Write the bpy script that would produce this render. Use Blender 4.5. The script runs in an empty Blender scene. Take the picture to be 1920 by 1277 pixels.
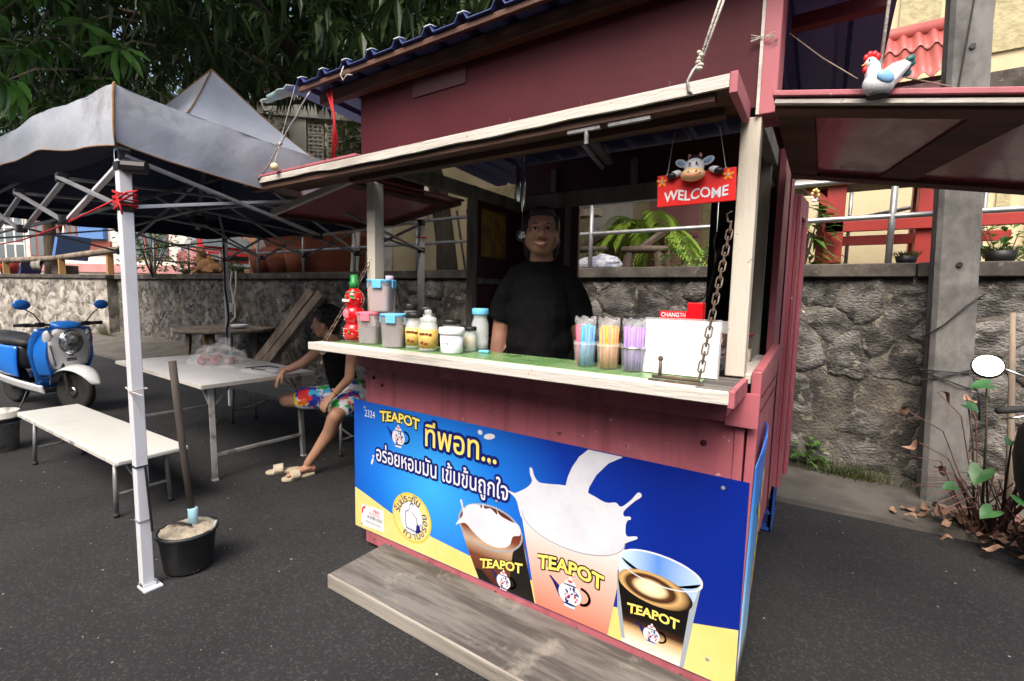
import bpy, bmesh, math, random
from mathutils import Vector, Matrix, noise
sc = bpy.context.scene
C = sc.collection
PI = math.pi
R = math.radians
rnd = random.Random(7)

# ---------------------------------------------------------------- camera, sky, sun, exposure
YAW, PITCH, ROLL = R(33.4), R(-5.5), R(1.2)
f = Vector((-math.sin(YAW)*math.cos(PITCH), math.cos(YAW)*math.cos(PITCH), math.sin(PITCH)))
r0 = Vector((math.cos(YAW), math.sin(YAW), 0)); u0 = r0.cross(f)
rr = r0*math.cos(ROLL) + u0*math.sin(ROLL); uu = u0*math.cos(ROLL) - r0*math.sin(ROLL)
cam = bpy.data.cameras.new('camera'); camo = bpy.data.objects.new('camera', cam); C.objects.link(camo)
cam.sensor_width = 36; cam.lens = 16.5; cam.clip_end = 400; cam.clip_start = 0.05
camo.matrix_world = Matrix(((rr.x, uu.x, -f.x, 0.166), (rr.y, uu.y, -f.y, -1.764), (rr.z, uu.z, -f.z, 1.5), (0, 0, 0, 1)))
sc.camera = camo
SUN_EL, SUN_AZ = R(54), R(168)      # azimuth clockwise from +Y: the light comes from behind the camera, a little to the right
w = bpy.data.worlds.new('World'); sc.world = w; w.use_nodes = True
nt = w.node_tree; bg = nt.nodes['Background']
sky = nt.nodes.new('ShaderNodeTexSky'); sky.sky_type = 'NISHITA'; sky.sun_disc = False
sky.sun_elevation = SUN_EL; sky.sun_rotation = SUN_AZ; sky.air_density = 1.0; sky.dust_density = 7.0; sky.ozone_density = 1.0
nt.links.new(sky.outputs[0], bg.inputs[0]); bg.inputs[1].default_value = 0.15
sun = bpy.data.lights.new('sun', 'SUN'); sun.energy = 1.4; sun.angle = R(35); sun.color = (1.0, 0.96, 0.9)
suno = bpy.data.objects.new('sun', sun); C.objects.link(suno)
sd = Vector((math.sin(SUN_AZ)*math.cos(SUN_EL), math.cos(SUN_AZ)*math.cos(SUN_EL), math.sin(SUN_EL)))
suno.rotation_euler = sd.to_track_quat('Z', 'Y').to_euler()
sc.view_settings.view_transform = 'Standard'; sc.view_settings.look = 'None'
sc.view_settings.exposure = 1.05; sc.view_settings.gamma = 1
sc.cycles.use_denoising = True
sc.cycles.max_bounces = 8; sc.cycles.transparent_max_bounces = 16; sc.cycles.transmission_bounces = 8
sc.cycles.caustics_reflective = False; sc.cycles.caustics_refractive = False

# ---------------------------------------------------------------- helpers
WORLD = {}
class B:
    def __init__(s): s.v = []; s.f = []; s.m = []
    def add(s, vs, fs, m=0):
        o = len(s.v); s.v += [tuple(p) for p in vs]
        s.f += [tuple(i+o for i in q) for q in fs]; s.m += [m]*len(fs); return s
    def box(s, lo, hi, m=0):
        (a, b, c), (d, e, g) = lo, hi
        return s.add([(a,b,c),(d,b,c),(d,e,c),(a,e,c),(a,b,g),(d,b,g),(d,e,g),(a,e,g)],
                     [(0,3,2,1),(4,5,6,7),(0,1,5,4),(1,2,6,5),(2,3,7,6),(3,0,4,7)], m)
    def obb(s, c, size, rot=None, m=0):
        c = Vector(c); h = Vector(size)*.5; M = rot if rot else Matrix.Identity(3)
        vs = [c + M @ Vector((x*h.x, y*h.y, z*h.z)) for z in (-1,1) for x, y in ((-1,-1),(1,-1),(1,1),(-1,1))]
        return s.add(vs, [(0,3,2,1),(4,5,6,7),(0,1,5,4),(1,2,6,5),(2,3,7,6),(3,0,4,7)], m)
    def beam(s, p, q, wd, ht, up=(0,0,1), m=0):
        p, q = Vector(p), Vector(q); d = (q-p); L = d.length; d.normalize()
        up = Vector(up); x = up.cross(d)
        if x.length < 1e-4: x = Vector((1,0,0)).cross(d)
        x.normalize(); y = d.cross(x)
        return s.obb((p+q)/2, (wd, ht, L), Matrix((x, y, d)).transposed(), m)
    def tube(s, pts, r, n=8, m=0, caps=True, closed=False, flat=1.0):
        pts = [Vector(p) for p in pts]; k = len(pts)
        rs = r if isinstance(r, (list, tuple)) else [r]*k
        t0 = (pts[1]-pts[0]).normalized()
        ref = Vector((0,0,1)) if abs(t0.z) < .9 else Vector((1,0,0))
        x = t0.cross(ref).normalized(); vs = []
        for i, p in enumerate(pts):
            if closed: t = (pts[(i+1)%k]-pts[i-1]).normalized()
            else: t = (pts[min(i+1,k-1)]-pts[max(i-1,0)]).normalized()
            x = (x - t*x.dot(t)).normalized(); y = t.cross(x)
            for j in range(n):
                a = 2*PI*j/n; vs.append(p + (x*math.cos(a) + y*math.sin(a)*flat)*rs[i])
        fs = [(i*n+j, i*n+(j+1)%n, ((i+1)%k)*n+(j+1)%n, ((i+1)%k)*n+j) for i in range(k if closed else k-1) for j in range(n)]
        if caps and not closed: fs += [tuple(range(n))[::-1], tuple((k-1)*n+j for j in range(n))]
        return s.add(vs, fs, m)
    def lathe(s, prof, c=(0,0,0), n=16, m=0, rot=None, sx=1, sy=1):
        c = Vector(c); M = rot if rot else Matrix.Identity(3); vs = []
        for (r_, z) in prof:
            for j in range(n):
                a = 2*PI*j/n; vs.append(c + M @ Vector((r_*math.cos(a)*sx, r_*math.sin(a)*sy, z)))
        k = len(prof); fs = [(i*n+j, i*n+(j+1)%n, (i+1)*n+(j+1)%n, (i+1)*n+j) for i in range(k-1) for j in range(n)]
        if prof[0][0] > 1e-5: fs.append(tuple(range(n))[::-1])
        if prof[-1][0] > 1e-5: fs.append(tuple((k-1)*n+j for j in range(n)))
        return s.add(vs, fs, m)
    def ell(s, c, rad, n=12, k=8, rot=None, m=0):
        c = Vector(c); M = rot if rot else Matrix.Identity(3); vs = []; fs = []
        for i in range(k+1):
            t = PI*i/k
            for j in range(n):
                a = 2*PI*j/n
                vs.append(c + M @ Vector((rad[0]*math.sin(t)*math.cos(a), rad[1]*math.sin(t)*math.sin(a), -rad[2]*math.cos(t))))
        fs = [(i*n+j, i*n+(j+1)%n, (i+1)*n+(j+1)%n, (i+1)*n+j) for i in range(k) for j in range(n)]
        return s.add(vs, fs, m)
    def prism(s, pts, O, X, Y, d, m=0):
        """polygon pts (2D) in the frame O,X,Y, thickened by d along X x Y (front face at +d)"""
        O, X, Y = Vector(O), Vector(X), Vector(Y); N = X.cross(Y).normalized(); n = len(pts)
        a = [O + X*p[0] + Y*p[1] for p in pts]; vs = a + [p + N*d for p in a]
        fs = [tuple(range(n))[::-1], tuple(range(n, 2*n))] + [(i, (i+1)%n, n+(i+1)%n, n+i) for i in range(n)]
        return s.add(vs, fs, m)
    def flat(s, pts, O, X, Y, d=0, m=0):
        O, X, Y = Vector(O), Vector(X), Vector(Y); N = X.cross(Y).normalized()
        return s.add([O + X*p[0] + Y*p[1] + N*d for p in pts], [tuple(range(len(pts)))], m)
    def grid(s, fn, nu, nv, m=0):
        vs = [fn(i/nu, j/nv) for j in range(nv+1) for i in range(nu+1)]; W = nu+1
        return s.add(vs, [(j*W+i, j*W+i+1, (j+1)*W+i+1, (j+1)*W+i) for j in range(nv) for i in range(nu)], m)
    def mesh(s, name, mats, off=(0,0,0), smooth=False):
        me = bpy.data.meshes.new(name); o = Vector(off)
        me.from_pydata([tuple(Vector(p)-o) for p in s.v], [], s.f)
        for mt in (mats if isinstance(mats, (list, tuple)) else [mats]): me.materials.append(MAT[mt])
        if len(me.materials) > 1: me.polygons.foreach_set('material_index', s.m)
        if smooth: me.polygons.foreach_set('use_smooth', [True]*len(me.polygons))
        me.update(); return me
    def build(s, name, mats, parent=None, smooth=False, bevel=0, local=False, origin=None, solid=0, wn=True):
        off = Vector((0,0,0))
        if parent is not None and not local: off = WORLD[parent.name_full]
        if origin is not None: off = Vector(origin)
        o = bpy.data.objects.new(name, s.mesh(name, mats, off, smooth)); C.objects.link(o)
        if parent is not None: o.parent = parent; WORLD[o.name_full] = WORLD[parent.name_full] if not local else Vector((0,0,0))
        else: o.location = off; WORLD[o.name_full] = off
        if solid: md = o.modifiers.new('solid', 'SOLIDIFY'); md.thickness = solid; md.offset = 0
        if bevel:
            md = o.modifiers.new('bevel', 'BEVEL'); md.width = bevel; md.segments = 2; md.limit_method = 'ANGLE'; md.angle_limit = R(40)
            o.data.polygons.foreach_set('use_smooth', [True]*len(o.data.polygons)); md.harden_normals = True
        return o
def tag(o, label, cat, group=None):
    o['label'] = label; o['category'] = cat
    if group: o['group'] = group
    return o
def thing(name, label, cat, loc=(0,0,0), rz=0, group=None):
    o = bpy.data.objects.new(name, None); C.objects.link(o); o.location = loc; o.rotation_euler = (0,0,rz); o.empty_display_size = .1
    WORLD[o.name_full] = Vector(loc); return tag(o, label, cat, group)
def struct(o): o['kind'] = 'structure'; return o
def stuff(o): o['kind'] = 'stuff'; return o
def inst(src, parent=None, loc=(0,0,0), rot=(0,0,0), name=None, scale=None):
    o = src.copy(); C.objects.link(o); o.parent = parent; o.location = loc; o.rotation_euler = rot
    if scale: o.scale = scale
    return o
def rotz(a): return Matrix.Rotation(a, 3, 'Z')
def rotx(a): return Matrix.Rotation(a, 3, 'X')
def roty(a): return Matrix.Rotation(a, 3, 'Y')
def arc(c, r, a0, a1, n): return [(c[0]+r*math.cos(a0+(a1-a0)*i/n), c[1]+r*math.sin(a0+(a1-a0)*i/n)) for i in range(n+1)]
def oval(c, rx, ry, n=24, rot=0):
    o = []
    for i in range(n):
        a = 2*PI*i/n; x, y = rx*math.cos(a), ry*math.sin(a)
        o.append((c[0]+x*math.cos(rot)-y*math.sin(rot), c[1]+x*math.sin(rot)+y*math.cos(rot)))
    return o

# ---------------------------------------------------------------- materials (all procedural)
MAT = {}
def M(name, col, rough=.6, col2=None, ns=8, nlo=.4, nhi=.65, stretch=(1,1,1), bump=0, bs=60, metal=0, spec=.5, tr=0, ior=1.45,
      alpha=1, rand=0, col3=None, n3=3, lo3=.55, hi3=.7, det=6, coat=0, sss=0, vor=0, em=0, transl=0, bstretch=None, bdist=.01):
    m = bpy.data.materials.new(name); MAT[name] = m; m.use_nodes = True
    t = m.node_tree; N = t.nodes; L = t.links; b = N['Principled BSDF']
    b.inputs['Roughness'].default_value = rough; b.inputs['Metallic'].default_value = metal
    b.inputs['Specular IOR Level'].default_value = spec; b.inputs['IOR'].default_value = ior
    b.inputs['Transmission Weight'].default_value = tr; b.inputs['Alpha'].default_value = alpha; b.inputs['Coat Weight'].default_value = coat
    if sss: b.inputs['Subsurface Weight'].default_value = sss; b.inputs['Subsurface Radius'].default_value = (.01,.004,.002)
    c4 = lambda c: (c[0], c[1], c[2], 1)
    b.inputs['Base Color'].default_value = c4(col); out = None
    tc = N.new('ShaderNodeTexCoord')
    def mp(st):
        q = N.new('ShaderNodeMapping'); q.inputs['Scale'].default_value = st; L.new(tc.outputs['Object'], q.inputs[0]); return q.outputs[0]
    def mixn(a, bcol, scale, lo, hi, st, d):
        nz = N.new('ShaderNodeTexNoise'); nz.inputs['Scale'].default_value = scale; nz.inputs['Detail'].default_value = d; nz.inputs['Roughness'].default_value = .62
        L.new(mp(st), nz.inputs['Vector'])
        rp = N.new('ShaderNodeMapRange'); rp.inputs[1].default_value = lo; rp.inputs[2].default_value = hi; L.new(nz.outputs['Fac'], rp.inputs[0])
        mx = N.new('ShaderNodeMix'); mx.data_type = 'RGBA'; L.new(rp.outputs[0], mx.inputs[0])
        if a is None: mx.inputs[6].default_value = c4(col)
        else: L.new(a, mx.inputs[6])
        mx.inputs[7].default_value = c4(bcol); return mx.outputs[2]
    if col2: out = mixn(None, col2, ns, nlo, nhi, stretch, det)
    if col3: out = mixn(out, col3, n3, lo3, hi3, (1,1,1), 8)
    if rand:
        oi = N.new('ShaderNodeObjectInfo'); hs = N.new('ShaderNodeHueSaturation')
        mr = N.new('ShaderNodeMapRange'); mr.inputs[3].default_value = 1-rand; mr.inputs[4].default_value = 1+rand; L.new(oi.outputs['Random'], mr.inputs[0])
        L.new(mr.outputs[0], hs.inputs['Value'])
        if out: L.new(out, hs.inputs['Color'])
        else: hs.inputs['Color'].default_value = c4(col)
        out = hs.outputs[0]
    if out: L.new(out, b.inputs['Base Color'])
    if bump:
        nz = N.new('ShaderNodeTexNoise'); nz.inputs['Scale'].default_value = bs; nz.inputs['Detail'].default_value = 5; L.new(mp(bstretch or stretch), nz.inputs['Vector'])
        bp = N.new('ShaderNodeBump'); bp.inputs['Strength'].default_value = bump; bp.inputs['Distance'].default_value = bdist
        L.new(nz.outputs['Fac'], bp.inputs['Height']); L.new(bp.outputs[0], b.inputs['Normal'])
    if transl:
        tl = N.new('ShaderNodeBsdfTranslucent'); ms = N.new('ShaderNodeMixShader'); ms.inputs[0].default_value = transl
        if out: L.new(out, tl.inputs[0])
        else: tl.inputs[0].default_value = c4(col)
        L.new(b.outputs[0], ms.inputs[1]); L.new(tl.outputs[0], ms.inputs[2]); L.new(ms.outputs[0], N['Material Output'].inputs[0])
    return m
def P(c):   # sRGB 0-255 -> linear
    return tuple(((x/255)/12.92 if x/255 <= .04045 else ((x/255+.055)/1.055)**2.4) for x in c)
M('concrete', (.12,.11,.096), .92, (.06,.055,.048), 3, .38, .68, bump=.35, bs=70, col3=(.05,.046,.038), n3=1.6, lo3=.54, hi3=.72)
M('coping', (.11,.096,.08), .92, (.04,.036,.032), 4, .35, .62, bump=.5, bs=40, col3=(.3,.28,.24), n3=9, lo3=.6, hi3=.72)
M('mortar', (.17,.155,.13), .95, (.05,.045,.04), 4, .38, .6, bump=1, bs=48, col3=(.3,.27,.21), n3=10, lo3=.56, hi3=.68, bdist=.02)
M('stone', (.2,.19,.175), .92, (.045,.042,.038), 5, .4, .58, bump=1, bs=42, rand=.4, col3=(.34,.31,.26), n3=13, lo3=.57, hi3=.7, stretch=(1,1.5,1.6), bdist=.03)
M('mortar_white', (.5,.47,.42), .95, (.16,.14,.12), 2.2, .42, .62, bump=.8, bs=30, col3=(.06,.05,.045), n3=5, lo3=.56, hi3=.7, bdist=.02)
M('stone_white', (.46,.43,.38), .95, (.13,.12,.105), 4, .42, .6, bump=1, bs=40, rand=.25, bdist=.02)
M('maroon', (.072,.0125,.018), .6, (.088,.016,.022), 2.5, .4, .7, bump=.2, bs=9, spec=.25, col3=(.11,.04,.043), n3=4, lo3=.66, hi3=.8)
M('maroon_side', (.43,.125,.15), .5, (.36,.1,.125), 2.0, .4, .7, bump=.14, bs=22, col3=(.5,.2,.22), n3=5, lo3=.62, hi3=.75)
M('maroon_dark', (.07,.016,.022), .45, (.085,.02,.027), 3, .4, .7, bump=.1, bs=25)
M('white_wood', (.58,.54,.46), .7, (.34,.3,.24), 9, .52, .72, (1,1,.12), bump=.35, bs=30, col3=(.13,.1,.08), n3=26, lo3=.64, hi3=.74, bstretch=(4,4,.3))
M('white_edge', (.56,.53,.48), .7, (.3,.27,.23), 6, .52, .7, (.2,1,1), bump=.3, bs=40, col3=(.1,.08,.07), n3=30, lo3=.65, hi3=.73, bstretch=(.3,3,3))
M('grey_wood', (.26,.24,.2), .75, (.14,.125,.105), 8, .45, .68, (1,1,.12), bump=.3, bs=30, bstretch=(4,4,.3))
M('brown_wood', (.125,.062,.042), .75, (.06,.03,.02), 6, .4, .65, (.2,1.5,1.5), bump=.3, bs=30, bstretch=(.4,4,4))
M('old_wood', (.26,.21,.16), .9, (.11,.085,.065), 6, .38, .65, (1,1,.1), bump=.6, bs=24, bstretch=(5,5,.3))
M('ply', (.16,.148,.135), .9, (.065,.058,.05), 7, .42, .62, (.3,2.6,1), bump=.4, bs=40, col3=(.26,.235,.2), n3=5, lo3=.6, hi3=.72, bstretch=(.4,4,1))
M('ply_edge', (.34,.31,.27), .85, (.16,.14,.12), 5, .4, .66, (.15,1,3), bump=.5, bs=40, bstretch=(.2,3,6))
M('navy', (.055,.08,.24), .5, (.07,.095,.27), 2, .4, .7, metal=.2)
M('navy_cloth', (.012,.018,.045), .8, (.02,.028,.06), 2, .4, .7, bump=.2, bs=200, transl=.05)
M('canopy_cloth', (.31,.35,.42), .88, (.4,.42,.45), 1.4, .38, .68, bump=.35, bs=14, bdist=.012, col3=(.13,.13,.14), n3=2.4, lo3=.6, hi3=.8)
M('piping', (.26,.13,.045), .8, (.16,.1,.06), 8)
M('white_metal', (.66,.68,.72), .35, (.6,.61,.62), 5, .55, .75)
M('grey_metal', (.32,.33,.35), .45, (.2,.2,.2), 12, .5, .7, metal=.5)
M('worn_metal', (.34,.34,.34), .55, (.14,.13,.12), 9, .5, .66, metal=.35, bump=.2, bs=60)
M('galv', (.4,.41,.42), .42, (.26,.26,.26), 8, .45, .7, metal=.6)
M('rust', (.13,.09,.065), .75, (.3,.28,.26), 30, .5, .68, metal=.5)
M('black', (.012,.012,.013), .5)
M('black_gloss', (.01,.01,.011), .2, coat=.3)
M('rubber', (.018,.018,.018), .75, (.03,.03,.028), 12, bump=.2, bs=60)
M('red_string', (.5,.012,.02), .7)
M('rope', (.6,.57,.5), .85, (.42,.39,.33), 60, bump=.5, bs=150)
M('wire', (.02,.02,.02), .6)
M('plastic_white', (.56,.57,.54), .45, (.5,.5,.46), 3, .5, .75, bump=.08, bs=60)
M('bench_edge', (.55,.54,.5), .6, (.2,.19,.17), 14, .5, .66)
M('table_white', (.68,.69,.71), .4, (.55,.56,.56), 4, .5, .75, bump=.05, bs=40)
M('green_top', (.12,.25,.085), .25, (.2,.33,.15), 3, .4, .65, (3,.6,1), col3=(.06,.13,.04), n3=7, lo3=.58, hi3=.7, bump=.06, bs=14)
M('steel', (.6,.6,.6), .25, metal=1)
M('chrome', (.75,.75,.76), .08, metal=1)
M('glass', (.85,.9,.9), .04, alpha=.3, spec=1)
M('clear', (.85,.88,.9), .1, alpha=.16, spec=1)
M('film', (.9,.92,.93), .12, alpha=.24, spec=1)
M('skin', (.52,.29,.19), .5, (.44,.23,.15), 9, .4, .7, sss=.1, bump=.06, bs=90)
M('skin_vendor', (.4,.21,.14), .5, (.36,.18,.12), 9, .4, .7, sss=.1)
M('lips', (.42,.12,.1), .4); M('teeth', (.75,.72,.66), .3); M('eye_white', (.7,.68,.64), .2); M('eye_dark', (.015,.01,.008), .1)
M('hair', (.008,.006,.006), .45, (.018,.014,.012), 60, stretch=(1,1,.2), bump=.6, bs=120, bstretch=(3,3,.4))
M('black_cloth', (.004,.004,.0045), .95, (.007,.007,.008), 20, bump=.5, bs=14, bdist=.012, spec=.15)
M('sandal', (.62,.54,.4), .6, (.5,.43,.31), 9, bump=.1, bs=80)
M('gold', (.6,.36,.1), .25, metal=1); M('pearl', (.75,.68,.55), .25)
M('paper', (.78,.8,.82), .7)
M('terracotta', (.33,.1,.05), .75, (.22,.065,.035), 2.5, .4, .68, bump=.2, bs=20)
M('red_paint', (.36,.035,.028), .45, (.28,.03,.025), 3, .4, .7, bump=.08, bs=20)
M('cement', (.42,.36,.27), .95, (.26,.22,.17), 8, .4, .65, bump=.8, bs=30, bdist=.02)
M('dark_plastic', (.02,.021,.022), .45, (.035,.035,.035), 6, col3=(.4,.36,.3), n3=14, lo3=.68, hi3=.76)
M('blue_plastic', (.03,.1,.42), .4, (.025,.08,.33), 6)
M('pale_blue', (.35,.6,.68), .5)
M('dog_fur', (.42,.22,.09), .85, (.34,.17,.07), 14, bump=.5, bs=120)
M('bark', (.13,.1,.07), .95, (.06,.045,.035), 6, .4, .65, (1,1,.25), bump=.9, bs=18, bdist=.03)
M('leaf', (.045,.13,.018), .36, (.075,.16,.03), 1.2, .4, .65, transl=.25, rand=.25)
M('leaf_crown_shaded', (.02,.046,.01), .42, (.04,.075,.016), .8, .4, .65, transl=.2)  # crown leaves: the crown's own shade is put into this darker green
M('leaf_palm', (.17,.3,.035), .45, (.3,.4,.06), 3, .4, .65, transl=.35)
M('leaf_bright', (.07,.17,.03), .45, (.13,.24,.05), 3, .4, .65, transl=.3)
M('leaf_taro', (.03,.12,.035), .4, (.07,.19,.06), 9, .4, .65, transl=.25)
M('leaf_dry', (.24,.13,.08), .85, (.36,.23,.16), 12, .4, .65, rand=.3)
M('grass', (.06,.1,.025), .8, (.13,.11,.04), 3, .45, .65, transl=.2)
M('cream', (.6,.52,.33), .9, (.5,.43,.27), 1.2, .4, .7, bump=.3, bs=30)
M('cream_panel', (.45,.4,.24), .9, (.33,.29,.17), 9, .4, .65, bump=.7, bs=18, bdist=.02)
M('pink_wall', (.5,.25,.24), .9, (.42,.2,.2), 2)
M('white_wall', (.7,.68,.62), .9, (.55,.53,.48), 1.5, .4, .7, col3=(.2,.19,.16), n3=1.5, lo3=.6, hi3=.75)
M('salmon_wall', (.52,.28,.16), .9, (.4,.21,.12), 1.2)
M('window_glass', (.12,.15,.17), .08, spec=.8, coat=.5)
M('window_frame', (.62,.6,.57), .6); M('red_frame', (.25,.06,.045), .6)
M('roof_red', (.4,.1,.085), .45, (.3,.07,.06), 2, .4, .7)
M('car_red', (.45,.02,.02), .25, coat=.8); M('car_white', (.7,.71,.72), .25, coat=.8)
M('lamp_glass', (.7,.72,.75), .1, spec=.8, coat=1); M('amber', (.6,.22,.02), .3)
M('blue_sheet', (.09,.2,.46), .6)
M('pebble', (.45,.42,.38), .9, rand=.4)
M('soil', (.1,.075,.05), .95, (.17,.13,.09), 6, bump=.5, bs=20)
# asphalt: fine aggregate with pale flecks
m = M('asphalt', (.014,.014,.0155), .85, (.024,.024,.026), 1.3, .38, .7, bump=1, bs=330, bdist=.006)
t = m.node_tree; N = t.nodes; L = t.links; b = N['Principled BSDF']; src = b.inputs['Base Color'].links[0].from_socket
vo = N.new('ShaderNodeTexVoronoi'); vo.inputs['Scale'].default_value = 120; tc = N.new('ShaderNodeTexCoord'); L.new(tc.outputs['Object'], vo.inputs['Vector'])
sx = N.new('ShaderNodeSeparateColor'); L.new(vo.outputs['Color'], sx.inputs[0])
gt = N.new('ShaderNodeMapRange'); gt.inputs[1].default_value = .72; gt.inputs[2].default_value = 1.0; gt.inputs[3].default_value = 0; gt.inputs[4].default_value = .6; L.new(sx.outputs[0], gt.inputs[0])
mx = N.new('ShaderNodeMix'); mx.data_type = 'RGBA'; L.new(gt.outputs[0], mx.inputs[0]); L.new(src, mx.inputs[6]); mx.inputs[7].default_value = (.07,.069,.067,1)
v2 = N.new('ShaderNodeTexVoronoi'); v2.inputs['Scale'].default_value = 38; L.new(tc.outputs['Object'], v2.inputs['Vector'])
s2 = N.new('ShaderNodeSeparateColor'); L.new(v2.outputs['Color'], s2.inputs[0])
g2 = N.new('ShaderNodeMath'); g2.operation = 'GREATER_THAN'; g2.inputs[1].default_value = .992; L.new(s2.outputs[1], g2.inputs[0])
l2 = N.new('ShaderNodeMath'); l2.operation = 'LESS_THAN'; l2.inputs[1].default_value = .22; L.new(v2.outputs['Distance'], l2.inputs[0])
p2 = N.new('ShaderNodeMath'); p2.operation = 'MULTIPLY'; L.new(g2.outputs[0], p2.inputs[0]); L.new(l2.outputs[0], p2.inputs[1])
m2 = N.new('ShaderNodeMix'); m2.data_type = 'RGBA'; L.new(p2.outputs[0], m2.inputs[0]); L.new(mx.outputs[2], m2.inputs[6]); m2.inputs[7].default_value = (.32,.3,.27,1)
nz = N.new('ShaderNodeTexNoise'); nz.inputs['Scale'].default_value = .9; nz.inputs['Detail'].default_value = 9; nz.inputs['Roughness'].default_value = .7; L.new(tc.outputs['Object'], nz.inputs['Vector'])     # dusty scuff marks
rp = N.new('ShaderNodeMapRange'); rp.inputs[1].default_value = .52; rp.inputs[2].default_value = .75; rp.inputs[4].default_value = .55; L.new(nz.outputs['Fac'], rp.inputs[0])
m3 = N.new('ShaderNodeMix'); m3.data_type = 'RGBA'; L.new(rp.outputs[0], m3.inputs[0]); L.new(m2.outputs[2], m3.inputs[6]); m3.inputs[7].default_value = (.05,.048,.046,1); L.new(m3.outputs[2], b.inputs['Base Color'])
# chipped, streaked paint on the stall boards
m = MAT['maroon_side']; t = m.node_tree; N = t.nodes; L = t.links; b = N['Principled BSDF']; src = b.inputs['Base Color'].links[0].from_socket; tc = N.new('ShaderNodeTexCoord')
for (st, scl, lo, hi_, c, amt) in (((1,1,.08),16,.5,.72,(.2,.055,.065),.6),((1,1,1),34,.7,.73,(.6,.45,.42),.8),((1,1,1),26,.71,.73,(.1,.05,.045),.9)):
    mp = N.new('ShaderNodeMapping'); mp.inputs['Scale'].default_value = st; mp.inputs['Location'].default_value = (scl,0,scl*.3); L.new(tc.outputs['Object'], mp.inputs[0]); nz = N.new('ShaderNodeTexNoise'); nz.inputs['Scale'].default_value = scl; nz.inputs['Detail'].default_value = 4; L.new(mp.outputs[0], nz.inputs['Vector'])
    rp = N.new('ShaderNodeMapRange'); rp.inputs[1].default_value = lo; rp.inputs[2].default_value = hi_; rp.inputs[4].default_value = amt; L.new(nz.outputs['Fac'], rp.inputs[0]); mx = N.new('ShaderNodeMix'); mx.data_type = 'RGBA'; L.new(rp.outputs[0], mx.inputs[0]); L.new(src, mx.inputs[6]); mx.inputs[7].default_value = (*c,1); src = mx.outputs[2]
L.new(src, b.inputs['Base Color'])

# ================================================================ SETTING
struct(B().add([(-90,-40,0),(40,-40,0),(40,60,0),(-90,60,0)], [(0,1,2,3)]).build('road', 'asphalt'))
b = B()      # gutter strip of concrete along the foot of the wall, swelling into an apron on the left
xs = [-17,-14,-12,-10.5,-9,-7.5,-6,-3,0,.6,1.2,2,5]
def fr(x): return 1.75 + .0*x if x < -10.5 else (1.75 + (x+10.5)*.15 if x < -7.5 else (2.2 + .05*max(0,x)))
def hi(x): return .26 if x < -10.5 else max(.045, .26-.07*(x+10.5))
for x0, x1 in zip(xs, xs[1:]):
    a = [(x0,fr(x0),.035),(x1,fr(x1),.035),(x1,3.14,hi(x1)),(x0,3.14,hi(x0)),(x0,fr(x0)-.01,-.02),(x1,fr(x1)-.01,-.02)]
    b.add(a, [(0,1,2,3),(4,5,1,0)])
struct(b.build('pavement', 'concrete'))
struct(B().add([(-60,3.3,1.74),(14,3.3,1.74),(14,45,1.74),(-60,45,1.74)], [(0,1,2,3)]).add([(-60,-4,1.73),(-26.3,.4,1.73),(-16.2,3.2,1.73),(-16.2,3.4,1.73),(-60,3.4,1.73)], [(0,1,2,3,4)]).build('terrace', 'soil'))
# loose grit on the road
b = B()
for i in range(260):
    x = rnd.uniform(-6,2.2); y = rnd.uniform(-1.6,2.1); s = rnd.choice((.0015,.002,.002,.003,.004))*rnd.uniform(.8,1.3)
    if -2.1 < x < .05 and y > -.4: continue
    b.ell((x,y,s*.4), (s*1.3,s,s*.6), 5, 3, rotz(rnd.uniform(0,3)))
o = stuff(b.build('road_grit', 'pebble')); tag(o, 'pale specks of grit scattered over the black asphalt', 'grit')

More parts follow.
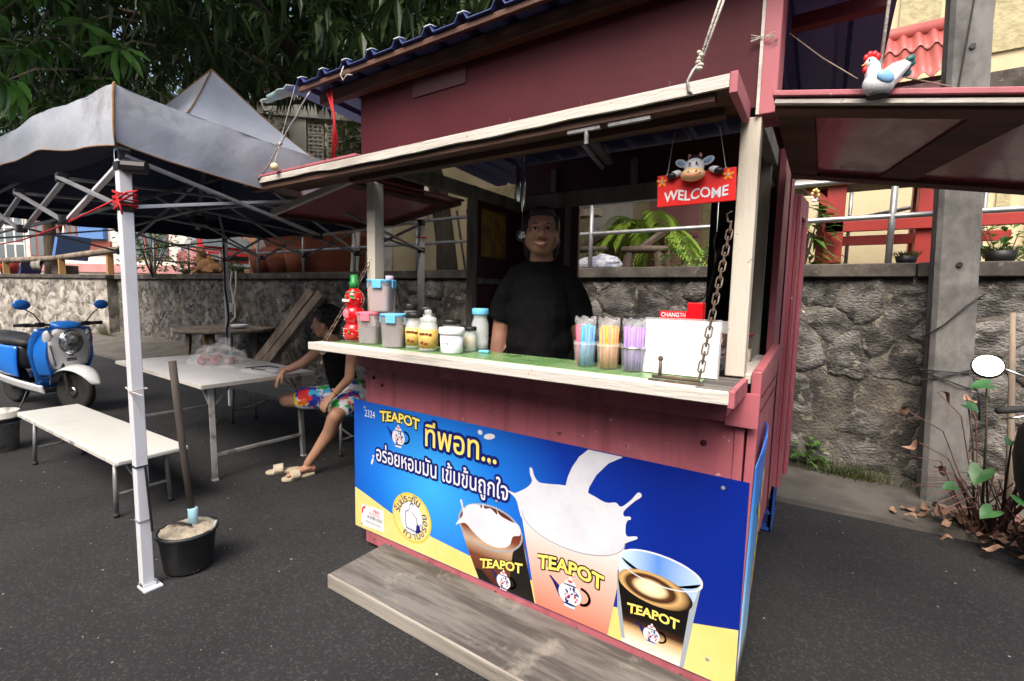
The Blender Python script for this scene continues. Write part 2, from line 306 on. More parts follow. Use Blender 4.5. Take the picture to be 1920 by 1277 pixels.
# ---------------------------------------------------------------- rubble walls
def clip(poly, p, q, wp=0, wq=0):
    nx, ny = q[0]-p[0], q[1]-p[1]; k_ = .5+(wp-wq)/(2*(nx*nx+ny*ny)+1e-9); mx_, my_ = p[0]+nx*k_, p[1]+ny*k_; out = []
    for i in range(len(poly)):
        a, c = poly[i], poly[(i+1)%len(poly)]
        da = (a[0]-mx_)*nx + (a[1]-my_)*ny; dc = (c[0]-mx_)*nx + (c[1]-my_)*ny
        if da <= 0: out.append(a)
        if da*dc < 0: t_ = da/(da-dc); out.append((a[0]+(c[0]-a[0])*t_, a[1]+(c[1]-a[1])*t_))
    return out
def rubble(parent, mat, O, X, N, zones, z0, z1, seed, proud=(.006,.03), hole=None):
    """zones: (u0,u1,cell); every stone an object of its own under the wall; O + X*u + z, N points out of the wall"""
    rg = random.Random(seed); O, X, N = Vector(O), Vector(X), Vector(N); pts = []; cells = []; wts = []
    for (u0, u1, c) in zones:
        nu = max(1, round((u1-u0)/(c*1.25))); nz = max(1, round((z1-z0)/c))
        for i in range(nu):
            for j in range(nz):
                pts.append((u0+(i+.5+rg.uniform(-.5,.5)+(.25 if j%2 else -.25))*(u1-u0)/nu, z0+(j+.5+rg.uniform(-.5,.5))*(z1-z0)/nz)); cells.append(c); wts.append((c*rg.choice((.15,.3,.5,.62)))**2)
    ua, ub = zones[0][0], zones[-1][1]; k = 0
    for i, p in enumerate(pts):
        c = cells[i]
        if hole and hole(p[0], p[1]): continue
        if rg.random() < .16: continue
        poly = [(ua,z0),(ub,z0),(ub,z1),(ua,z1)]
        for j, q in enumerate(pts):
            if j != i and abs(q[0]-p[0]) < 3*c and abs(q[1]-p[1]) < 3*c: poly = clip(poly, p, q, wts[i], wts[j])
            if len(poly) < 3: break
        if len(poly) < 3: continue
        cx = sum(q[0] for q in poly)/len(poly); cz = sum(q[1] for q in poly)/len(poly)
        n = 18; ring = []; cx += 0
        if max(q[0] for q in poly)-min(q[0] for q in poly) < .07 or max(q[1] for q in poly)-min(q[1] for q in poly) < .06: continue
        for a in range(n):                       # ray-cast the outline
            an = 2*PI*a/n; dx, dz = math.cos(an), math.sin(an); best = 9
            for e in range(len(poly)):
                (x1,y1),(x2,y2) = poly[e], poly[(e+1)%len(poly)]
                den = dx*(y2-y1)-dz*(x2-x1)
                if abs(den) < 1e-9: continue
                t_ = ((x1-cx)*(y2-y1)-(y1-cz)*(x2-x1))/den; s_ = ((x1-cx)*dz-(y1-cz)*dx)/den
                if t_ > 0 and -1e-6 <= s_ <= 1+1e-6: best = min(best, t_)
            ring.append((an, best))
        d = rg.uniform(*proud); gap = rg.choice((-.008,.005,.015,.03,.045)); vs = []; tx, tz = rg.uniform(-.25,.25), rg.uniform(-.25,.25); sdd = rg.uniform(0,99)
        for lvl, (sc_, dp) in enumerate(((1.03,-.25),(.95,.5),(.75,.95),(.4,1.0))):
            for (an, rr_) in ring:
                q = max(.02, rr_-gap)*sc_*(1+ .34*noise.noise((math.cos(an)*1.6+sdd, math.sin(an)*1.6, lvl*.2)))
                lx, lz = q*math.cos(an), q*math.sin(an)
                dep = d*dp if lvl == 0 else d*dp*(1+ (tx*lx+tz*lz)/c) + .3*d*noise.noise(((cx+lx)*9, (cz+lz)*9, sdd))
                vs.append(O + X*(cx+lx) + Vector((0,0,cz+lz)) + N*dep)
        vs.append(O + X*cx + Vector((0,0,cz)) + N*d*1.1)
        fs = [(l*n+j, l*n+(j+1)%n, (l+1)*n+(j+1)%n, (l+1)*n+j) for l in range(3) for j in range(n)] + [(3*n+j, 3*n+(j+1)%n, 4*n) for j in range(n)]
        bb = B().add(vs, fs); bb.build('stone', mat, parent, smooth=True); k += 1
    return k
rw = thing('retaining_wall', 'dark rubble stone retaining wall with a concrete coping behind the stall', 'wall', (-6.5,3.2,0))
B().box((-16.2,3.12,-.1),(5,3.5,1.712)).build('wall_core', 'mortar', rw)
rubble(rw, 'stone', (0,3.12,0), (1,0,0), (0,-1,0), [(-16.1,-9.5,.4),(-9.5,-3.5,.34),(-3.5,2.2,.27)], .06, 1.7, 3, hole=lambda u,z: z < .3 and u < -10)
for i, (x0, x1) in enumerate(((-16.25,-12.6),(-12.59,-9.2),(-9.19,-5.6),(-5.59,-2.4),(-2.39,.75),(.76,5))):
    dz = rnd.uniform(-.012,.012)
    B().box((x0,3.05,1.71+dz*.3),(x1,3.52,1.825+dz)).build('coping', 'coping', rw, bevel=.012)
wl = thing('whitewashed_wall', 'whitewash stained rubble wall at the far left behind the scooter', 'wall', (-20,1.9,0))
A, E_ = Vector((-16.3,2.86,0)), Vector((-27,.0,0)); Xd = (E_-A).normalized(); Nd = Vector((-Xd.y, Xd.x, 0)); Nd = Nd if Nd.y < 0 else -Nd
def wbox(u0, u1, n0, n1, z0, z1): 
    q = [A+Xd*u+Nd*n for u, n in ((u0,n0),(u1,n0),(u1,n1),(u0,n1))]
    return B().add([(p.x,p.y,z) for z in (z0,z1) for p in q], [(0,1,2,3),(4,7,6,5),(0,4,5,1),(1,5,6,2),(2,6,7,3),(3,7,4,0)])
wbox(-.1,11,-.5,0,-.1,1.72).build('wall_core', 'mortar_white', wl)
rubble(wl, 'stone_white', A, Xd, Nd, [(0,10.9,.36)], .05, 1.7, 11, (.004,.016))
wbox(-.15,11,-.52,.06,1.722,1.83).build('coping', 'coping', wl, bevel=.012)

# ---------------------------------------------------------------- pipe railing on the wall
def railing(label, posts, zs, z0=1.82, grp=None):
    p = Vector(posts[0]); t_ = thing('pipe_railing', label, 'railing', (p.x, p.y, z0), group=grp)
    for q in posts: B().tube([(q[0],q[1],z0-.02),(q[0],q[1],zs[-1]+.01)], .024, 10).build('post', 'galv', t_, smooth=True)
    for z in zs:
        B().tube([(q[0],q[1]-.0,z) for q in posts], .022, 10).build('rail', 'galv', t_, smooth=True)
    return t_
railing('grey galvanised pipe railing along the top of the stone wall', [(x,3.22) for x in (-9.1,-7.6,-6.2,-4.8,-3.4,-2.08,-.75,.585,1.95,3.3)], (2.21,2.53))
railing('pipe railing beside the parked cars at the far left', [(-11.9,2.5),(-12.5,3.4),(-12.9,4.3),(-13.2,5.2)], (2.1,2.5), 1.74)
t_ = thing('stair_rail', 'sloping grey pipe rail of a stair behind the concrete pole', 'railing', (.6,5.2,1.74))
for z in (2.55,2.95): B().tube([(.3,5.1,z-.1),(1.2,5.2,z+.08),(2.6,5.3,z+.38)], .024, 8).build('rail', 'galv', t_, smooth=True)
for x, z in ((.35,2.85),(1.5,3.1),(2.5,3.35)): B().tube([(x,5.15,1.74),(x,5.15,z)], .02, 8).build('post', 'galv', t_, smooth=True)

# ---------------------------------------------------------------- buildings
ch = thing('cream_house', 'cream rendered house with rough stone dashed panels on the terrace', 'house', (0,8.4,1.74))
B().box((-13,8.2,1.7),(7.5,9.5,8.8)).build('wall', 'cream', ch)
for (x0,x1,z0,z1) in ((-5.3,-4.35,1.8,4.2),(-1.95,-1.25,1.8,4.3),(.85,1.35,5.2,8.5),(1.95,2.9,5.2,8.6),(3.3,4.4,5.2,8.6),(-7.6,-6.4,1.8,4.2),(.2,1.1,1.8,3.9),(2.2,2.35,1.8,4.2)):
    B().box((x0,8.16,z0),(x1,8.22,z1)).build('panel', 'cream_panel', ch)
B().box((1.75,7.95,4.45),(7.5,8.25,4.85)).build('ledge', 'coping', ch)
B().box((-4.3,8.14,1.8),(-3.35,8.24,4.6)).build('panel', 'white_wall', ch)
B().box((-3.3,8.1,1.8),(-2.0,8.24,2.7)).build('dado', 'pink_wall', ch)
B().box((-3.0,8.14,2.75),(-2.0,8.24,4.4)).build('panel', 'pink_wall', ch)
for x in (2.55,3.5): 
    wd = B().box((x,8.12,2.3),(x+.75,8.2,3.6)).build('window', 'window_frame', ch); B().box((x+.06,8.1,2.36),(x+.69,8.13,3.54)).build('pane', 'window_glass', wd)
sh = thing('corrugated_shed', 'low shed with a red corrugated roof beside the concrete pole', 'shed', (.6,6.4,1.74))
def corr(x0, x1, ya, za, yb, zb, lift): 
    def fn(u, v):
        x = x0+(x1-x0)*u; return (x, ya+(yb-ya)*v, za+(zb-za)*v + .035*math.sin((x-x0)/.15*2*PI) + lift)
    return B().grid(fn, int((x1-x0)/.15*8), 2)
corr(-1.2,1.45,5.55,4.12,6.15,4.68,0).build('roof_sheet', 'roof_red', sh, smooth=True, solid=.006)
corr(-1.2,1.45,6.08,4.63,6.5,5.0,.015).build('roof_sheet', 'roof_red', sh, smooth=True, solid=.006)
B().tube([(-1.25,6.52,5.03),(1.5,6.52,5.03)], .1, 10).build('ridge_cap', 'roof_red', sh, smooth=True)
B().box((-1.1,5.75,1.7),(1.35,7.2,4.16)).build('wall', 'cream', sh)
B().box((-1.15,5.6,3.9),(1.4,5.74,4.05)).build('fascia_board', 'maroon_dark', sh)

fh = thing('window_house', 'pale pink house front with rows of large windows at far left', 'house', (-34,7,1.74))
F0, F1 = Vector((-38.2,4.67,0)), Vector((-29.9,9.9,0)); Fx = (F1-F0).normalized(); Fn = Vector((Fx.y,-Fx.x,0))
def fbox(u0,u1,z0,z1,n0,n1):
    q = [F0+Fx*u+Fn*n for u, n in ((u0,n0),(u1,n0),(u1,n1),(u0,n1))]
    return B().add([(p.x,p.y,z) for z in (z0,z1) for p in q], [(3,2,1,0),(4,5,6,7),(0,1,5,4),(1,2,6,5),(2,3,7,6),(3,0,4,7)])
fbox(-9,13,1.7,9,-3,0).build('wall', 'white_wall', fh)
for (u0,u1,z0,z1,nx,nz,fm) in ((-.9,1.3,2.9,5.6,4,3,'window_frame'),(1.6,3.3,3.1,5.6,4,1,'red_frame'),(3.6,4.3,3.1,5.6,2,1,'red_frame'),(-4,-1.6,2.9,5.6,4,3,'window_frame'),(7.4,9.4,3.1,5.4,3,1,'red_frame')):
    wd = fbox(u0,u1,z0,z1,-.1,.05).build('window', fm, fh)
    for i in range(nx):
        for j in range(nz):
            a = (u1-u0)/nx; c = (z1-z0)/nz
            fbox(u0+a*i+.06,u0+a*(i+1)-.06,z0+c*j+.06,z0+c*(j+1)-.06,-.05,.062).build('pane', 'window_glass', wd)
fbox(4.6,6.0,4.1,5.7,-.1,.3).build('blue_shutter', 'blue_sheet', fh)
fbox(-9,13,2.3,2.75,0,.12).build('band', 'pink_wall', fh)
fbox(4.4,6.2,3.3,4.0,0,.1).build('door_panel', 'red_frame', fh)
vw = thing('vent_block_wall', 'stained white wall of perforated vent blocks with climbing vine', 'wall', (-10.2,5.9,1.74))
V0 = Vector((-10.9,5.2,0)); Vx = Vector((.72,.69,0)).normalized(); Vn = Vector((Vx.y,-Vx.x,0))
def vbox(u0,u1,z0,z1,n0,n1):
    q = [V0+Vx*u+Vn*n for u, n in ((u0,n0),(u1,n0),(u1,n1),(u0,n1))]
    return B().add([(p.x,p.y,z) for z in (z0,z1) for p in q], [(3,2,1,0),(4,5,6,7),(0,1,5,4),(1,2,6,5),(2,3,7,6),(3,0,4,7)])
vbox(-.9,.25,1.7,6.3,-.3,.0).build('pier', 'white_wall', vw); vbox(1.6,2.0,1.7,6.0,-.3,.02).build('pier', 'white_wall', vw)
vbox(.25,1.6,1.7,4.3,-.25,-.02).build('panel', 'white_wall', vw); vbox(-.9,2.0,5.72,6.1,-.3,.05).build('lintel', 'white_wall', vw)
for i in range(3):
    for j in range(4):
        u0 = .27+i*.445; z0 = 4.32+j*.35; bb = B()
        for a in range(4):
            bb.v += []; q = vbox(u0+a*.11, u0+a*.11+.045, z0, z0+.34, -.2,-.05); bb.add(q.v, q.f)
            q = vbox(u0, u0+.375, z0+a*.095, z0+a*.095+.045, -.2,-.045); bb.add(q.v, q.f)
        bb.build('vent_block', 'white_wall', vw)
vbox(2.02,2.3,1.7,5.6,-.3,-.05).build('door_post', 'pink_wall', vw)
sb_ = thing('salmon_house', 'salmon and cream house wall glimpsed between canopy and stall roof', 'house', (-16,8.5,1.74))
for i, (x, m_) in enumerate(((-19.2,'salmon_wall'),(-17.6,'cream'),(-16.6,'salmon_wall'),(-15.4,'cream'))):
    B().box((x,8.0+.02*i,1.7),(x+1.7,10,8.5)).build('wall', m_, sb_)
B().tube([(-15.2,7.9,1.7),(-15.2,7.9,8.4)], .09, 10).build('drainpipe', 'white_metal', sb_, smooth=True)

# houses across the street, added unseen behind the camera to block low sky light
oh = thing('light_block_house', 'row of shop houses across the street added unseen behind the viewer to block low sky light', 'house', (-6,-12,0))
B().box((-34,-17,-.1),(20,-10.5,6.2)).build('wall', 'white_wall', oh); B().box((-34.5,-17.5,6.2),(20.5,-9.9,6.5)).build('roof', 'roof_red', oh); B().box((-34,-10.45,2.9),(20,-8.6,3.05)).build('awning', 'navy', oh)
for i in range(13):
    wd = B().box((-33+4*i,-10.5,.0),(-30.2+4*i,-10.44,2.6)).build('shutter', 'grey_metal', oh); w2 = B().box((-32.6+4*i,-10.5,3.8),(-30.8+4*i,-10.44,5.3)).build('window', 'window_frame', oh); B().box((-32.5+4*i,-10.46,3.9),(-30.9+4*i,-10.43,5.2)).build('pane', 'window_glass', w2)
# ---------------------------------------------------------------- concrete utility pole
up = thing('utility_pole', 'square grey concrete utility pole in front of the stone wall', 'pole', (1.0,2.9,0))
def pole_sec(z): t_ = z/3.7; x = 1.0-.14*t_; return x
b = B(); secs = []
for z in (0,1.2,2.4,3.6,4.8,6.5):
    cx = pole_sec(z); hw = .125-.004*z; hd = .1
    secs += [(cx-hw,2.78,z),(cx-hw*.75,2.755,z),(cx+hw*.75,2.755,z),(cx+hw,2.78,z),(cx+hw,2.98,z),(cx-hw,2.98,z)]
b.add(secs, [(i*6+j, i*6+(j+1)%6, (i+1)*6+(j+1)%6, (i+1)*6+j) for i in range(5) for j in range(6)])
M('pole_concrete', (.2,.196,.185), .9, (.085,.08,.075), 5, .38, .66, bump=.25, bs=110, bdist=.004, col3=(.05,.05,.048), n3=2.2, lo3=.52, hi3=.72, stretch=(1,1,.5))
b.build('shaft', 'pole_concrete', up)
for z in (1.78,2.72,3.25,4.1): B().lathe([(.0,0),(.018,0),(.018,.012),(0,.012)], (pole_sec(z)+.01,2.7545,z), 10, rot=rotx(R(90))).build('bolt_hole', 'black', up)
for z, dz in ((1.42,.16),(1.0,.06),(.95,-.05),(1.02,.0),(2.46,.03)):
    cx = pole_sec(z); p_ = [(cx-.15,2.76,z-dz),(cx-.05,2.735,z-dz*.4),(cx+.06,2.735,z+dz*.5),(cx+.145,2.76,z+dz),(cx+.14,3.0,z+dz*.6),(cx-.14,3.0,z-dz*.5)]
    B().tube(p_, .0055 if z < 2.4 else .003, 6, closed=True).build('cable_tie', 'wire' if z < 2.4 else 'galv', up, smooth=True)
B().tube([(pole_sec(.6)+.1,2.74,1.0),(pole_sec(1)+.15,2.7,.86),(pole_sec(1)+.17,2.74,.7)], .006, 6).build('loose_cable', 'wire', up, smooth=True)
B().tube([(pole_sec(2.2)-.06,2.735,2.5),(pole_sec(3)-.05,2.742,3.0),(pole_sec(3)-.02,2.742,3.5),(pole_sec(4)+.05,2.742,4.2)], .005, 6).build('loose_cable', 'wire', up, smooth=True)
for i, (a, c, sg) in enumerate((((-14,7.0,6.6),(-4,4.4,5.3),.25),((-14,7.0,6.1),(-3.5,4.4,4.9),.3),((-14,6.6,5.5),(-3.4,4.3,4.5),.25))):
    a, c = Vector(a), Vector(c)
    tag(B().tube([a.lerp(c, k/10)+Vector((0,0,-sg*4*(k/10)*(1-k/10))) for k in range(11)], .012, 5).build('overhead_cable', 'wire', smooth=True), ['upper','middle','lowest'][i]+' black overhead cable crossing between tree and stall roof', 'cable', 'overhead cables')

# ================================================================ THE STALL
K = thing('drinks_stall', 'dark pink wooden drinks stall with open hatch and corrugated roof', 'stall', (-1,.7,0))
def kb(name, lo, hi, mat, bevel=.004, par=None): return B().box(lo, hi).build(name, mat, par or K, bevel=bevel)
kb('front_panel', (-2.0,.0,.05), (-.03,.035,1.115), 'maroon_side')
kb('front_rail', (-2.03,-.03,1.08), (.0,-.002,1.185), 'maroon_side')
kb('corner_trim', (-.06,-.008,.874), (-.03,.0,1.08), 'maroon_side', .002)
tr_ = kb('base_board', (-2.0,-.006,.03), (.0,-.002,.12), 'maroon_side', .002)
b = B()
for i in range(14): b.lathe([(0,0),(.007,0),(.006,.004),(0,.005)], (-1.93+i*.145,-.006,.065+.008*math.sin(i*2.3)), 8, rot=rotx(R(90)))
stuff(b.build('screw_heads', 'rust', tr_))
for x, z in ((-1.93,1.02),(-.16,.985),(-1.86,.985)):
    B().lathe([(0,0),(.012,0),(.009,.006),(0,.007)], (x,0,z), 10, rot=rotx(R(90))).build('screw', 'maroon', K, smooth=True)
kb('floor', (-1.97,.04,.3), (-.04,1.5,.35), 'brown_wood', 0)
# right side: waist panel that splays out at the top, sill, rear wall, door
b = B().add([(-.035,.0,.06),(-.005,.0,.06),(.012,.0,1.26),(-.02,.0,1.26),(-.05,.71,.12),(-.03,.71,.12),(.012,.73,1.30),(-.02,.73,1.30)],
            [(0,1,2,3),(1,5,6,2),(5,4,7,6),(4,0,3,7),(3,2,6,7),(0,4,5,1)]); b.build('side_panel', 'maroon_side', K, bevel=.004)
kb('side_sill', (-.085,.03,1.21), (-.024,.72,1.245), 'white_edge')
kb('front_corner_board', (-.09,-.034,1.07), (.012,-.0305,1.19), 'maroon_side', .002)
for z in (1.12,1.17): B().box((.0125,.02,z),(.0145,.7,z+.004)).build('board_joint', 'maroon', K)
kb('side_wall', (-.05,.78,.36), (-.02,1.46,2.2), 'maroon_side')
for y in (1.1,): kb('wall_batten', (-.0195,y,.37), (-.013,y+.004,2.18), 'maroon', 0)
d_ = B().add([(-.03,1.47,.36),(-.002,1.47,.36),(.025,1.82,.36),(-.01,1.82,.36),(-.03,1.47,2.12),(-.002,1.47,2.12),(.025,1.82,2.12),(-.01,1.82,2.12)], [(0,3,2,1),(4,5,6,7),(0,1,5,4),(1,2,6,5),(2,3,7,6),(3,0,4,7)]).build('door', 'maroon_side', K)
for (y0,y1,z0,z1) in ((1.475,1.55,.36,2.12),(1.74,1.825,.36,2.125),(1.555,1.735,2.0,2.12)):
    x0 = .0+.077*(y0-1.47); x1 = .0+.077*(y1-1.47)
    B().add([(x0,y0,z0),(x1,y1,z0),(x1,y1,z1),(x0,y0,z1),(x0+.018,y0,z0),(x1+.018,y1,z0),(x1+.018,y1,z1),(x0+.018,y0,z1)], [(0,1,2,3),(4,7,6,5),(0,4,5,1),(1,5,6,2),(2,6,7,3),(3,7,4,0)]).build('door_stile', 'maroon_side', d_, bevel=.003)
B().tube([(.05+.018*math.cos(a),1.815,1.42+.018*math.sin(a)) for a in [2*PI*i/10 for i in range(10)]], .004, 6, closed=True).build('door_ring', 'steel', d_)
# posts
def post(x, y, w_, z0, z1, mat, nm='post', tw=0): 
    p_ = B().beam((x,y,z0),(x+tw,y,z1), w_, w_, (0,1,0)).build(nm, mat, K, bevel=.004)
    return p_
post(-.075,.035,.062,1.236,2.1,'white_wood',tw=-.0); post(-1.95,.035,.066,1.19,2.1,'white_wood')
post(-1.95,.9,.055,.3,2.26,'grey_wood'); post(-.1,.74,.05,1.2,2.2,'grey_wood'); post(-1.47,1.46,.05,.3,2.2,'grey_wood')
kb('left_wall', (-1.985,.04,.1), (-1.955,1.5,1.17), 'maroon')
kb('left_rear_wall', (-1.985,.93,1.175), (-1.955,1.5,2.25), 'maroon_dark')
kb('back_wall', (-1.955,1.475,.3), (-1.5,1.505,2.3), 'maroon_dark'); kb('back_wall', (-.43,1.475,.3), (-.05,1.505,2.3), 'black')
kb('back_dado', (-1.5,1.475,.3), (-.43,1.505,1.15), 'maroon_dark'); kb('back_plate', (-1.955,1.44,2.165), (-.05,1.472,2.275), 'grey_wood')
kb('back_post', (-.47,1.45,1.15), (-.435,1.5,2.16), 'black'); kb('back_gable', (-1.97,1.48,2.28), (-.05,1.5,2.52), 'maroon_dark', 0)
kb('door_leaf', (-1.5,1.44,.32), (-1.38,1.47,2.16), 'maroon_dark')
kb('left_plate', (-1.985,.06,2.175), (-1.945,1.44,2.265), 'grey_wood'); kb('right_plate', (-.1,.06,2.12), (-.055,1.44,2.2), 'grey_wood')
for (x,z0,z1) in ((-1.62,2.28,2.45),(-1.0,2.28,2.45)): kb('stud', (x,1.43,z0), (x+.04,1.47,z1), 'grey_wood')
kb('shelf_rail', (-1.955,.95,1.58), (-1.93,1.45,1.62), 'grey_wood'); kb('shelf_rail', (-1.93,1.42,1.58), (-1.5,1.44,1.62), 'grey_wood')
M('poster', (.4,.25,.04), .5, (.25,.12,.03), 14, .4, .6, det=3)
kb('old_poster', (-1.95,1.0,1.78), (-1.945,1.32,2.12), 'poster', 0)
# roof: ribbed sheet, falling gently to the back
def rz(y): return 2.632-.06*(y+.16)
prof = []; x = -2.45
while x < .31:
    prof += [(x,0),(x+.1,0),(x+.118,.028),(x+.15,.028),(x+.168,0)]; x += .19
prof = [p for p in prof if p[0] <= .32]
b = B(); n = len(prof)
for y in (-.17,.5,1.2,1.9):
    b.add([(p[0],y,rz(y)+p[1]) for p in prof], [])
b.f = [(j*n+i, j*n+i+1, (j+1)*n+i+1, (j+1)*n+i) for j in range(3) for i in range(n-1)]; b.m = [0]*len(b.f)
rf = b.build('roof_sheet', 'navy', K, solid=.004)
M('lit_edge', (.62,.66,.7), .5)  # pale tone stands for the light caught by the roof's rib ends
for i in range(14):
    x = -2.45+.19*i+.118; B().add([(x,-.173,rz(-.17)+.03),(x+.036,-.173,rz(-.17)+.03),(x+.05,-.14,rz(-.17)+.034),(x-.012,-.14,rz(-.17)+.034),(x,-.173,rz(-.17)+.034),(x+.036,-.173,rz(-.17)+.034)], [(0,1,2,3),(0,3,4),(1,5,2),(4,3,2,5),(0,4,5,1)]).build('lit_rib_end', 'lit_edge', rf)
M('peeled', (.3,.44,.48), .8, (.45,.4,.33), 7, .42, .6, bump=.4, bs=30)
def tf(u, v):
    x = -2.42-.3*u; return (x-.03*noise.noise((v*7,u*3,3))*(u > .8), -.17+(.1-.05*u)*v+.02*noise.noise((u*8,v*2,5)), rz(-.17)+.012-.02*u+.01*math.sin(v*5+u*4)+.02*noise.noise((u*6,v*3,0)))
B().grid(tf, 10, 6).build('torn_roof_flap', 'peeled', K, smooth=True, solid=.006)
kb('eave_beam', (-2.3,-.06,2.555), (.27,-.012,2.618), 'brown_wood'); kb('eave_board', (-2.35,-.155,2.6), (.27,-.135,2.626), 'brown_wood')
for y in (.45,1.1): kb('purlin', (-2.0,y,2.5), (-.04,y+.05,2.545), 'brown_wood')
B().beam((-.0,.3,2.5),(.28,.3,2.5), .045,.045).build('rafter', 'maroon', K)
kb('fascia_panel', (-2.02,.0,2.125), (-.062,.02,2.612), 'maroon'); kb('corner_board', (-.058,-.004,2.1), (-.004,.14,2.605), 'maroon_side')
kb('edge_strip', (-.062,-.012,2.1), (-.052,-.0045,2.6), 'white_edge', .001); kb('fascia_patch', (-1.62,-.006,2.47), (-1.28,-.001,2.56), 'maroon_dark', .001)
kb('side_fascia', (-2.04,.02,2.125), (-2.025,.5,2.585), 'maroon')
# front flap: plank with pale front edge, brown underside
fl = kb('front_flap', (-2.72,-.262,2.112), (-.1,-.01,2.13), 'brown_wood', .002)
b = B(); n = 26
def fe(u, v): x = -2.74+2.64*u; return (x, -.268, 2.1+.036*v+(.008 if u < .3 else 0)*(1-v) + .006*noise.noise((u*14,v,2))*(1-v))
b.grid(fe, n, 2); b.build('flap_edge', 'white_edge', fl, solid=.012)
kb('flap_end', (-.1,-.272,2.082), (-.078,-.002,2.142), 'maroon_side', .003, fl); kb('flap_batten', (-2.7,-.255,2.075), (-.14,-.215,2.111), 'brown_wood', .002, fl)
kb('flap_batten', (-2.0,-.1,2.085), (-.14,-.05,2.111), 'brown_wood', .002, fl); kb('flap_cap', (-2.745,-.275,2.139), (-1.72,-.23,2.152), 'maroon_side', .002, fl)
b = B().box((-.62,-.25,2.062),(-.5,-.235,2.074)).box((-.47,-.25,2.062),(-.33,-.235,2.074)).tube([(-.55,-.243,2.062),(-.55,-.243,2.02)], .008, 8); b.build('flap_bolt', 'worn_metal', fl)
b = B()
for i in range(8): b.tube([(-2.3+.29*i,-.27,2.138),(-2.3+.29*i+.003,-.272,2.152)], .0015, 4)
b.build('flap_nails', 'rust', fl)
def slab(name, q, th, mat, par, bevel=.003):
    q = [Vector(p) for p in q]; nrm = (q[1]-q[0]).cross(q[3]-q[0]).normalized(); 
    if nrm.z < 0: nrm = -nrm
    return B().add(q + [p+nrm*th for p in q], [(0,1,2,3),(4,7,6,5),(0,4,5,1),(1,5,6,2),(2,6,7,3),(3,7,4,0)]).build(name, mat, par, bevel=bevel)
M('gloss_maroon', (.36,.075,.09), .24, (.3,.07,.085), 2, .4, .7, bump=.25, bs=6, coat=.3)
# left flap
lf = slab('left_flap', [(-2.02,.0,2.135),(-2.86,.0,2.005),(-2.86,.84,2.035),(-2.02,.9,2.16)], .012, 'gloss_maroon', K)
slab('flap_edge', [(-2.02,-.03,2.115),(-2.88,-.03,1.985),(-2.88,-.002,1.985),(-2.02,-.002,2.115)], .04, 'white_edge', lf)
slab('flap_edge', [(-2.86,.0,1.98),(-2.885,.0,1.978),(-2.885,.86,2.01),(-2.86,.86,2.01)], .035, 'brown_wood', lf); slab('flap_edge', [(-2.03,.845,2.13),(-2.86,.845,2.01),(-2.86,.88,2.01),(-2.03,.88,2.13)], .03, 'brown_wood', lf)
slab('flap_batten', [(-2.1,.0,2.105),(-2.17,.0,2.095),(-2.17,.84,2.12),(-2.1,.84,2.13)], .02, 'brown_wood', lf)
# right flap
def ra(x): return 2.105-.195*x
rl = slab('right_flap', [(.0,-.09,ra(0)-.012),(1.15,-.09,ra(1.15)-.012),(1.15,.86,ra(1.15)-.012),(.0,.86,ra(0)-.012)], .01, 'gloss_maroon', K)
def rs(name, x0,x1,y0,y1,dz,th,mat): return slab(name, [(x0,y0,ra(x0)+dz),(x1,y0,ra(x1)+dz),(x1,y1,ra(x1)+dz),(x0,y1,ra(x0)+dz)], th, mat, rl)
rs('flap_edge', .0,1.15,-.122,-.102,-.02,.014,'white_edge'); rs('flap_cap', -.005,1.16,-.13,.0,.0,.016,'maroon_side')
rs('flap_board', .0,1.15,-.098,-.02,-.028,.026,'brown_wood'); rs('flap_board', .0,.1,-.018,.76,-.028,.026,'brown_wood'); rs('flap_board', .0,1.15,.77,.86,-.03,.028,'brown_wood')
slab('flap_board', [(.32,.765,ra(.32)-.02),(.44,.765,ra(.44)-.02),(.58,-.018,ra(.58)-.02),(.46,-.018,ra(.46)-.02)], .018, 'brown_wood', rl)
# serving counter
ct = kb('counter', (-2.1,-.262,1.192), (-.05,.0,1.222), 'white_edge', .004)
kb('counter_top', (-2.02,-.205,1.2225), (-.15,.03,1.232), 'green_top', .002, ct); kb('counter_edge', (-2.115,-.285,1.19), (-.045,-.264,1.23), 'white_edge', .004, ct)
kb('counter_lip', (-2.1,-.262,1.2225), (-.12,-.207,1.2305), 'white_edge', .002, ct); kb('counter_end', (-.148,-.262,1.2225), (-.05,-.0,1.2315), 'ply', .003, ct)
kb('counter_end_board', (-.049,-.284,1.182), (-.03,-.0,1.234), 'maroon_side', .003, ct); kb('counter_bracket', (-.12,-.2,1.14), (-.06,-.032,1.19), 'maroon_side', .003, ct)
b = B().box((-.3,-.235,1.231),(-.13,-.215,1.236)).tube([(-.29,-.226,1.245),(-.14,-.226,1.245)], .006, 8).tube([(-.265,-.226,1.245),(-.265,-.226,1.3)], .006, 8).ell((-.265,-.226,1.305), (.009,.009,.009), 8, 5)
b.build('counter_bolt', 'rust', ct, smooth=True)
B().tube([(-2.02,-.15,1.235),(-1.88,-.15,1.24),(-1.8,-.155,1.236)], .004, 6).build('counter_hook', 'rust', ct)
# fluorescent lamp (off)
lt = thing('fluorescent_lamp', 'unlit fluorescent tube in an open fitting under the stall roof', 'lamp', (-1.1,.9,2.4))
B().beam((-.98,.42,2.44),(-1.1,1.3,2.4), .05,.025).build('fitting', 'grey_metal', lt)
B().tube([(-1.02,.42,2.415),(-1.15,1.3,2.375)], .014, 10).build('tube', 'white_metal', lt, smooth=True)

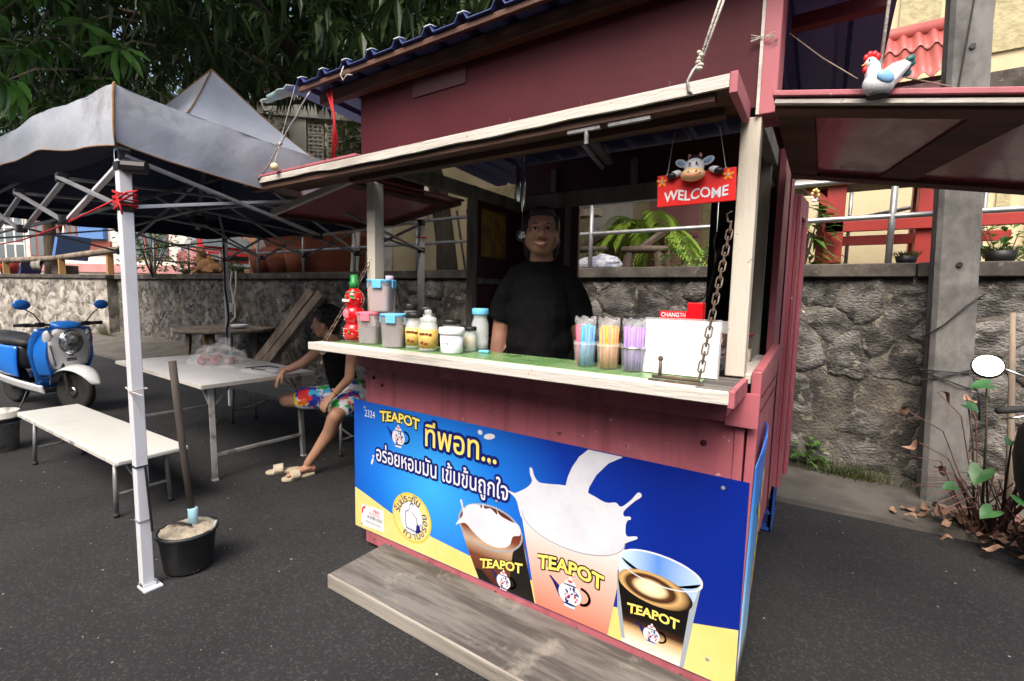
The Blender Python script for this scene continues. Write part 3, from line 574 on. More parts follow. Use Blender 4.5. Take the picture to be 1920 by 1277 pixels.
# wooden step in front of the stall
st = thing('wooden_platform', 'weathered plywood step board on the asphalt before the stall', 'step', (-1,-.2,0))
b = B().box((-1.83,-.37,.054),(.1,-.012,.074)); b.build('top_board', 'ply', st, bevel=.003)
kb('front_plank', (-1.835,-.385,.002), (.1,-.371,.073), 'ply_edge', .004, st); kb('bearer', (-1.82,-.369,.002), (-1.76,-.02,.053), 'ply_edge', .003, st); kb('bearer', (-.9,-.369,.002), (-.84,-.02,.053), 'ply_edge', .003, st); kb('bearer', (0,-.369,.002), (.06,-.02,.053), 'ply_edge', .003, st)
cr = thing('blue_crate', 'blue plastic crate under the rear of the stall', 'crate', (-.3,1.85,0))
b = B(); x0,x1,y0,y1 = -.5,-.03,1.62,1.98
for z in (.0,.11,.22,.33): 
    for (a, c) in (((x0,y0),(x1,y0)),((x1,y0),(x1,y1)),((x1,y1),(x0,y1)),((x0,y1),(x0,y0))): b.beam((a[0],a[1],z+.02),(c[0],c[1],z+.02), .025,.022)
for i in range(7):
    for y in (y0,y1): b.beam((x0+(x1-x0)*i/6,y,0),(x0+(x1-x0)*i/6,y,.36), .018,.018)
    for x in (x0,x1): b.beam((x,y0+(y1-y0)*i/6,0),(x,y0+(y1-y0)*i/6,.36), .018,.018)
b.build('lattice', 'blue_plastic', cr); B().box((x0+.01,y0+.01,.012),(x1-.01,y1-.01,.02)).build('base', 'blue_plastic', cr)

# ---------------------------------------------------------------- text
def text2d(s, size=1.0, offset=0.0, res=3):
    c = bpy.data.curves.new('t', 'FONT'); c.body = s; c.size = size; c.offset = offset; c.dimensions = '2D'; c.fill_mode = 'BOTH'; c.resolution_u = res
    o = bpy.data.objects.new('t', c); C.objects.link(o)
    dg = bpy.context.evaluated_depsgraph_get(); me = o.evaluated_get(dg).to_mesh()
    vs = [(v.co.x, v.co.y) for v in me.vertices]; fs = [tuple(p.vertices) for p in me.polygons]
    bpy.data.objects.remove(o); bpy.data.curves.remove(c); return vs, fs
def fit(tv, u0, v0, u1, v1):
    vs, fs = tv; a = min(p[0] for p in vs); b_ = max(p[0] for p in vs); c = min(p[1] for p in vs); d = max(p[1] for p in vs)
    return [(u0+(p[0]-a)/(b_-a)*(u1-u0), v0+(p[1]-c)/(d-c)*(v1-v0)) for p in vs], fs
def emit(b, tv, fr_, d, m=0, outline=0, warp=None, om=1):
    O, X, Y = [Vector(q) for q in fr_]; N = X.cross(Y).normalized(); vs, fs = tv
    wp = [(warp(*p) if warp else p) for p in vs]
    if outline:
        for k in range(14):
            a = 2*PI*k/14; dx, dy = outline*math.cos(a), outline*math.sin(a)
            b.add([O+X*(p[0]+dx)+Y*(p[1]+dy)+N*(d+k*.00006) for p in wp], fs, om)
        d += .0012
    b.add([O+X*p[0]+Y*p[1]+N*d for p in wp], fs, m)
# ---------------------------------------------------------------- printed banner
def grad(name, stops, fn='radial', c=(0,0,0), sc_=(1,1,1), rough=.3):
    m = M(name, stops[0][1], rough, bump=.22, bs=4, bdist=.02); t = m.node_tree; N = t.nodes; L = t.links; b = N['Principled BSDF']
    tc = N.new('ShaderNodeTexCoord'); mp = N.new('ShaderNodeMapping'); mp.inputs['Scale'].default_value = sc_; mp.inputs['Location'].default_value = tuple(-c[i]*sc_[i] for i in range(3))
    L.new(tc.outputs['Object'], mp.inputs[0])
    if fn == 'radial': q = N.new('ShaderNodeVectorMath'); q.operation = 'LENGTH'; L.new(mp.outputs[0], q.inputs[0]); s = q.outputs['Value']
    else: q = N.new('ShaderNodeSeparateXYZ'); L.new(mp.outputs[0], q.inputs[0]); s = q.outputs[fn]
    cr_ = N.new('ShaderNodeValToRGB'); L.new(s, cr_.inputs[0]); e = cr_.color_ramp.elements
    e[0].position, e[0].color = stops[0][0], (*stops[0][1],1); e[1].position, e[1].color = stops[-1][0], (*stops[-1][1],1)
    for p_, c_ in stops[1:-1]: q = e.new(p_); q.color = (*c_,1)
    L.new(cr_.outputs[0], b.inputs['Base Color']); return m
grad('print_blue', [(0,P((60,170,235))),(.35,P((28,115,215))),(.7,P((12,52,160))),(1,P((8,36,135)))], 'radial', (.62,0,.4), (1/1.2,0,1/1.0))
M('print_yellow', P((225,200,115)), .3, P((230,210,140)), 3); M('print_navy', P((16,24,104)), .35); M('print_gold', P((248,224,110)), .3); M('print_white', P((215,218,224)), .3)
M('print_black', (.008,.007,.006), .3); M('print_red', P((215,40,45)), .35); M('print_milk', P((212,214,222)), .3, P((192,195,208)), 5, .45, .75); M('print_grey', P((150,160,170)), .3); M('print_ochre', P((215,190,70)), .3)
grad('print_coffee', [(0,P((60,25,15))),(.4,P((110,60,40))),(.62,P((190,160,130))),(.8,P((120,60,40))),(1,P((90,40,28)))], 'Z', (0,0,0), (1,1,3.2))
grad('print_pink', [(0,P((205,120,98))),(.35,P((222,160,142))),(.72,P((226,192,182))),(1,P((225,216,216)))], 'Z', (0,0,0), (1,1,2.7))
grad('print_espresso', [(0,P((236,226,205))),(.22,P((205,170,120))),(.34,P((60,35,20))),(.45,P((14,10,8))),(1,P((10,8,7)))], 'Z', (0,0,.02), (1,1,4.2))
grad('print_crema', [(0,P((250,236,205))),(.35,P((240,215,165))),(.5,P((90,55,30))),(.62,P((60,35,20))),(.75,P((210,170,110))),(1,P((40,24,14)))], 'radial', (1.77,0,.272), (6.6,0,13.))
grad('print_rimglass', [(0,P((200,225,245))),(.5,P((90,140,215))),(1,P((180,205,235)))], 'X', (1.64,0,0), (3.2,1,1))
VB = thing('vinyl_banner', 'printed blue and yellow drinks banner across the front of the stall', 'banner', (-2.09,-.008,.105))
def U(d): return (Vector((0,-d,0)), Vector((1,0,0)), Vector((0,0,1)))
def sheet(name, polys, mat, d, par=VB):
    b = B()
    for pl in polys: b.flat([(p[0], max(.002, p[1])) for p in pl], *U(d))
    return b.build(name, mat, par, local=True)
B().box((0,-.004,0),(2.088,0,.771)).build('sheet', 'print_blue', VB, local=True)
sheet('yellow_band', [[(0.002,.24),(.002,.002),(2.086,.002),(2.086,.232),(1.941,.196),(1.62,.134),(1.25,.105),(.877,.1),(.622,.118),(.31,.163),(.113,.214)][::-1]], 'print_yellow', .0045)
def outl(tv, u0,v0,u1,v1): return fit(tv,u0,v0,u1,v1)
b = B(); emit(b, outl(text2d('2324'), .095,.683,.182,.725), U(.0048), .0); b.build('number_print', 'print_white', VB, local=True)
def teapot_word(par, u0, u1, v0, h, rise, slant=0.0, d=.0075, oc='print_black', ol=.006):
    b = B(); tv = fit(text2d('TEAPOT', offset=.03), 0, 0, 1, 1)
    def wp(x, y): 
        yy = y*(1+.18*(2*abs(x-.5))**2); return (u0+(u1-u0)*x, v0 + yy*h + rise*(1-(2*x-1)**2) + slant*x)
    emit(b, tv, U(d), 0, 0, ol, wp, 1)
    # small serifs at stroke ends
    for x in (0.005,.128,.155,.33,.46,.5,.562,.875,.995):
        y0_ = .86 if x in (.005,.128,.875,.995) else 0
        q = [wp(x-.012,y0_-.06 if y0_ else 0), wp(x+.012,y0_-.06 if y0_ else 0), wp(x+.02,y0_+.14), wp(x-.02,y0_+.14)]
        b.flat(q, *U(d+.0014), m=0)
    b.build('brand_lettering', ['print_gold',oc], par, local=True)
def teapot_pic(par, cu, cv, s, d=.0075):
    f0 = lambda pts: [(cu+p[0]*s, max(.002,cv+p[1]*s)) for p in pts]
    g = B()
    g.flat(f0([(-.38,.12),(-.95,.52),(-1.05,.5),(-.85,.3),(-.5,-.3)][::-1]), *U(d)); g.build('teapot_spout', 'print_navy', par, local=True)
    g = B().flat(f0(oval((0,0),.55,.5)), *U(d+.0003)).flat(f0([(-.3,-.42),(.3,-.42),(.24,-.62),(-.24,-.62)][::-1]), *U(d+.0002)).flat(f0(oval((0,.5),.26,.14)), *U(d+.0002)).flat(f0(oval((0,.7),.08,.08)), *U(d+.0003)); g.build('teapot_body', 'print_white', par, local=True)
    g = B()
    hp = [(.5+.42*math.sin(a)*1.0, .08+.36*math.cos(a)) for a in [PI*i/10 for i in range(11)]]; 
    for a, c in zip(hp, hp[1:]):
        nx, ny = c[1]-a[1], a[0]-c[0]; l = math.hypot(nx,ny); nx, ny = nx/l*.06, ny/l*.06
        g.flat(f0([(a[0]-nx,a[1]-ny),(c[0]-nx,c[1]-ny),(c[0]+nx,c[1]+ny),(a[0]+nx,a[1]+ny)]), *U(d+.0001)); g.flat(f0([(c[0]-nx,c[1]-ny),(a[0]-nx,a[1]-ny),(a[0]+nx,a[1]+ny),(c[0]+nx,c[1]+ny)]), *U(d+.0001))
    rg = random.Random(3)
    for i in range(16): a = rg.uniform(0,2*PI); q = rg.uniform(.1,.42); g.flat(f0(oval((q*math.cos(a),q*math.sin(a)*.9),rg.uniform(.04,.12),rg.uniform(.02,.05),8,rg.uniform(0,3))), *U(d+.0005+i*.00005))
    g.flat(f0(oval((0,.4),.33,.035,12)), *U(d+.0007)); g.flat(f0(oval((0,-.46),.32,.05,12)), *U(d+.0007)); g.build('teapot_pattern', 'print_navy', par, local=True)
    g = B()
    for i in range(8): a = rg.uniform(0,2*PI); q = rg.uniform(.05,.4); g.flat(f0(oval((q*math.cos(a),q*math.sin(a)*.7-.05),rg.uniform(.03,.1),rg.uniform(.02,.04),8,rg.uniform(0,3))), *U(d+.0014+i*.00005))
    g.flat(f0(oval((0,.58),.12,.05,10)), *U(d+.0014)); g.build('teapot_red', 'print_red', par, local=True)
teapot_word(VB, .228,.53,.672,.056,.02, .0, .0055); teapot_pic(VB, .372,.61,.09, .0055)
b = B(); emit(b, outl(text2d('ทีพอท...', offset=.012), .573,.602,1.03,.735), U(.0055), 0, 0, .016); b.build('slogan_lettering', ['print_gold','print_navy'], VB, local=True)
b = B(); emit(b, outl(text2d('อร่อยหอมมัน เข้มข้นถูกใจ', offset=.012), .193,.41,1.098,.548), U(.0055), 0, 0, .012); b.build('slogan_lettering', ['print_white','print_navy'], VB, local=True)
sheet('milk_drops', [oval((.93,.74),.014,.012), oval((.985,.729),.034,.014,16,.25), oval((.167,.462),.008,.007), oval((.158,.43),.008,.024,16,-.4)], 'print_white', .0055)
# badge
sheet('badge_ring', [oval((.471,.18),.147,.139,40)], 'print_ochre', .0052); sheet('badge_face', [oval((.471,.18),.134,.127,40)], 'print_yellow', .0056); sheet('badge_disc', [oval((.471,.18),.085,.09,32)], 'print_white', .006)
hand = [(.437,.12),(.505,.115),(.515,.15),(.51,.185),(.49,.2),(.48,.215),(.487,.25),(.478,.262),(.462,.25),(.455,.22),(.432,.205),(.428,.185),(.43,.16)]
sheet('thumb_outline', [[(.471+(p[0]-.471)*1.12,.18+(p[1]-.18)*1.1) for p in hand]], 'print_navy', .0063); sheet('thumb', [hand], 'print_white', .0066); sheet('cuff', [[(.505,.1),(.54,.12),(.535,.155),(.512,.155)]], 'print_navy', .0069)
b = B()
def arctext(cl, a0, a1, r_, size, inward):
    for i, s in enumerate(cl):
        vs, fs = text2d(s, size, .008*0); a = a0+(a1-a0)*i/max(1,len(cl)-1)
        w_ = (min(p[0] for p in vs)+max(p[0] for p in vs))/2
        ca, sa = math.cos(a), math.sin(a); tx, ty = (sa,-ca) if not inward else (-sa,ca); nx, ny = (ca,sa) if not inward else (-ca,-sa)
        b.add([Vector((.471+ca*r_+tx*(p[0]-w_)+nx*(p[1]-size*.25), -.0075, .18+sa*r_+ty*(p[0]-w_)+ny*(p[1]-size*.25))) for p in vs], fs)
arctext(['รั','บ','ป','ร','ะ','กั','น'], R(165), R(62), .104, .062, False); arctext(['ค','ว','า','ม','อ','ร่','อ','ย'], R(245), R(378), .104, .06, True)
stuff(b.build('badge_lettering', 'print_navy', VB, local=True))
sheet('contact_label', [[(.056,.018),(.254,.03),(.25,.158),(.056,.152)]], 'print_white', .0052)
b = B(); emit(b, outl(text2d('F&N', offset=.02), .165,.122,.212,.143), U(.0056), 0); emit(b, outl(text2d('ทีพอทผู้บริโภค'), .125,.103,.225,.118), U(.0056), 0)
for a0 in range(8): 
    p_ = [(.1+.04*math.cos(R(100+12*k)),.105+.04*math.sin(R(100+12*k))) for k in (a0,a0+1)]; q_ = [(.1+.028*math.cos(R(100+12*k)),.105+.028*math.sin(R(100+12*k))) for k in (a0+1,a0)]
    b.flat((p_+q_)[::-1], *U(.0056))
b.build('label_red_print', 'print_red', VB, local=True)
b = B(); emit(b, outl(text2d('0-2789-3255', offset=.015), .112,.078,.236,.096), U(.0056), 0); emit(b, outl(text2d('อร่อยหอมมันเข้มข้น'), .095,.05,.225,.062), U(.0056), 0); b.build('label_black_print', 'print_black', VB, local=True)
# milk stream and the three glasses
def blob(pts, n=4):     # Catmull-Rom closed outline
    o = []; k = len(pts)
    for i in range(k):
        p0,p1,p2,p3 = (pts[(i+j-1)%k] for j in range(4))
        for j in range(n):
            t_ = j/n; o.append(tuple(.5*((2*p1[c])+(-p0[c]+p2[c])*t_+(2*p0[c]-5*p1[c]+4*p2[c]-p3[c])*t_*t_+(-p0[c]+3*p1[c]-3*p2[c]+p3[c])*t_**3) for c in (0,1)))
    return o
g1 = sheet('iced_coffee_glass', [[(.80,.27),(.86,.14),(.935,.003),(1.255,.003),(1.215,.15),(1.185,.3)][::1]], 'print_coffee', .0054)
sheet('iced_coffee_dark', [[(1.11,.003),(1.255,.003),(1.215,.15),(1.18,.28),(1.13,.2)], [(.935,.003),(1.02,.003),(.99,.03),(.955,.055),(.91,.05)]], 'print_black', .0056)
sheet('glass_rim', [oval((.992,.283),.192,.113,36,.05)], 'print_grey', .0058); sheet('glass_liquid', [oval((.993,.282),.182,.104,36,.05)], 'print_coffee', .006)
sheet('milk_splash', [blob([(.80,.262),(.83,.3),(.822,.345),(.812,.372),(.825,.375),(.838,.335),(.87,.365),(.93,.38),(.945,.365),(.955,.395),(.965,.37),(1.0,.38),(1.04,.36),(1.03,.405),(1.05,.365),(1.11,.35),(1.16,.345),(1.17,.3),(1.13,.28),(1.11,.23),(1.05,.2),(.97,.2),(.9,.23),(.85,.262),(.81,.25),(.785,.235)])], 'print_milk', .0062)
sheet('milk_stream', [[(1.49,.769),(1.45,.73),(1.42,.68),(1.4,.63),(1.385,.56),(1.49,.55),(1.5,.61),(1.53,.67),(1.58,.73),(1.64,.769)]], 'print_milk', .0062)
sheet('milk_glass', [[(1.172,.41),(1.21,.24),(1.262,.003),(1.605,.003),(1.635,.2),(1.665,.43)]], 'print_pink', .006)
sheet('milk_splash', [blob([(1.085,.497),(1.14,.468),(1.16,.42),(1.18,.38),(1.25,.34),(1.36,.315),(1.47,.312),(1.58,.345),(1.645,.39),(1.665,.42),(1.7,.445),(1.712,.455),(1.705,.462),(1.668,.452),(1.662,.49),(1.668,.515),(1.682,.525),(1.676,.535),(1.655,.53),(1.652,.55),(1.69,.598),(1.72,.628),(1.712,.642),(1.7,.635),(1.68,.605),(1.64,.565),(1.617,.577),(1.572,.565),(1.5,.585),(1.398,.592),(1.306,.578),(1.26,.575),(1.235,.6),(1.225,.628),(1.212,.63),(1.214,.6),(1.225,.57),(1.2,.535),(1.15,.5),(1.13,.492)],3)], 'print_milk', .0066)
gp = []
for i in range(24):
    a0, a1 = PI+PI*i/24, PI+PI*(i+1)/24
    gp.append([(1.42+.245*math.cos(a0),.42+.108*math.sin(a0)),(1.42+.245*math.cos(a1),.42+.108*math.sin(a1)),(1.42+.241*math.cos(a1),.42+.104*math.sin(a1)),(1.42+.241*math.cos(a0),.42+.104*math.sin(a0))])
sheet('glass_rim_line', gp, 'print_grey', .007)
sheet('espresso_glass', [[(1.637,.3),(1.645,.15),(1.668,.003),(1.905,.003),(1.928,.2),(1.95,.36)]], 'print_espresso', .006)
sheet('glass_side', [[(1.895,.003),(1.91,.003),(1.935,.2),(1.957,.36),(1.925,.3)]], 'print_grey', .0063); sheet('glass_side', [[(1.634,.3),(1.642,.15),(1.665,.02),(1.68,.02),(1.66,.15)]], 'print_grey', .0063)
sheet('glass_rim', [oval((1.803,.362),.158,.058,36,-.03)], 'print_white', .0064); sheet('glass_inner', [oval((1.802,.361),.151,.052,36,-.03),[(1.652,.36),(1.64,.28),(1.72,.22),(1.88,.22),(1.935,.28),(1.953,.355),(1.88,.32),(1.74,.322)]], 'print_rimglass', .0067)
sheet('crema', [oval((1.785,.272),.145,.064,36,-.04)], 'print_crema', .007)
gp = []
for i in range(24):
    a0, a1 = PI+PI*i/24, PI+PI*(i+1)/24
    gp.append([(1.803+.158*math.cos(a0),.352+.06*math.sin(a0)),(1.803+.158*math.cos(a1),.352+.06*math.sin(a1)),(1.803+.153*math.cos(a1),.352+.055*math.sin(a1)),(1.803+.153*math.cos(a0),.352+.055*math.sin(a0))])
sheet('glass_rim_line', gp, 'print_white', .0074)
teapot_word(VB, .945,1.185,.06,.045,.012,.055,.0072,'print_black',.004); teapot_pic(VB, 1.083,.044,.072,.0072)
teapot_word(VB, 1.268,1.58,.172,.06,.028,.008,.0078,'print_black',.006); teapot_pic(VB, 1.43,.115,.1,.0078)
teapot_word(VB, 1.686,1.885,.135,.038,.012,.008,.0072,'print_black',.003); teapot_pic(VB, 1.785,.083,.06,.0072)
for (u,v) in ((1.032,.424),(2.006,.734),(1.992,.079),(.095,.735),(.99,.6),(.06,.03)):
    B().lathe([(0,0),(.0075,0),(.006,.004),(0,.005)], (u,-.004,v), 10, rot=rotx(R(90))).build('screw', 'worn_metal', VB, local=True)
# side banner wrapped round the corner, curling away at the top
SB = thing('side_banner', 'narrow blue banner curling off the right corner of the stall', 'banner', (0,.1,.1))
grad('print_side', [(0,P((235,210,125))),(.2,P((160,205,235))),(.5,P((100,165,225))),(.75,P((60,125,205))),(1,P((40,90,185)))], 'Z', (0,0,.0), (1,1,1.05))
def sbf(u, v): 
    z = .02+.9*v; y = .0+.25*u; cut = .985-(.0 if u > .7 else (.7-u)*.25)
    return (-.002+.014*v+.03*math.sin(u*PI)*v*.6, y-.1, min(z, cut)+.02)
B().grid(sbf, 8, 10).build('sheet', 'print_side', SB, local=True, solid=.003, smooth=True)
b = B(); rg = random.Random(5)
for i in range(9):
    v = .35+.055*i; u0 = .4+.3*rg.random(); p = Vector(sbf(u0, v))+Vector((.0035,0,0)); b.flat([(-.02,-.03),(.02,-.022),(.03,.0),(.018,.03),(-.012,.02),(-.03,.01)], p, Vector((0,1,0)), Vector((0,0,1)))
b.build('lettering', 'print_ochre', SB, local=True)

# ================================================================ POP-UP CANOPY TENT
TN = thing('canopy_tent', 'pop-up canopy tent with faded blue grey top and white pole', 'tent', (-4.3,.2,0))
cA, cB, cC, cD = Vector((-2.57,-.9,0)), Vector((-6.0,-.95,0)), Vector((-6.1,1.2,0)), Vector((-2.76,1.22,0)); ap = Vector((-4.18,.24,3.3))
pz = 2.14
def leg(c, dz0, mat, w_=.045, lean=(0,0)):
    return B().beam((c.x,c.y,.012),(c.x+lean[0],c.y+lean[1],pz), w_, w_, (0,1,0)).build('leg', mat, TN, bevel=.004)
lg = leg(cA, 0, 'white_metal', .05, (-.005,.0)); leg(cB,0,'white_metal'); leg(cC,0,'white_metal'); leg(cD,0,'white_metal')
B().box((cA.x-.035,cA.y-.03,.002),(cA.x+.055,cA.y+.05,.01)).box((cA.x-.028,cA.y-.025,.01),(cA.x+.028,cA.y+.03,.03)).build('foot_plate', 'white_metal', lg)
for z, m_ in ((.63,'black'),(.355,'galv'),(2.035,'black')): B().box((cA.x-.029,cA.y-.03,z),(cA.x+.028,cA.y+.03,z+(.006 if z < 1 else .035))).build('band', m_, lg)
B().tube([(cA.x+.03,cA.y-.01,2.05),(cA.x+.09,cA.y+.06,2.05)], .03, 10).build('slider_bracket', 'black', lg)
B().tube([(cA.x+.032,cA.y+.01,.63),(cA.x+.045,cA.y+.02,.3)], .006, 6).build('strap', 'black', lg)
b = B()
for k in range(6):
    z = 1.87+.012*k+.004*math.sin(k*3); b.tube([(cA.x+(.034)*sx_,cA.y+.034*sy_,z+.008*sx_*((-1)**k)) for sx_, sy_ in ((-1,-1),(1,-1),(1,1),(-1,1))], .006, 6, closed=True)
b.tube([(cA.x+.03,cA.y-.035,1.9),(cA.x+.09,cA.y-.02,1.925),(cA.x+.12,cA.y+.01,1.935),(cA.x+.1,cA.y+.0,1.92),(cA.x+.035,cA.y-.035,1.885)], .0045, 6)
b.tube([(cA.x+.03,cA.y-.035,1.9),(cA.x+.05,cA.y-.03,1.83)], .0045, 6)
b.build('red_binding', 'red_string', lg, smooth=True)
b = B().tube([(cA.x-.034,cA.y-.03,1.02),(cA.x+.034,cA.y-.034,1.01),(cA.x+.034,cA.y+.034,1.015),(cA.x-.034,cA.y+.034,1.02)], .003, 5, closed=True).tube([(cA.x+.03,cA.y-.034,1.01),(cA.x+.08,cA.y,.99)], .003, 5).tube([(cA.x+.03,cA.y-.034,1.01),(cA.x+.04,cA.y,.9)], .003, 5); b.build('pink_tie', 'rope', lg)
# cloth: roof surface with sagging valleys and a valance
def edge_pt(i, t_): 
    q = (cA,cB,cC,cD); a, c = q[i], q[(i+1)%4]; return a.lerp(c, t_)
def eave(i, t_):   # crest of the valance: pointed at the legs, sagging between
    p = edge_pt(i, t_); out = (p-Vector((ap.x,ap.y,0))); out.z = 0; out.normalize()
    sag = math.sin(PI*t_); s = 1-sag
    z = 2.40+.03*noise.noise((i*3,t_*5,0)) - .045*sag**.6*(0 if i == 0 else 1) + (.05*math.sin(PI*t_) if i == 0 else 0)
    return Vector((p.x,p.y,z)) + out*(.05+.02*noise.noise((i,t_*4,1)))
def roof_fn(i):
    def fn(u, v):
        e = eave(i, u); p = e.lerp(ap, v)
        sag = .36*math.sin(PI*v**.8)*(.8+.2*math.sin(PI*u))
        p = p - Vector((0,0,sag)); p.z += .018*noise.noise((p.x*3,p.y*3,4)) * math.sin(PI*min(1,v*1.2))
        if v > .96: p.z -= .0
        return p
    return fn
for i in range(4):
    B().grid(roof_fn(i), 24, 18).build('canopy_panel', 'canopy_cloth', TN, smooth=True)
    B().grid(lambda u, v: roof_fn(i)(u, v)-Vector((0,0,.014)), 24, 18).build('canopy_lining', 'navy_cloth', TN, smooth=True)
    def val(u, v):
        e = eave(i, u); out = (e-Vector((ap.x,ap.y,0))); out.z = 0; out.normalize()
        sg = math.sin(PI*u)
        hgt = .255 if i != 0 else .27-.08*sg
        return e - Vector((0,0,hgt*v+.03*sg*v*(i == 3))) + out*(.02*math.sin(v*2.5)+.018*v*noise.noise((u*7,i,0))+.012*noise.noise((u*16,v*2,i)))
    B().grid(val, 40, 6).build('valance', 'canopy_cloth', TN, smooth=True)
    B().tube([val(k/40, 1.0) for k in range(41)], .004, 5).build('hem', 'piping', TN, smooth=True)
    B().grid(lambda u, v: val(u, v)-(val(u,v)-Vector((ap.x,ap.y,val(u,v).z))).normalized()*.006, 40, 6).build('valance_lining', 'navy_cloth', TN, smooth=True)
    B().tube([roof_fn(i)(0, k/14)+Vector((0,0,.005)) for k in range(15)], .005, 5).build('seam_piping', 'piping', TN, smooth=True)
    B().tube([val(0, k/6)+Vector((.004,-.004,0)) for k in range(7)], .005, 5).build('seam_piping', 'piping', TN, smooth=True)
b = B(); rg = random.Random(2)
for k in range(26):
    p0 = Vector((-3.05+rg.uniform(-.12,.12), -.1+rg.uniform(-.12,.12), 2.39)); p1 = p0+Vector((rg.uniform(-.12,.12),rg.uniform(-.12,.12),rg.uniform(-.01,.08))); b.tube([p0,(p0+p1)/2+Vector((0,0,.02)),p1], .0025, 4)
tag(b.build('dry_twigs', 'bark'), 'small heap of dry twigs lying on the sagging canopy', 'twigs')
# truss: scissor bars along each side and to the centre
def bar(p, q, mat='grey_metal', w_=.026, h_=.016): B().beam(p, q, w_, h_).build('truss_bar', mat, TN, bevel=.002)
zt, zb = 2.1, 1.87
for i, nseg in ((0,4),(1,2),(2,4),(3,2)):
    for k in range(nseg):
        a0, a1 = edge_pt(i, k/nseg), edge_pt(i, (k+1)/nseg); dn = (a1-a0).normalized().cross(Vector((0,0,1)))*.014
        up_, lo_ = (zt, zb)
        za, zc = (up_, lo_) 
        bar((a0.x,a0.y,za)+Vector((0,0,0)) if False else Vector((a0.x,a0.y,za))+dn, Vector((a1.x,a1.y,zc))+dn, 'white_metal' if (i in (0,3) and k in (0,nseg-1)) else 'grey_metal'); bar(Vector((a0.x,a0.y,zc))-dn, Vector((a1.x,a1.y,za))-dn)
        for zz in (za, zc): B().obb((a1.x,a1.y,zz), (.05,.05,.05)).build('joint', 'black', TN, bevel=.006)
ctr = Vector(((cA.x+cC.x)/2, (cA.y+cC.y)/2, 0))
for i, t_ in ((0,.5),(1,.5),(2,.5),(3,.5),(0,.25),(2,.75),(0,.75),(2,.25)):
    e = edge_pt(i, t_); m_ = ctr if t_ == .5 else None
    if m_ is None: e2 = edge_pt(2 if i == 0 else 0, 1-t_); m_ = (e+e2)/2
    bar(Vector((e.x,e.y,zt)), Vector((m_.x,m_.y,zb+.3))); bar(Vector((e.x,e.y,zb)), Vector((m_.x,m_.y,zt+.28)))
B().tube([(ctr.x,ctr.y,2.0),(ap.x,ap.y,3.26)], .02, 8).build('centre_mast', 'grey_metal', TN); B().obb((ctr.x,ctr.y,2.08), (.1,.1,.07)).build('hub', 'black', TN, bevel=.01)
for c in (cA,cB,cC,cD): B().tube([(c.x,c.y,2.12),(c.x*.5+ctr.x*.5,c.y*.5+ctr.y*.5,2.62)], .014, 6).build('rafter_pole', 'grey_metal', TN)
B().tube([(cD.x-.03,cD.y-.03,1.98),(cD.x+.03,cD.y-.03,1.975),(cD.x+.03,cD.y+.03,1.98),(cD.x-.03,cD.y+.03,1.98)], .006, 5, closed=True).build('red_binding', 'red_string', TN)
B().tube([(cC.x+.03,cC.y-.03,2.05),(cC.x+.05,cC.y-.04,1.5),(cC.x+.14,cC.y-.05,1.15),(cC.x+.03,cC.y-.03,1.0),(cC.x+.03,cC.y-.03,.5)], .012, 6).build('strap', 'black', TN, smooth=True)
rs_ = [Vector((cA.x-.03,cA.y-.03,1.9)).lerp(Vector((-7.5,-.75,1.95)), k/12)-Vector((0,0,.1*math.sin(PI*k/12))) for k in range(13)]
tag(B().tube(rs_, .005, 5).build('guy_string', 'red_string', smooth=True), 'red string running left from the front tent leg', 'string')

# ================================================================ TABLE, BENCHES
def yawed(cx, cy, a): 
    ca, sa = math.cos(a), math.sin(a); return lambda u, v, z: Vector((cx+u*ca-v*sa, cy+u*sa+v*ca, z))
def quadbox(L, u0,u1,v0,v1,z0,z1):
    q = [L(u,v,z) for z in (z0,z1) for u, v in ((u0,v0),(u1,v0),(u1,v1),(u0,v1))]
    return B().add(q, [(0,3,2,1),(4,5,6,7),(0,1,5,4),(1,2,6,5),(2,3,7,6),(3,0,4,7)])
tb = thing('folding_table', 'white folding table with grey steel legs under the canopy', 'table', (-4.6,.35,0))
TL = yawed(-4.62,.34,-.03)
quadbox(TL,-.96,.96,-.46,.46,.752,.78).build('tabletop', 'table_white', tb, bevel=.006)
quadbox(TL,-.965,.965,-.466,-.4605,.75,.779).build('edge_strip', 'white_edge', tb); quadbox(TL,.9605,.966,-.46,.46,.75,.779).build('edge_strip', 'white_edge', tb)
for su in (-1,1):
    for sv in (-1,1):
        B().beam(TL(su*.86,sv*.36,.75), TL(su*.9,sv*.37,.012), .04,.03).build('leg', 'worn_metal', tb, bevel=.003)
        B().beam(TL(su*.872,sv*.36,.56), TL(su*.68,sv*.36,.75), .02,.014).build('brace', 'worn_metal', tb); B().beam(TL(su*.872,sv*.36,.58), TL(su*.86,sv*.2,.75), .02,.014).build('brace', 'worn_metal', tb)
        B().obb(TL(su*.9,sv*.37,.008), (.045,.036,.016)).build('foot', 'plastic_white', tb)
    B().beam(TL(su*.889,-.36,.2), TL(su*.889,.36,.2), .035,.02).build('stretcher', 'worn_metal', tb)
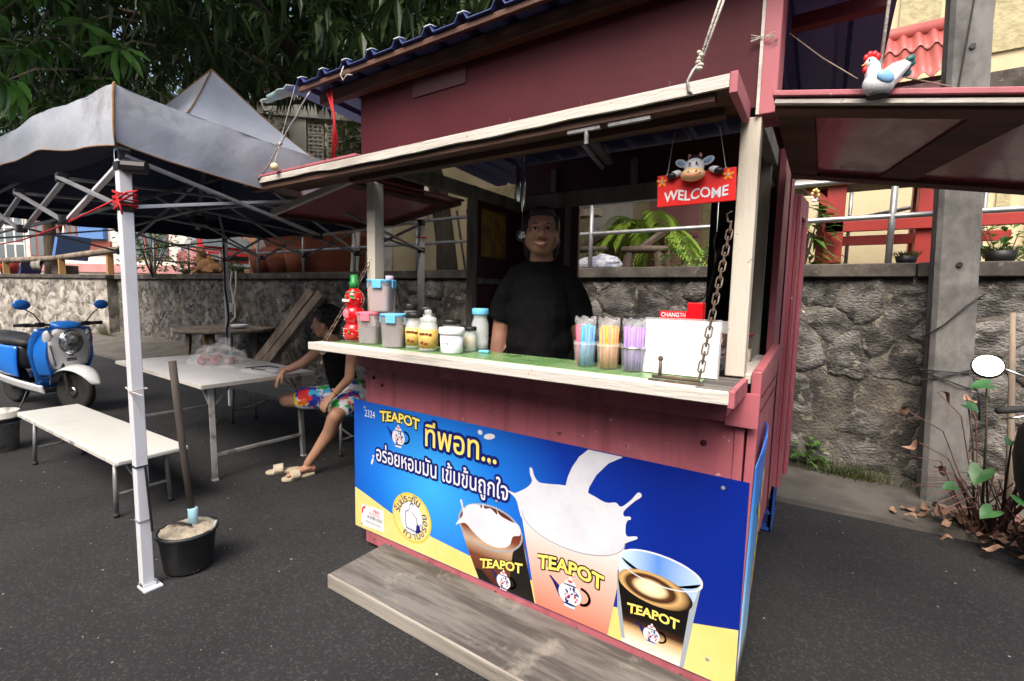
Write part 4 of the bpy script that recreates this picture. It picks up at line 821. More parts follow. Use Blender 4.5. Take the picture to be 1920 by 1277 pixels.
def bench(label, cx, cy, a, ln, wd, h):
    t_ = thing('plastic_bench', label, 'bench', (cx,cy,0), group='folding plastic benches'); Lq = yawed(cx,cy,a)
    quadbox(Lq,-ln/2,ln/2,-wd/2,wd/2,h-.035,h).build('seat', 'plastic_white', t_, bevel=.012)
    quadbox(Lq,-ln/2+.012,ln/2-.012,-wd/2-.0015,-wd/2,h-.033,h-.012).build('grimy_edge', 'bench_edge', t_)
    quadbox(Lq,-.0015,.0015,-wd/2+.01,wd/2-.01,h-.0005,h+.0008).build('fold_seam', 'bench_edge', t_)
    for su in (-1,1):
        for sv in (-1,1):
            B().tube([Lq(su*(ln/2-.22),sv*(wd/2-.06),h-.03),Lq(su*(ln/2-.2),sv*(wd/2-.045),.02)], .014, 10).build('leg', 'galv', t_, smooth=True)
            B().tube([Lq(su*(ln/2-.2),sv*(wd/2-.045),.03),Lq(su*(ln/2-.2),sv*(wd/2-.045),.0)], .018, 10).build('foot', 'rubber', t_, smooth=True)
        B().tube([Lq(su*(ln/2-.207),-wd/2+.05,.15),Lq(su*(ln/2-.207),wd/2-.05,.15)], .01, 8).build('stretcher', 'galv', t_)
        B().tube([Lq(su*(ln/2-.21),0,.15),Lq(su*.22,0,h-.05)], .009, 8).build('brace', 'galv', t_)
    return t_
bench('white plastic bench in front of the table, nearest the scooter', -4.43,-.59,.03,2.07,.4,.43)
bench('white plastic bench behind the table where the woman sits', -4.35,.98,.03,2.25,.36,.44)
# bag of fruit, notebook
bagc = Vector((-4.62,.42,.782))
bg_ = thing('plastic_bag', 'crumpled clear plastic bag with red fruit on the table', 'bag', tuple(bagc))
for k, (x,y,r_) in enumerate(((-.2,-.06,.045),(-.1,.02,.05),(0,-.05,.045),(.1,.03,.04),(-.05,-.14,.04),(.05,.1,.04),(-.28,.02,.035))):
    B().ell(bagc+Vector((x,y,r_*.95)), (r_,r_,r_*.92), 10, 7).build('fruit', 'red_fruit' if k % 3 else 'pale_fruit', bg_, smooth=True) if 'red_fruit' in MAT else (M('red_fruit', (.3,.03,.04), .35, (.45,.12,.1), 14), M('pale_fruit', (.5,.3,.28), .4), B().ell(bagc+Vector((x,y,r_*.95)), (r_,r_,r_*.92), 10, 7).build('fruit', 'red_fruit', bg_, smooth=True))
def bagf(u, v):
    a = 2*PI*u; r_ = (.36*(1-v)**.45+.01)*(1+.16*noise.noise((math.cos(a)*3,math.sin(a)*3,v*4))); z = .005+.17*v**.8
    return bagc+Vector((r_*math.cos(a)*1.05, r_*math.sin(a)*.62, z*(1+.5*noise.noise((math.cos(a)*2,math.sin(a)*2,v*3+5)))+.02*noise.noise((a*4,v*6,0))*min(1,v*6)))
B().grid(bagf, 48, 14).build('film', 'film', bg_)
def hand_f(u, v): a = PI*u; return bagc+Vector((.12+.12*math.cos(a)*.5+.16*v*0+.13, .05+.05*v, .05+.11*math.sin(a)*(.75+.25*v)))
B().grid(hand_f, 12, 3).build('bag_handle', 'film', bg_, smooth=True)
def knot(u, v): a = 2*PI*u; r_ = .05+.05*v+.02*noise.noise((a*2,v*3,0)); return bagc+Vector((.02+r_*math.cos(a)-.05*v, .05+r_*math.sin(a)*.5, .13+.12*v+.02*noise.noise((a,v*4,3))))
B().grid(knot, 20, 6).build('gathered_top', 'film', bg_)
nb = thing('notebook', 'open white notebook with a pen at the table end', 'notebook', (-3.95,.42,.78)); 
def nbf(u, v): a = 2*PI*u; return (-3.98+.2*math.cos(a)*v, .45+.14*math.sin(a)*v, .785+.02*(1-v)+.006*math.sin(u*12)*v)
B().grid(nbf, 24, 4).build('pages', 'paper', nb, smooth=True)
B().tube([(-4.13,.4,.8),(-4.02,.56,.81),(-3.88,.57,.81)], .006, 6).build('spine', 'black', nb); B().tube([(-3.98,.38,.812),(-3.83,.42,.812)], .005, 6).build('pen', 'black', nb)
# round wooden table, leaning beams, stones, hose
rt = thing('round_table', 'old grey round wooden table against the stone wall', 'table', (-8.9,2.55,0))
B().lathe([(0,.7),(.78,.7),(.8,.72),(.8,.75),(.78,.765),(0,.765)], (-8.95,2.5,.04), 32).build('tabletop', 'old_wood', rt)
for dx, dy in ((-.5,-.4),(.45,-.4),(-.45,.35),(.5,.35)): B().beam((-8.95+dx,2.45+dy,.05),(-8.95+dx*.9,2.45+dy*.9,.74), .075,.075).build('leg', 'old_wood', rt)
M('new_wood', (.42,.25,.09), .7, (.33,.19,.07), 8, stretch=(1,1,.1)); B().beam((-8.62,2.05,.05),(-8.62,2.05,.74), .09,.06).build('new_leg', 'new_wood', rt)
B().lathe([(.05,0),(.13,.03),(.15,.07),(.145,.07),(.12,.035),(0,.01)], (-8.55,2.55,.805), 20).build('bowl', 'paper', rt, smooth=True)
for i, (dx, w_) in enumerate(((0,.2),(.26,.19))):
    tag(B().beam((-8.0+dx,2.42,.06),(-7.05+dx,3.03,1.5-.04*i), w_,.1,(0,-1,.3)).build('wood_beam', 'old_wood', bevel=.012), ['left','right'][i]+' one of two old timber beams leaning on the stone wall', 'beam', 'leaning timber beams')
for i, (x,y,z,s) in enumerate(((-5.9,2.5,.12,.26),(-5.5,2.42,.1,.2),(-5.75,2.55,.36,.2))):
    b = B().ell((x,y,z), (s*1.2,s*.7,s*.62), 14, 9)
    b.v = [tuple(Vector(p)+Vector((1,1,1))*.06*noise.noise(Vector(p)*6)) for p in b.v]
    tag(b.build('rubble_block', 'stone', smooth=True), ['largest broken stone at the foot of the wall behind the woman','smaller broken stone lying right of the largest one','broken stone lying on top of the other two'][i], 'stone', 'loose stones behind the woman')
hs = [(-9.7,3.02,1.86),(-9.72,2.99,1.6),(-9.55,2.98,1.2),(-9.5,2.95,.95),(-9.4,2.8,.85)]; b = B().tube(hs, .02, 7).tube([(-9.55,3.02,1.86),(-9.5,2.99,1.55),(-9.62,2.98,1.25),(-9.6,2.96,1.0)], .018, 7)
tag(b.build('garden_hose', 'rope', smooth=True), 'pale hose looped over the coping and hanging down the wall', 'hose')
tag(B().grid(lambda u, v: (-9.95+.25*u+.05*v, 2.98-.1*math.sin(PI*u)*v, 1.05+.35*v-.2*u*v+.02*noise.noise((u*5,v*5,1))), 8, 8).build('white_carrier_bag', 'paper', smooth=True, solid=.004), 'white carrier bag hanging at the wall behind the round table', 'bag')

# ================================================================ BUCKETS
bk = thing('cement_bucket', 'black bucket filled with cement holding a pole beside the tent leg', 'bucket', (-2.6,-.7,0))
bc = Vector((-2.6,-.7,0))
B().lathe([(.0,.0),(.1,.0),(.112,.02),(.132,.2),(.144,.208),(.144,.222),(.13,.222),(.126,.2)], bc, 32, rot=None).build('shell', 'dark_plastic', bk, smooth=True)
b = B().grid(lambda u, v: bc+Vector((.13*v*math.cos(2*PI*u),.13*v*math.sin(2*PI*u),.215+.025*(1-v)+.012*noise.noise((math.cos(2*PI*u)*v*5,math.sin(2*PI*u)*v*5,0)))), 32, 8); b.build('cement', 'cement', bk, smooth=True)
B().tube([bc+Vector((-.1,-.06,.238)),bc+Vector((-.02,-.02,.25)),bc+Vector((.05,.0,.25))], .007, 5).build('crack', 'black', bk)
B().lathe([(.021,.0),(.023,.0),(.024,.11),(.021,.112)], bc+Vector((.0,.03,.21)), 14).build('pipe_sleeve', 'pale_blue', bk, smooth=True)
B().tube([bc+Vector((.12,.06,.215)),bc+Vector((.14,.07,.24)),bc+Vector((.135,.085,.265)),bc+Vector((.11,.09,.25))], .007, 6).build('handle_lug', 'worn_metal', bk)
B().tube([bc+Vector((0,.03,.24)),bc+Vector((-.05,.01,.62)),bc+Vector((-.105,-.01,1.02))], [.0165,.0165,.0185], 12).build('wooden_pole', 'dark_pole', bk, smooth=True) if 'dark_pole' in MAT else (M('dark_pole', (.05,.04,.034), .8, (.1,.085,.07), 5, stretch=(1,1,.15), bump=.5, bs=30), B().tube([bc+Vector((0,.03,.24)),bc+Vector((-.03,.01,.62)),bc+Vector((-.06,-.01,1.12))], [.0165,.0165,.0185], 12).build('wooden_pole', 'dark_pole', bk, smooth=True))
wb = thing('paint_pail', 'white plastic paint pail cut off by the left picture edge', 'pail', (-6.05,-.88,0))
pc = Vector((-6.0,-.86,0))
B().lathe([(0,0),(.13,0),(.15,.3),(.165,.3),(.165,.315),(.152,.315),(.155,.36),(.145,.36),(.14,.3)], pc, 28).build('pail', 'bench_edge', wb, smooth=True)
B().lathe([(.166,.27),(.168,.27),(.168,.29),(.166,.29)], pc, 28).build('rim_band', 'black', wb)
b = B(); tv = text2d('SB', .1, .01)
b.add([pc+Vector((math.sin(p[0]*7-.3),-math.cos(p[0]*7-.3),0))*0+Vector((.146*math.cos(R(-35)+(p[0]-.05)*6.5),.146*math.sin(R(-35)+(p[0]-.05)*6.5),.12+p[1])) for p in tv[0]], tv[1]); b.build('pail_lettering', 'print_black', wb)
B().tube([pc+Vector((.16*math.cos(a),.16*math.sin(a),.3-.04*math.sin(a+1))) for a in [R(-120+20*k) for k in range(10)]], .004, 6).build('handle', 'pale_blue', wb)

# ================================================================ SCOOTER (local: +x forward, z up)
SC = thing('scooter', 'blue and white motor scooter parked at the left beside the bench', 'scooter', (-7.2,-.02,0), R(13)); SC.scale = (1.05,)*3
M('scooter_blue', P((40,125,225)), .22, coat=.7); M('scooter_white', (.78,.79,.8), .22, coat=.6); M('seat_black', (.03,.03,.032), .55, bump=.1, bs=80); M('dark_trim', (.03,.03,.032), .4)
def sb(bb, name, mat, par=SC, **k): return bb.build(name, mat, par, local=True, **k)
def loft(secs, n=20, sq=2.6):
    """secs: (cx, cz, half_x(thickness along x), half_y, half_z) stacked ellipses in y-z planes at x"""
    b = B(); vs = []
    for (x, z, hy, hz) in secs:
        for j in range(n):
            a = 2*PI*j/n; ca, sa = math.cos(a), math.sin(a)
            vs.append((x, hy*math.copysign(abs(ca)**(2/sq), ca), z+hz*math.copysign(abs(sa)**(2/sq), sa)))
    k = len(secs); b.add(vs, [(i*n+j, (i+1)*n+j, (i+1)*n+(j+1)%n, i*n+(j+1)%n) for i in range(k-1) for j in range(n)] + [tuple(range(n)), tuple((k-1)*n+j for j in range(n))[::-1]]); return b
def wheel(x, steer=0):
    Mx = rotx(R(90)); Ms = rotz(steer)
    w_ = sb(B().lathe([(.16,-.03),(.195,-.042),(.225,-.036),(.242,0),(.225,.036),(.195,.042),(.16,.03)], (x,0,.242), 36, rot=Ms@Mx), 'wheel', 'rubber', smooth=True)
    sb(B().lathe([(.155,-.026),(.172,-.03),(.172,.03),(.155,.026),(.155,-.026)], (x,0,.242), 36, rot=Ms@Mx), 'rim', 'chrome', w_, smooth=True)
    hub = sb(B().lathe([(0,-.05),(.055,-.05),(.062,-.035),(.03,-.03),(.03,.03),(.062,.035),(.055,.05),(0,.05)], (x,0,.242), 20, rot=Ms@Mx), 'hub', 'steel', w_, smooth=True)
    b = B()
    for k in range(24):
        a = 2*PI*k/24; c = Ms@Mx; s_ = -1 if k % 2 else 1
        b.tube([Vector((x,0,.242))+c@Vector((.05*math.cos(a+.35*s_),.05*math.sin(a+.35*s_),.028*s_)), Vector((x,0,.242))+c@Vector((.16*math.cos(a),.16*math.sin(a),.004*s_))], .0022, 4)
    sb(b, 'spokes', 'chrome', w_); return w_
STE = R(10); wheel(0, STE); wheel(-1.2)
# front fender: white shell over the wheel
def fend(u, v):
    a = R(165)-R(150)*u; y = (v-.5)*2; r_ = .30-.045*abs(y)**2.2-.02*(1-u) ; w_ = .1*math.sin(PI*min(1,.16+u*.84))**.5+.02
    return rotz(STE)@Vector((r_*1.12*math.cos(a)+.02, y*w_, .255+r_*math.sin(a)))
sb(B().grid(fend, 24, 10), 'front_fender', 'scooter_white', smooth=True, solid=.006)
for y in (-.075,.075): sb(B().tube([rotz(STE)@Vector((0,y,.242)), rotz(STE)@Vector((-.08,y*.9,.6))], .017, 8), 'fork_leg', 'dark_trim')
# leg shield, front face
sh_ = sb(loft([(-.04,.74,.03,.05),(-.045,.74,.17,.2),(-.06,.735,.2,.235),(-.1,.72,.21,.25),(-.15,.7,.2,.25),(-.17,.7,.17,.22)]), 'front_cowl', 'scooter_white', smooth=True)
def shield(u, v):
    y = (v-.5)*2; z = .24+.72*u; w_ = .12+.17*min(1,u*1.6)**.7-.05*max(0,u-.8)*4; x = -.36+.24*u**.8 - .05*abs(y)**2 - (.06*max(0,.2-u)*5)
    return Vector((x, y*w_, z))
sb(B().grid(shield, 16, 12), 'leg_shield', 'scooter_blue', smooth=True, solid=.03)
for s in (-1,1):
    def wing(u, v): 
        z = .42+.52*u; y = s*(.15+.06*math.sin(PI*u)+.045*v); x = -.1+.02*u-.14*v+.03*math.sin(PI*u); return Vector((x, y, z))
    sb(B().grid(wing, 14, 8), 'side_cowl', 'scooter_blue', smooth=True, solid=.02)
    sb(B().ell((-.085,s*.185,.86), (.03,.045,.08), 12, 8, rotz(s*R(50))@rotx(0)), 'indicator', 'lamp_glass', smooth=True)
    sb(B().obb((-.05,s*.165,.66), (.02,.012,.24), rotx(-s*R(10))), 'trim_strip', 'chrome', bevel=.004)
hl = sb(B().ell((-.035,0,.8), (.05,.118,.14), 28, 16), 'headlight', 'chrome', smooth=True); M('lens_clear', (.5,.54,.58), .05, (.12,.13,.14), 22, .45, .6, coat=1, spec=.8, metal=.6); sb(B().ell((-.022,0,.8), (.048,.104,.126), 24, 14), 'lens', 'lens_clear', hl, smooth=True)
for s in (-1,1): sb(B().tube([(-.13,s*.16,.98),(-.02,s*.2,.93),(-.06,s*.13,.84),(-.12,s*.08,.6)], .005, 6), 'cable', 'black', smooth=True)
sb(B().obb((-.043,0,.655), (.006,.05,.022)), 'emblem', 'chrome', bevel=.003); sb(B().tube([(-.115,s_*.19,.97-.0) for s_ in (-1,1)], .004, 5), 'seam', 'black')
sb(B().ell((-.005,0,.77), (.03,.045,.05), 12, 8), 'bulb_reflector', 'steel', hl, smooth=True)
for z in (.615,.595): sb(B().obb((-.042,0,z), (.012,.09,.01)), 'vent_slot', 'black', sh_)
sb(loft([(-.02,.965,.05,.01),(-.06,.985,.13,.035),(-.14,.99,.14,.05),(-.22,.97,.1,.04)]), 'handlebar_cover', 'scooter_blue', smooth=True)
hb = sb(B().tube([(-.2,-.36,1.0),(-.14,-.2,1.0),(-.12,0,.99),(-.14,.2,1.0),(-.2,.36,1.0)], .013, 8), 'handlebar', 'black', smooth=True)
for s in (-1,1):
    sb(B().tube([(-.175,s*.27,1.0),(-.21,s*.4,1.0)], .019, 10), 'grip', 'rubber', hb, smooth=True); sb(B().tube([(-.11,s*.22,.99),(-.09,s*.36,.985)], .006, 6), 'brake_lever', 'black', hb); sb(B().obb((-.15,s*.21,1.0), (.06,.07,.05)), 'switch_box', 'black', hb, bevel=.01)
    sb(B().tube([(-.14,s*.2,1.01),(-.12,s*.27,1.12),(-.13,s*.33,1.17)], .006, 6), 'mirror_stem', 'black', smooth=True)
    mr_ = sb(B().ell((-.12,s*.36,1.22), (.022,.075,.055), 16, 10), 'mirror', 'scooter_blue', smooth=True)
fb = sb(B().obb((-.55,0,.24), (.5,.3,.06)), 'footboard', 'dark_trim', bevel=.02); 
for s in (-1,1):
    def side(u, v): x = -.3-.95*u; z = .2+.1*v+.03*u; return Vector((x, s*(.165+.02*math.sin(PI*u)-.03*(1-v)), z+.06*u))
    sb(B().grid(side, 14, 4), 'floor_side', 'scooter_white' if s < 0 else 'scooter_blue', smooth=True, solid=.02)
    def rear(u, v): x = -.78-.75*u; z = .36+.36*v*(1-.25*u)+.12*u; return Vector((x, s*(.13+.06*math.sin(PI*min(1,u+.15))*math.sin(PI*(.25+.6*v))), z))
    sb(B().grid(rear, 14, 10), 'rear_cowl', 'scooter_blue', smooth=True, solid=.015)
sb(loft([(-.76,.6,.1,.12),(-.8,.6,.15,.16),(-1.1,.62,.14,.16),(-1.5,.68,.1,.08)]), 'body_core', 'dark_trim', smooth=True)
sb(loft([(-.68,.745,.06,.02),(-.72,.755,.13,.05),(-.9,.77,.16,.06),(-1.1,.77,.165,.055),(-1.2,.8,.16,.06),(-1.45,.83,.12,.045),(-1.52,.83,.05,.02)]), 'seat', 'seat_black', smooth=True)
sb(B().tube([(-.95,.13,.3),(-1.2,.16,.26),(-1.45,.16,.3)], [.03,.05,.05], 10), 'exhaust', 'dark_trim', smooth=True); sb(B().tube([(-.7,-.12,.2),(-.68,-.2,.02)], .01, 6), 'side_stand', 'dark_trim')

# ================================================================ MOTORBIKE cut off at the right edge
MB_ = thing('motorbike', 'black motorbike cut off by the right picture edge, round mirror and grip showing', 'motorbike', (1.35,1.9,0))
mr_ = B().lathe([(0,.0),(.066,.0),(.07,.006),(.068,.022),(.04,.03),(0,.03)], (.95,1.85,1.165), 28, rot=rotz(R(-8))@rotx(R(62+180))).build('mirror_shell', 'black', MB_, smooth=True)
M('mirror_face', (.9,.92,.94), .03, metal=1)
B().lathe([(0,0),(.062,0),(.062,.002),(0,.002)], (.95,1.8485,1.1658), 28, rot=rotz(R(-8))@rotx(R(62))).build('mirror_glass', 'mirror_face', mr_)
B().tube([(1.015,1.85,1.155),(1.1,1.87,1.12),(1.22,1.9,1.06),(1.25,1.9,.95)], .0055, 8).build('mirror_stem', 'chrome', MB_, smooth=True)
B().tube([(1.01,1.87,.915),(1.05,1.88,.925),(1.17,1.9,.95)], [.018,.021,.02], 12).build('grip', 'rubber', MB_, smooth=True); B().tube([(1.17,1.9,.95),(1.4,1.95,1.0),(1.6,2.0,.98)], .012, 8).build('handlebar', 'chrome', MB_, smooth=True)
B().tube([(1.02,1.83,.88),(1.08,1.82,.9),(1.18,1.86,.935)], .006, 6).build('brake_lever', 'chrome', MB_, smooth=True)
B().lathe([(.2,-.045),(.265,-.05),(.3,-.03),(.31,0),(.3,.03),(.265,.05),(.2,.045)], (1.43,1.95,.32), 40, rot=rotz(R(50))@rotx(R(90))).build('front_tyre', 'rubber', MB_, smooth=True)
B().lathe([(.19,-.03),(.2,-.04),(.2,.04),(.19,.03)], (1.43,1.95,.32), 40, rot=rotz(R(50))@rotx(R(90))).build('front_rim', 'black_gloss', MB_, smooth=True)
B().tube([(1.43,1.95,.32),(1.5,1.98,.95)], .025, 8).build('fork', 'black_gloss', MB_, smooth=True)
B().lathe([(0,-.34),(.08,-.3),(.13,-.15),(.15,0),(.14,.15),(.08,.26),(0,.28)], (1.27,1.97,.66), 24).build('front_fairing', 'black', MB_, smooth=True)

# ================================================================ VEGETATION
def leafquad(b, base, d, ln, wd, nrm, droop=.25, m=0):
    """one pointed leaf folded along its midrib (4 triangles)"""
    d = d.normalized(); s = d.cross(nrm)
    if s.length < 1e-3: s = d.cross(Vector((1,0,0)))
    s.normalize(); n = s.cross(d)
    a = base; mid = base + d*ln*.45 - Vector((0,0,droop*ln*.12)); tip = base + d*ln - Vector((0,0,droop*ln*.5))
    b.add([a, mid+s*wd*.5+n*wd*.16, tip, mid-s*wd*.5+n*wd*.16, mid], [(0,1,4),(1,2,4),(0,4,3),(4,2,3)], m)
MT = thing('mango_tree', 'big dark mango tree spreading over the tent and stall', 'tree', (-5.1,4.2,1.74))
b = B().tube([(-5.1,4.25,1.6),(-5.12,4.2,2.3),(-5.2,4.1,3.2),(-5.5,3.9,4.3),(-5.9,3.6,5.4)], [.2,.16,.15,.14,.1], 12); b.build('trunk', 'bark', MT, smooth=True)
lb = [[(-5.2,4.1,3.4),(-6.2,2.8,4.4),(-7.0,1.2,4.9),(-7.2,-.4,4.6)],[(-5.5,3.9,4.3),(-8.0,4.2,5.2),(-11,4.5,5.8)],[(-5.5,3.9,4.2),(-4.0,3.6,5.0),(-2.0,3.0,5.4)],[(-5.9,3.6,5.4),(-6.2,5.2,6.6),(-6,7,7.2)],[(-6.2,2.8,4.4),(-5.0,.9,4.6),(-4.6,-.8,4.3)]]
for q in lb: B().tube(q, [.09,.06,.04,.02][:len(q)], 8).build('limb', 'bark', MT, smooth=True)
rg = random.Random(21); b = B(); cnt = 0
def crown_ok(x, y, z):
    D = math.hypot(x-.17, y+1.76)
    if D < 3.6: return False
    back = (-x*.82+y*.57)
    if z < 3.25+(.33 if -11 < x else .2)*max(0, back-3.2)*(1 if y > 1.2 else .55): return False
    if x > -3.0 and z < 3.9: return False
    if x > -1.2 and y > 1.5: return False
    if x > .4: return False
    if x > -2.2 and y < 1: return z > 4.6
    if math.hypot((x+4.18)/1.9, (y-.24)/1.4) < 1 and z < 3.75: return False
    return ((x+6.2)/8.2)**2 + ((y-3.2)/6.2)**2 + ((z-5.2)/3.4)**2 < 1.0
while cnt < 9500:
    x, y, z = rg.uniform(-14.5,.6), rg.uniform(-2.6,9.2), rg.uniform(3.2,8.4)
    if not crown_ok(x, y, z): continue
    if noise.noise((x*.55,y*.55,z*.7)) < -.12 and rg.random() < .75: continue
    cnt += 1; ax = Vector((rg.uniform(-1,1),rg.uniform(-1,1),rg.uniform(-.7,.5))).normalized(); p = Vector((x,y,z))
    s1 = ax.orthogonal().normalized(); s2 = ax.cross(s1); k = rg.randint(6,9)
    for i in range(k):
        a = 2*PI*i/k+rg.uniform(-.3,.3); d = ax*rg.uniform(.2,.8)+(s1*math.cos(a)+s2*math.sin(a))
        leafquad(b, p, d, rg.uniform(.16,.3), rg.uniform(.05,.08), Vector((0,0,1)), 1.1)
stuff(b.build('crown', 'leaf_crown_shaded', MT))
# the near sprays, leaf by leaf
lm = []
for k in range(4):
    q = B(); ln, wd = (.2,.23,.17,.21)[k], (.05,.055,.045,.05)[k]; n = 5; vs = []
    for i in range(n+1):
        t_ = i/n; w_ = wd*.5*math.sin(PI*min(1,t_*.93+.06))**.8; z = -.25*ln*t_**2*(1+.3*k)
        vs += [(t_*ln, w_, z+.35*w_+.004*math.sin(t_*14)), (t_*ln, 0, z), (t_*ln, -w_, z+.35*w_-.004*math.sin(t_*12))]
    q.add(vs, [(i*3+j, i*3+3+j, i*3+4+j, i*3+1+j) for i in range(n) for j in range(2)]); lm.append(q.mesh('leaf', 'leaf', smooth=True))
rg = random.Random(4); lc = 0; BR = B(); base_loc = WORLD[MT.name_full]
tips = [(-4.75,-.6,3.32),(-4.35,-.85,3.02),(-4.95,-.35,3.16),(-5.6,-.1,3.4),(-5.3,-.3,3.55),(-4.6,-.95,3.25),(-5.9,.05,3.75),(-4.3,-1.05,3.35),(-5.0,-.75,3.6),(-6.4,.6,3.7),(-6.6,.3,4.1),(-5.6,-.5,3.05),(-6.2,-.3,3.3),(-4.1,-1.0,2.72),(-7.2,1.4,4.2),(-7.6,.9,3.7),(-4.9,-1.1,2.95),(-5.2,-.9,3.28),(-6.9,.1,3.6),(-4.5,-.62,3.5),(-4.2,-.55,3.3),(-4.0,-.45,3.12),(-4.55,-.75,3.15),(-4.75,-.2,3.4),(-4.15,-.85,3.45)]
for tp in tips:
    tp = Vector(tp); bs_ = tp+Vector((rg.uniform(-.7,-.2),rg.uniform(.1,.5),rg.uniform(.25,.6))); BR.tube([bs_, bs_.lerp(tp,.6)+Vector((0,0,.05)), tp], [.009,.006,.004], 5)
    ax = (tp-bs_).normalized(); s1 = ax.orthogonal().normalized(); s2 = ax.cross(s1); k = rg.randint(10,13)
    for i in range(k):
        a = 2.4*i+rg.uniform(-.3,.3); d = (ax*rg.uniform(.1,.7)+s1*math.cos(a)+s2*math.sin(a)+Vector((0,0,-.45))).normalized()
        o = bpy.data.objects.new('leaf', lm[rg.randrange(4)]); C.objects.link(o); o.parent = MT; sc_ = rg.uniform(.85,1.25)
        xx = d; zz = (Vector((0,0,1))-xx*xx.z).normalized(); yy = zz.cross(xx)
        m4 = Matrix((xx,yy,zz)).transposed().to_4x4() @ Matrix.Rotation(rg.uniform(-.6,.6),4,'X') @ Matrix.Scale(sc_,4); m4.translation = tp-ax*(.012*i)-base_loc; o.matrix_local = m4; lc += 1
stuff(BR.build('twigs', 'bark', MT, smooth=True))
def bush(name, label, c, r_, n, ln, wd, mat, cat='shrub', grp=None, up_=.4, seed=1):
    t_ = thing(name, label, cat, c, group=grp); rg = random.Random(seed); c = Vector(c); b = B(); sb2 = B()
    for i in range(max(4, n//14)):
        a = rg.uniform(0,2*PI); e = Vector((math.cos(a)*r_[0]*rg.uniform(.2,.8), math.sin(a)*r_[1]*rg.uniform(.2,.8), r_[2]*rg.uniform(.5,1.1))); sb2.tube([c, c+e*.6+Vector((0,0,.03)), c+e], [.008,.005,.003], 4)
    for i in range(n):
        a = rg.uniform(0,2*PI); q = rg.random()**.5; z = rg.random(); p = c+Vector((math.cos(a)*r_[0]*q, math.sin(a)*r_[1]*q, r_[2]*(.1+z*(1.15-.5*q*q))))
        d = Vector((math.cos(a+rg.uniform(-1,1)), math.sin(a+rg.uniform(-1,1)), rg.uniform(-.3,up_*2))); leafquad(b, p, d, ln*rg.uniform(.7,1.3), wd*rg.uniform(.8,1.2), Vector((0,0,1)), .6)
    sb2.build('stems', 'bark', t_); o = b.build('foliage', mat, t_); return t_
bush('leafy_shrub', 'bright green shrub on the terrace below the palm', (-1.1,4.0,1.74), (.45,.3,.42), 150, .14,.06,'leaf_bright', seed=2)
bush('yellow_shrub', 'yellow green bushy tree growing beside the red car', (-13.2,2.9,1.74), (.8,.6,1.35), 420, .16,.08,'leaf_bright', seed=3)
bush('low_shrub', 'low bright green shrub in front of the red car', (-12.0,3.4,1.8), (.55,.35,.38), 200, .14,.06,'leaf_bright', seed=4)
bush('ground_shrub', 'low leafy plant beside the railing post near the cars', (-11.1,3.6,1.8), (.4,.35,.3), 150, .13,.055,'leaf_bright', seed=5)
bush('fern_clump', 'hanging green fern beside the red timber stand', (-.05,4.0,1.76), (.22,.2,.7), 170, .22,.05,'leaf_bright', up_=.1, seed=6)
bush('small_tree_shrub', 'leafy shrub beside the tree trunk behind the railing', (-4.3,4.4,1.76), (.35,.3,.95), 160, .15,.055,'leaf', seed=7)
bush('broad_shrub', 'green shrub growing under the red timber stand', (1.55,4.5,1.74), (.35,.3,.5), 120, .13,.06,'leaf_bright', seed=9)
bush('climbing_vine', 'green vine climbing over the perforated vent blocks', (-9.9,5.95,3.0), (.42,.25,2.6), 520, .17,.11,'leaf_bright', 'vine', seed=10)
bush('wall_weed', 'small green weed in the wall foot by the stall door', (.15,3.0,.08), (.09,.07,.2), 40, .08,.04,'leaf_bright', 'weed', seed=11)
def backtree(label, x, y, zc, rx, rz_, n, seed):
    t_ = thing('background_tree', label, 'tree', (x,y,1.74), group='trees behind the tent'); rg = random.Random(seed); b = B()
    B().tube([(x,y,1.6),(x+.1,y,3),(x,y+.1,zc)], [.22,.18,.1], 8).build('trunk', 'bark', t_, smooth=True)
    for i in range(n):
        d = Vector((rg.gauss(0,1),rg.gauss(0,1),rg.gauss(0,1))).normalized()*rg.random()**.4; p = Vector((x+d.x*rx,y+d.y*rx,zc+d.z*rz_))
        if noise.noise(p*.5) < -.15: continue
        for k in range(6): leafquad(b, p, Vector((rg.uniform(-1,1),rg.uniform(-1,1),rg.uniform(-1,.4))), rg.uniform(.25,.45), rg.uniform(.09,.14), Vector((0,0,1)), 1.)
    stuff(b.build('crown', 'leaf_crown_shaded', t_))
backtree('dark leafy tree behind the tent at the far left', -17.5,7.0,7.0,4.2,3.4,1500,31); backtree('dark leafy tree behind the tent top', -13.0,9.5,8.2,3.6,3.2,1300,32); backtree('dark tree at the left picture edge beyond the scooter', -24,3.5,7.4,4.5,3.6,1300,33)
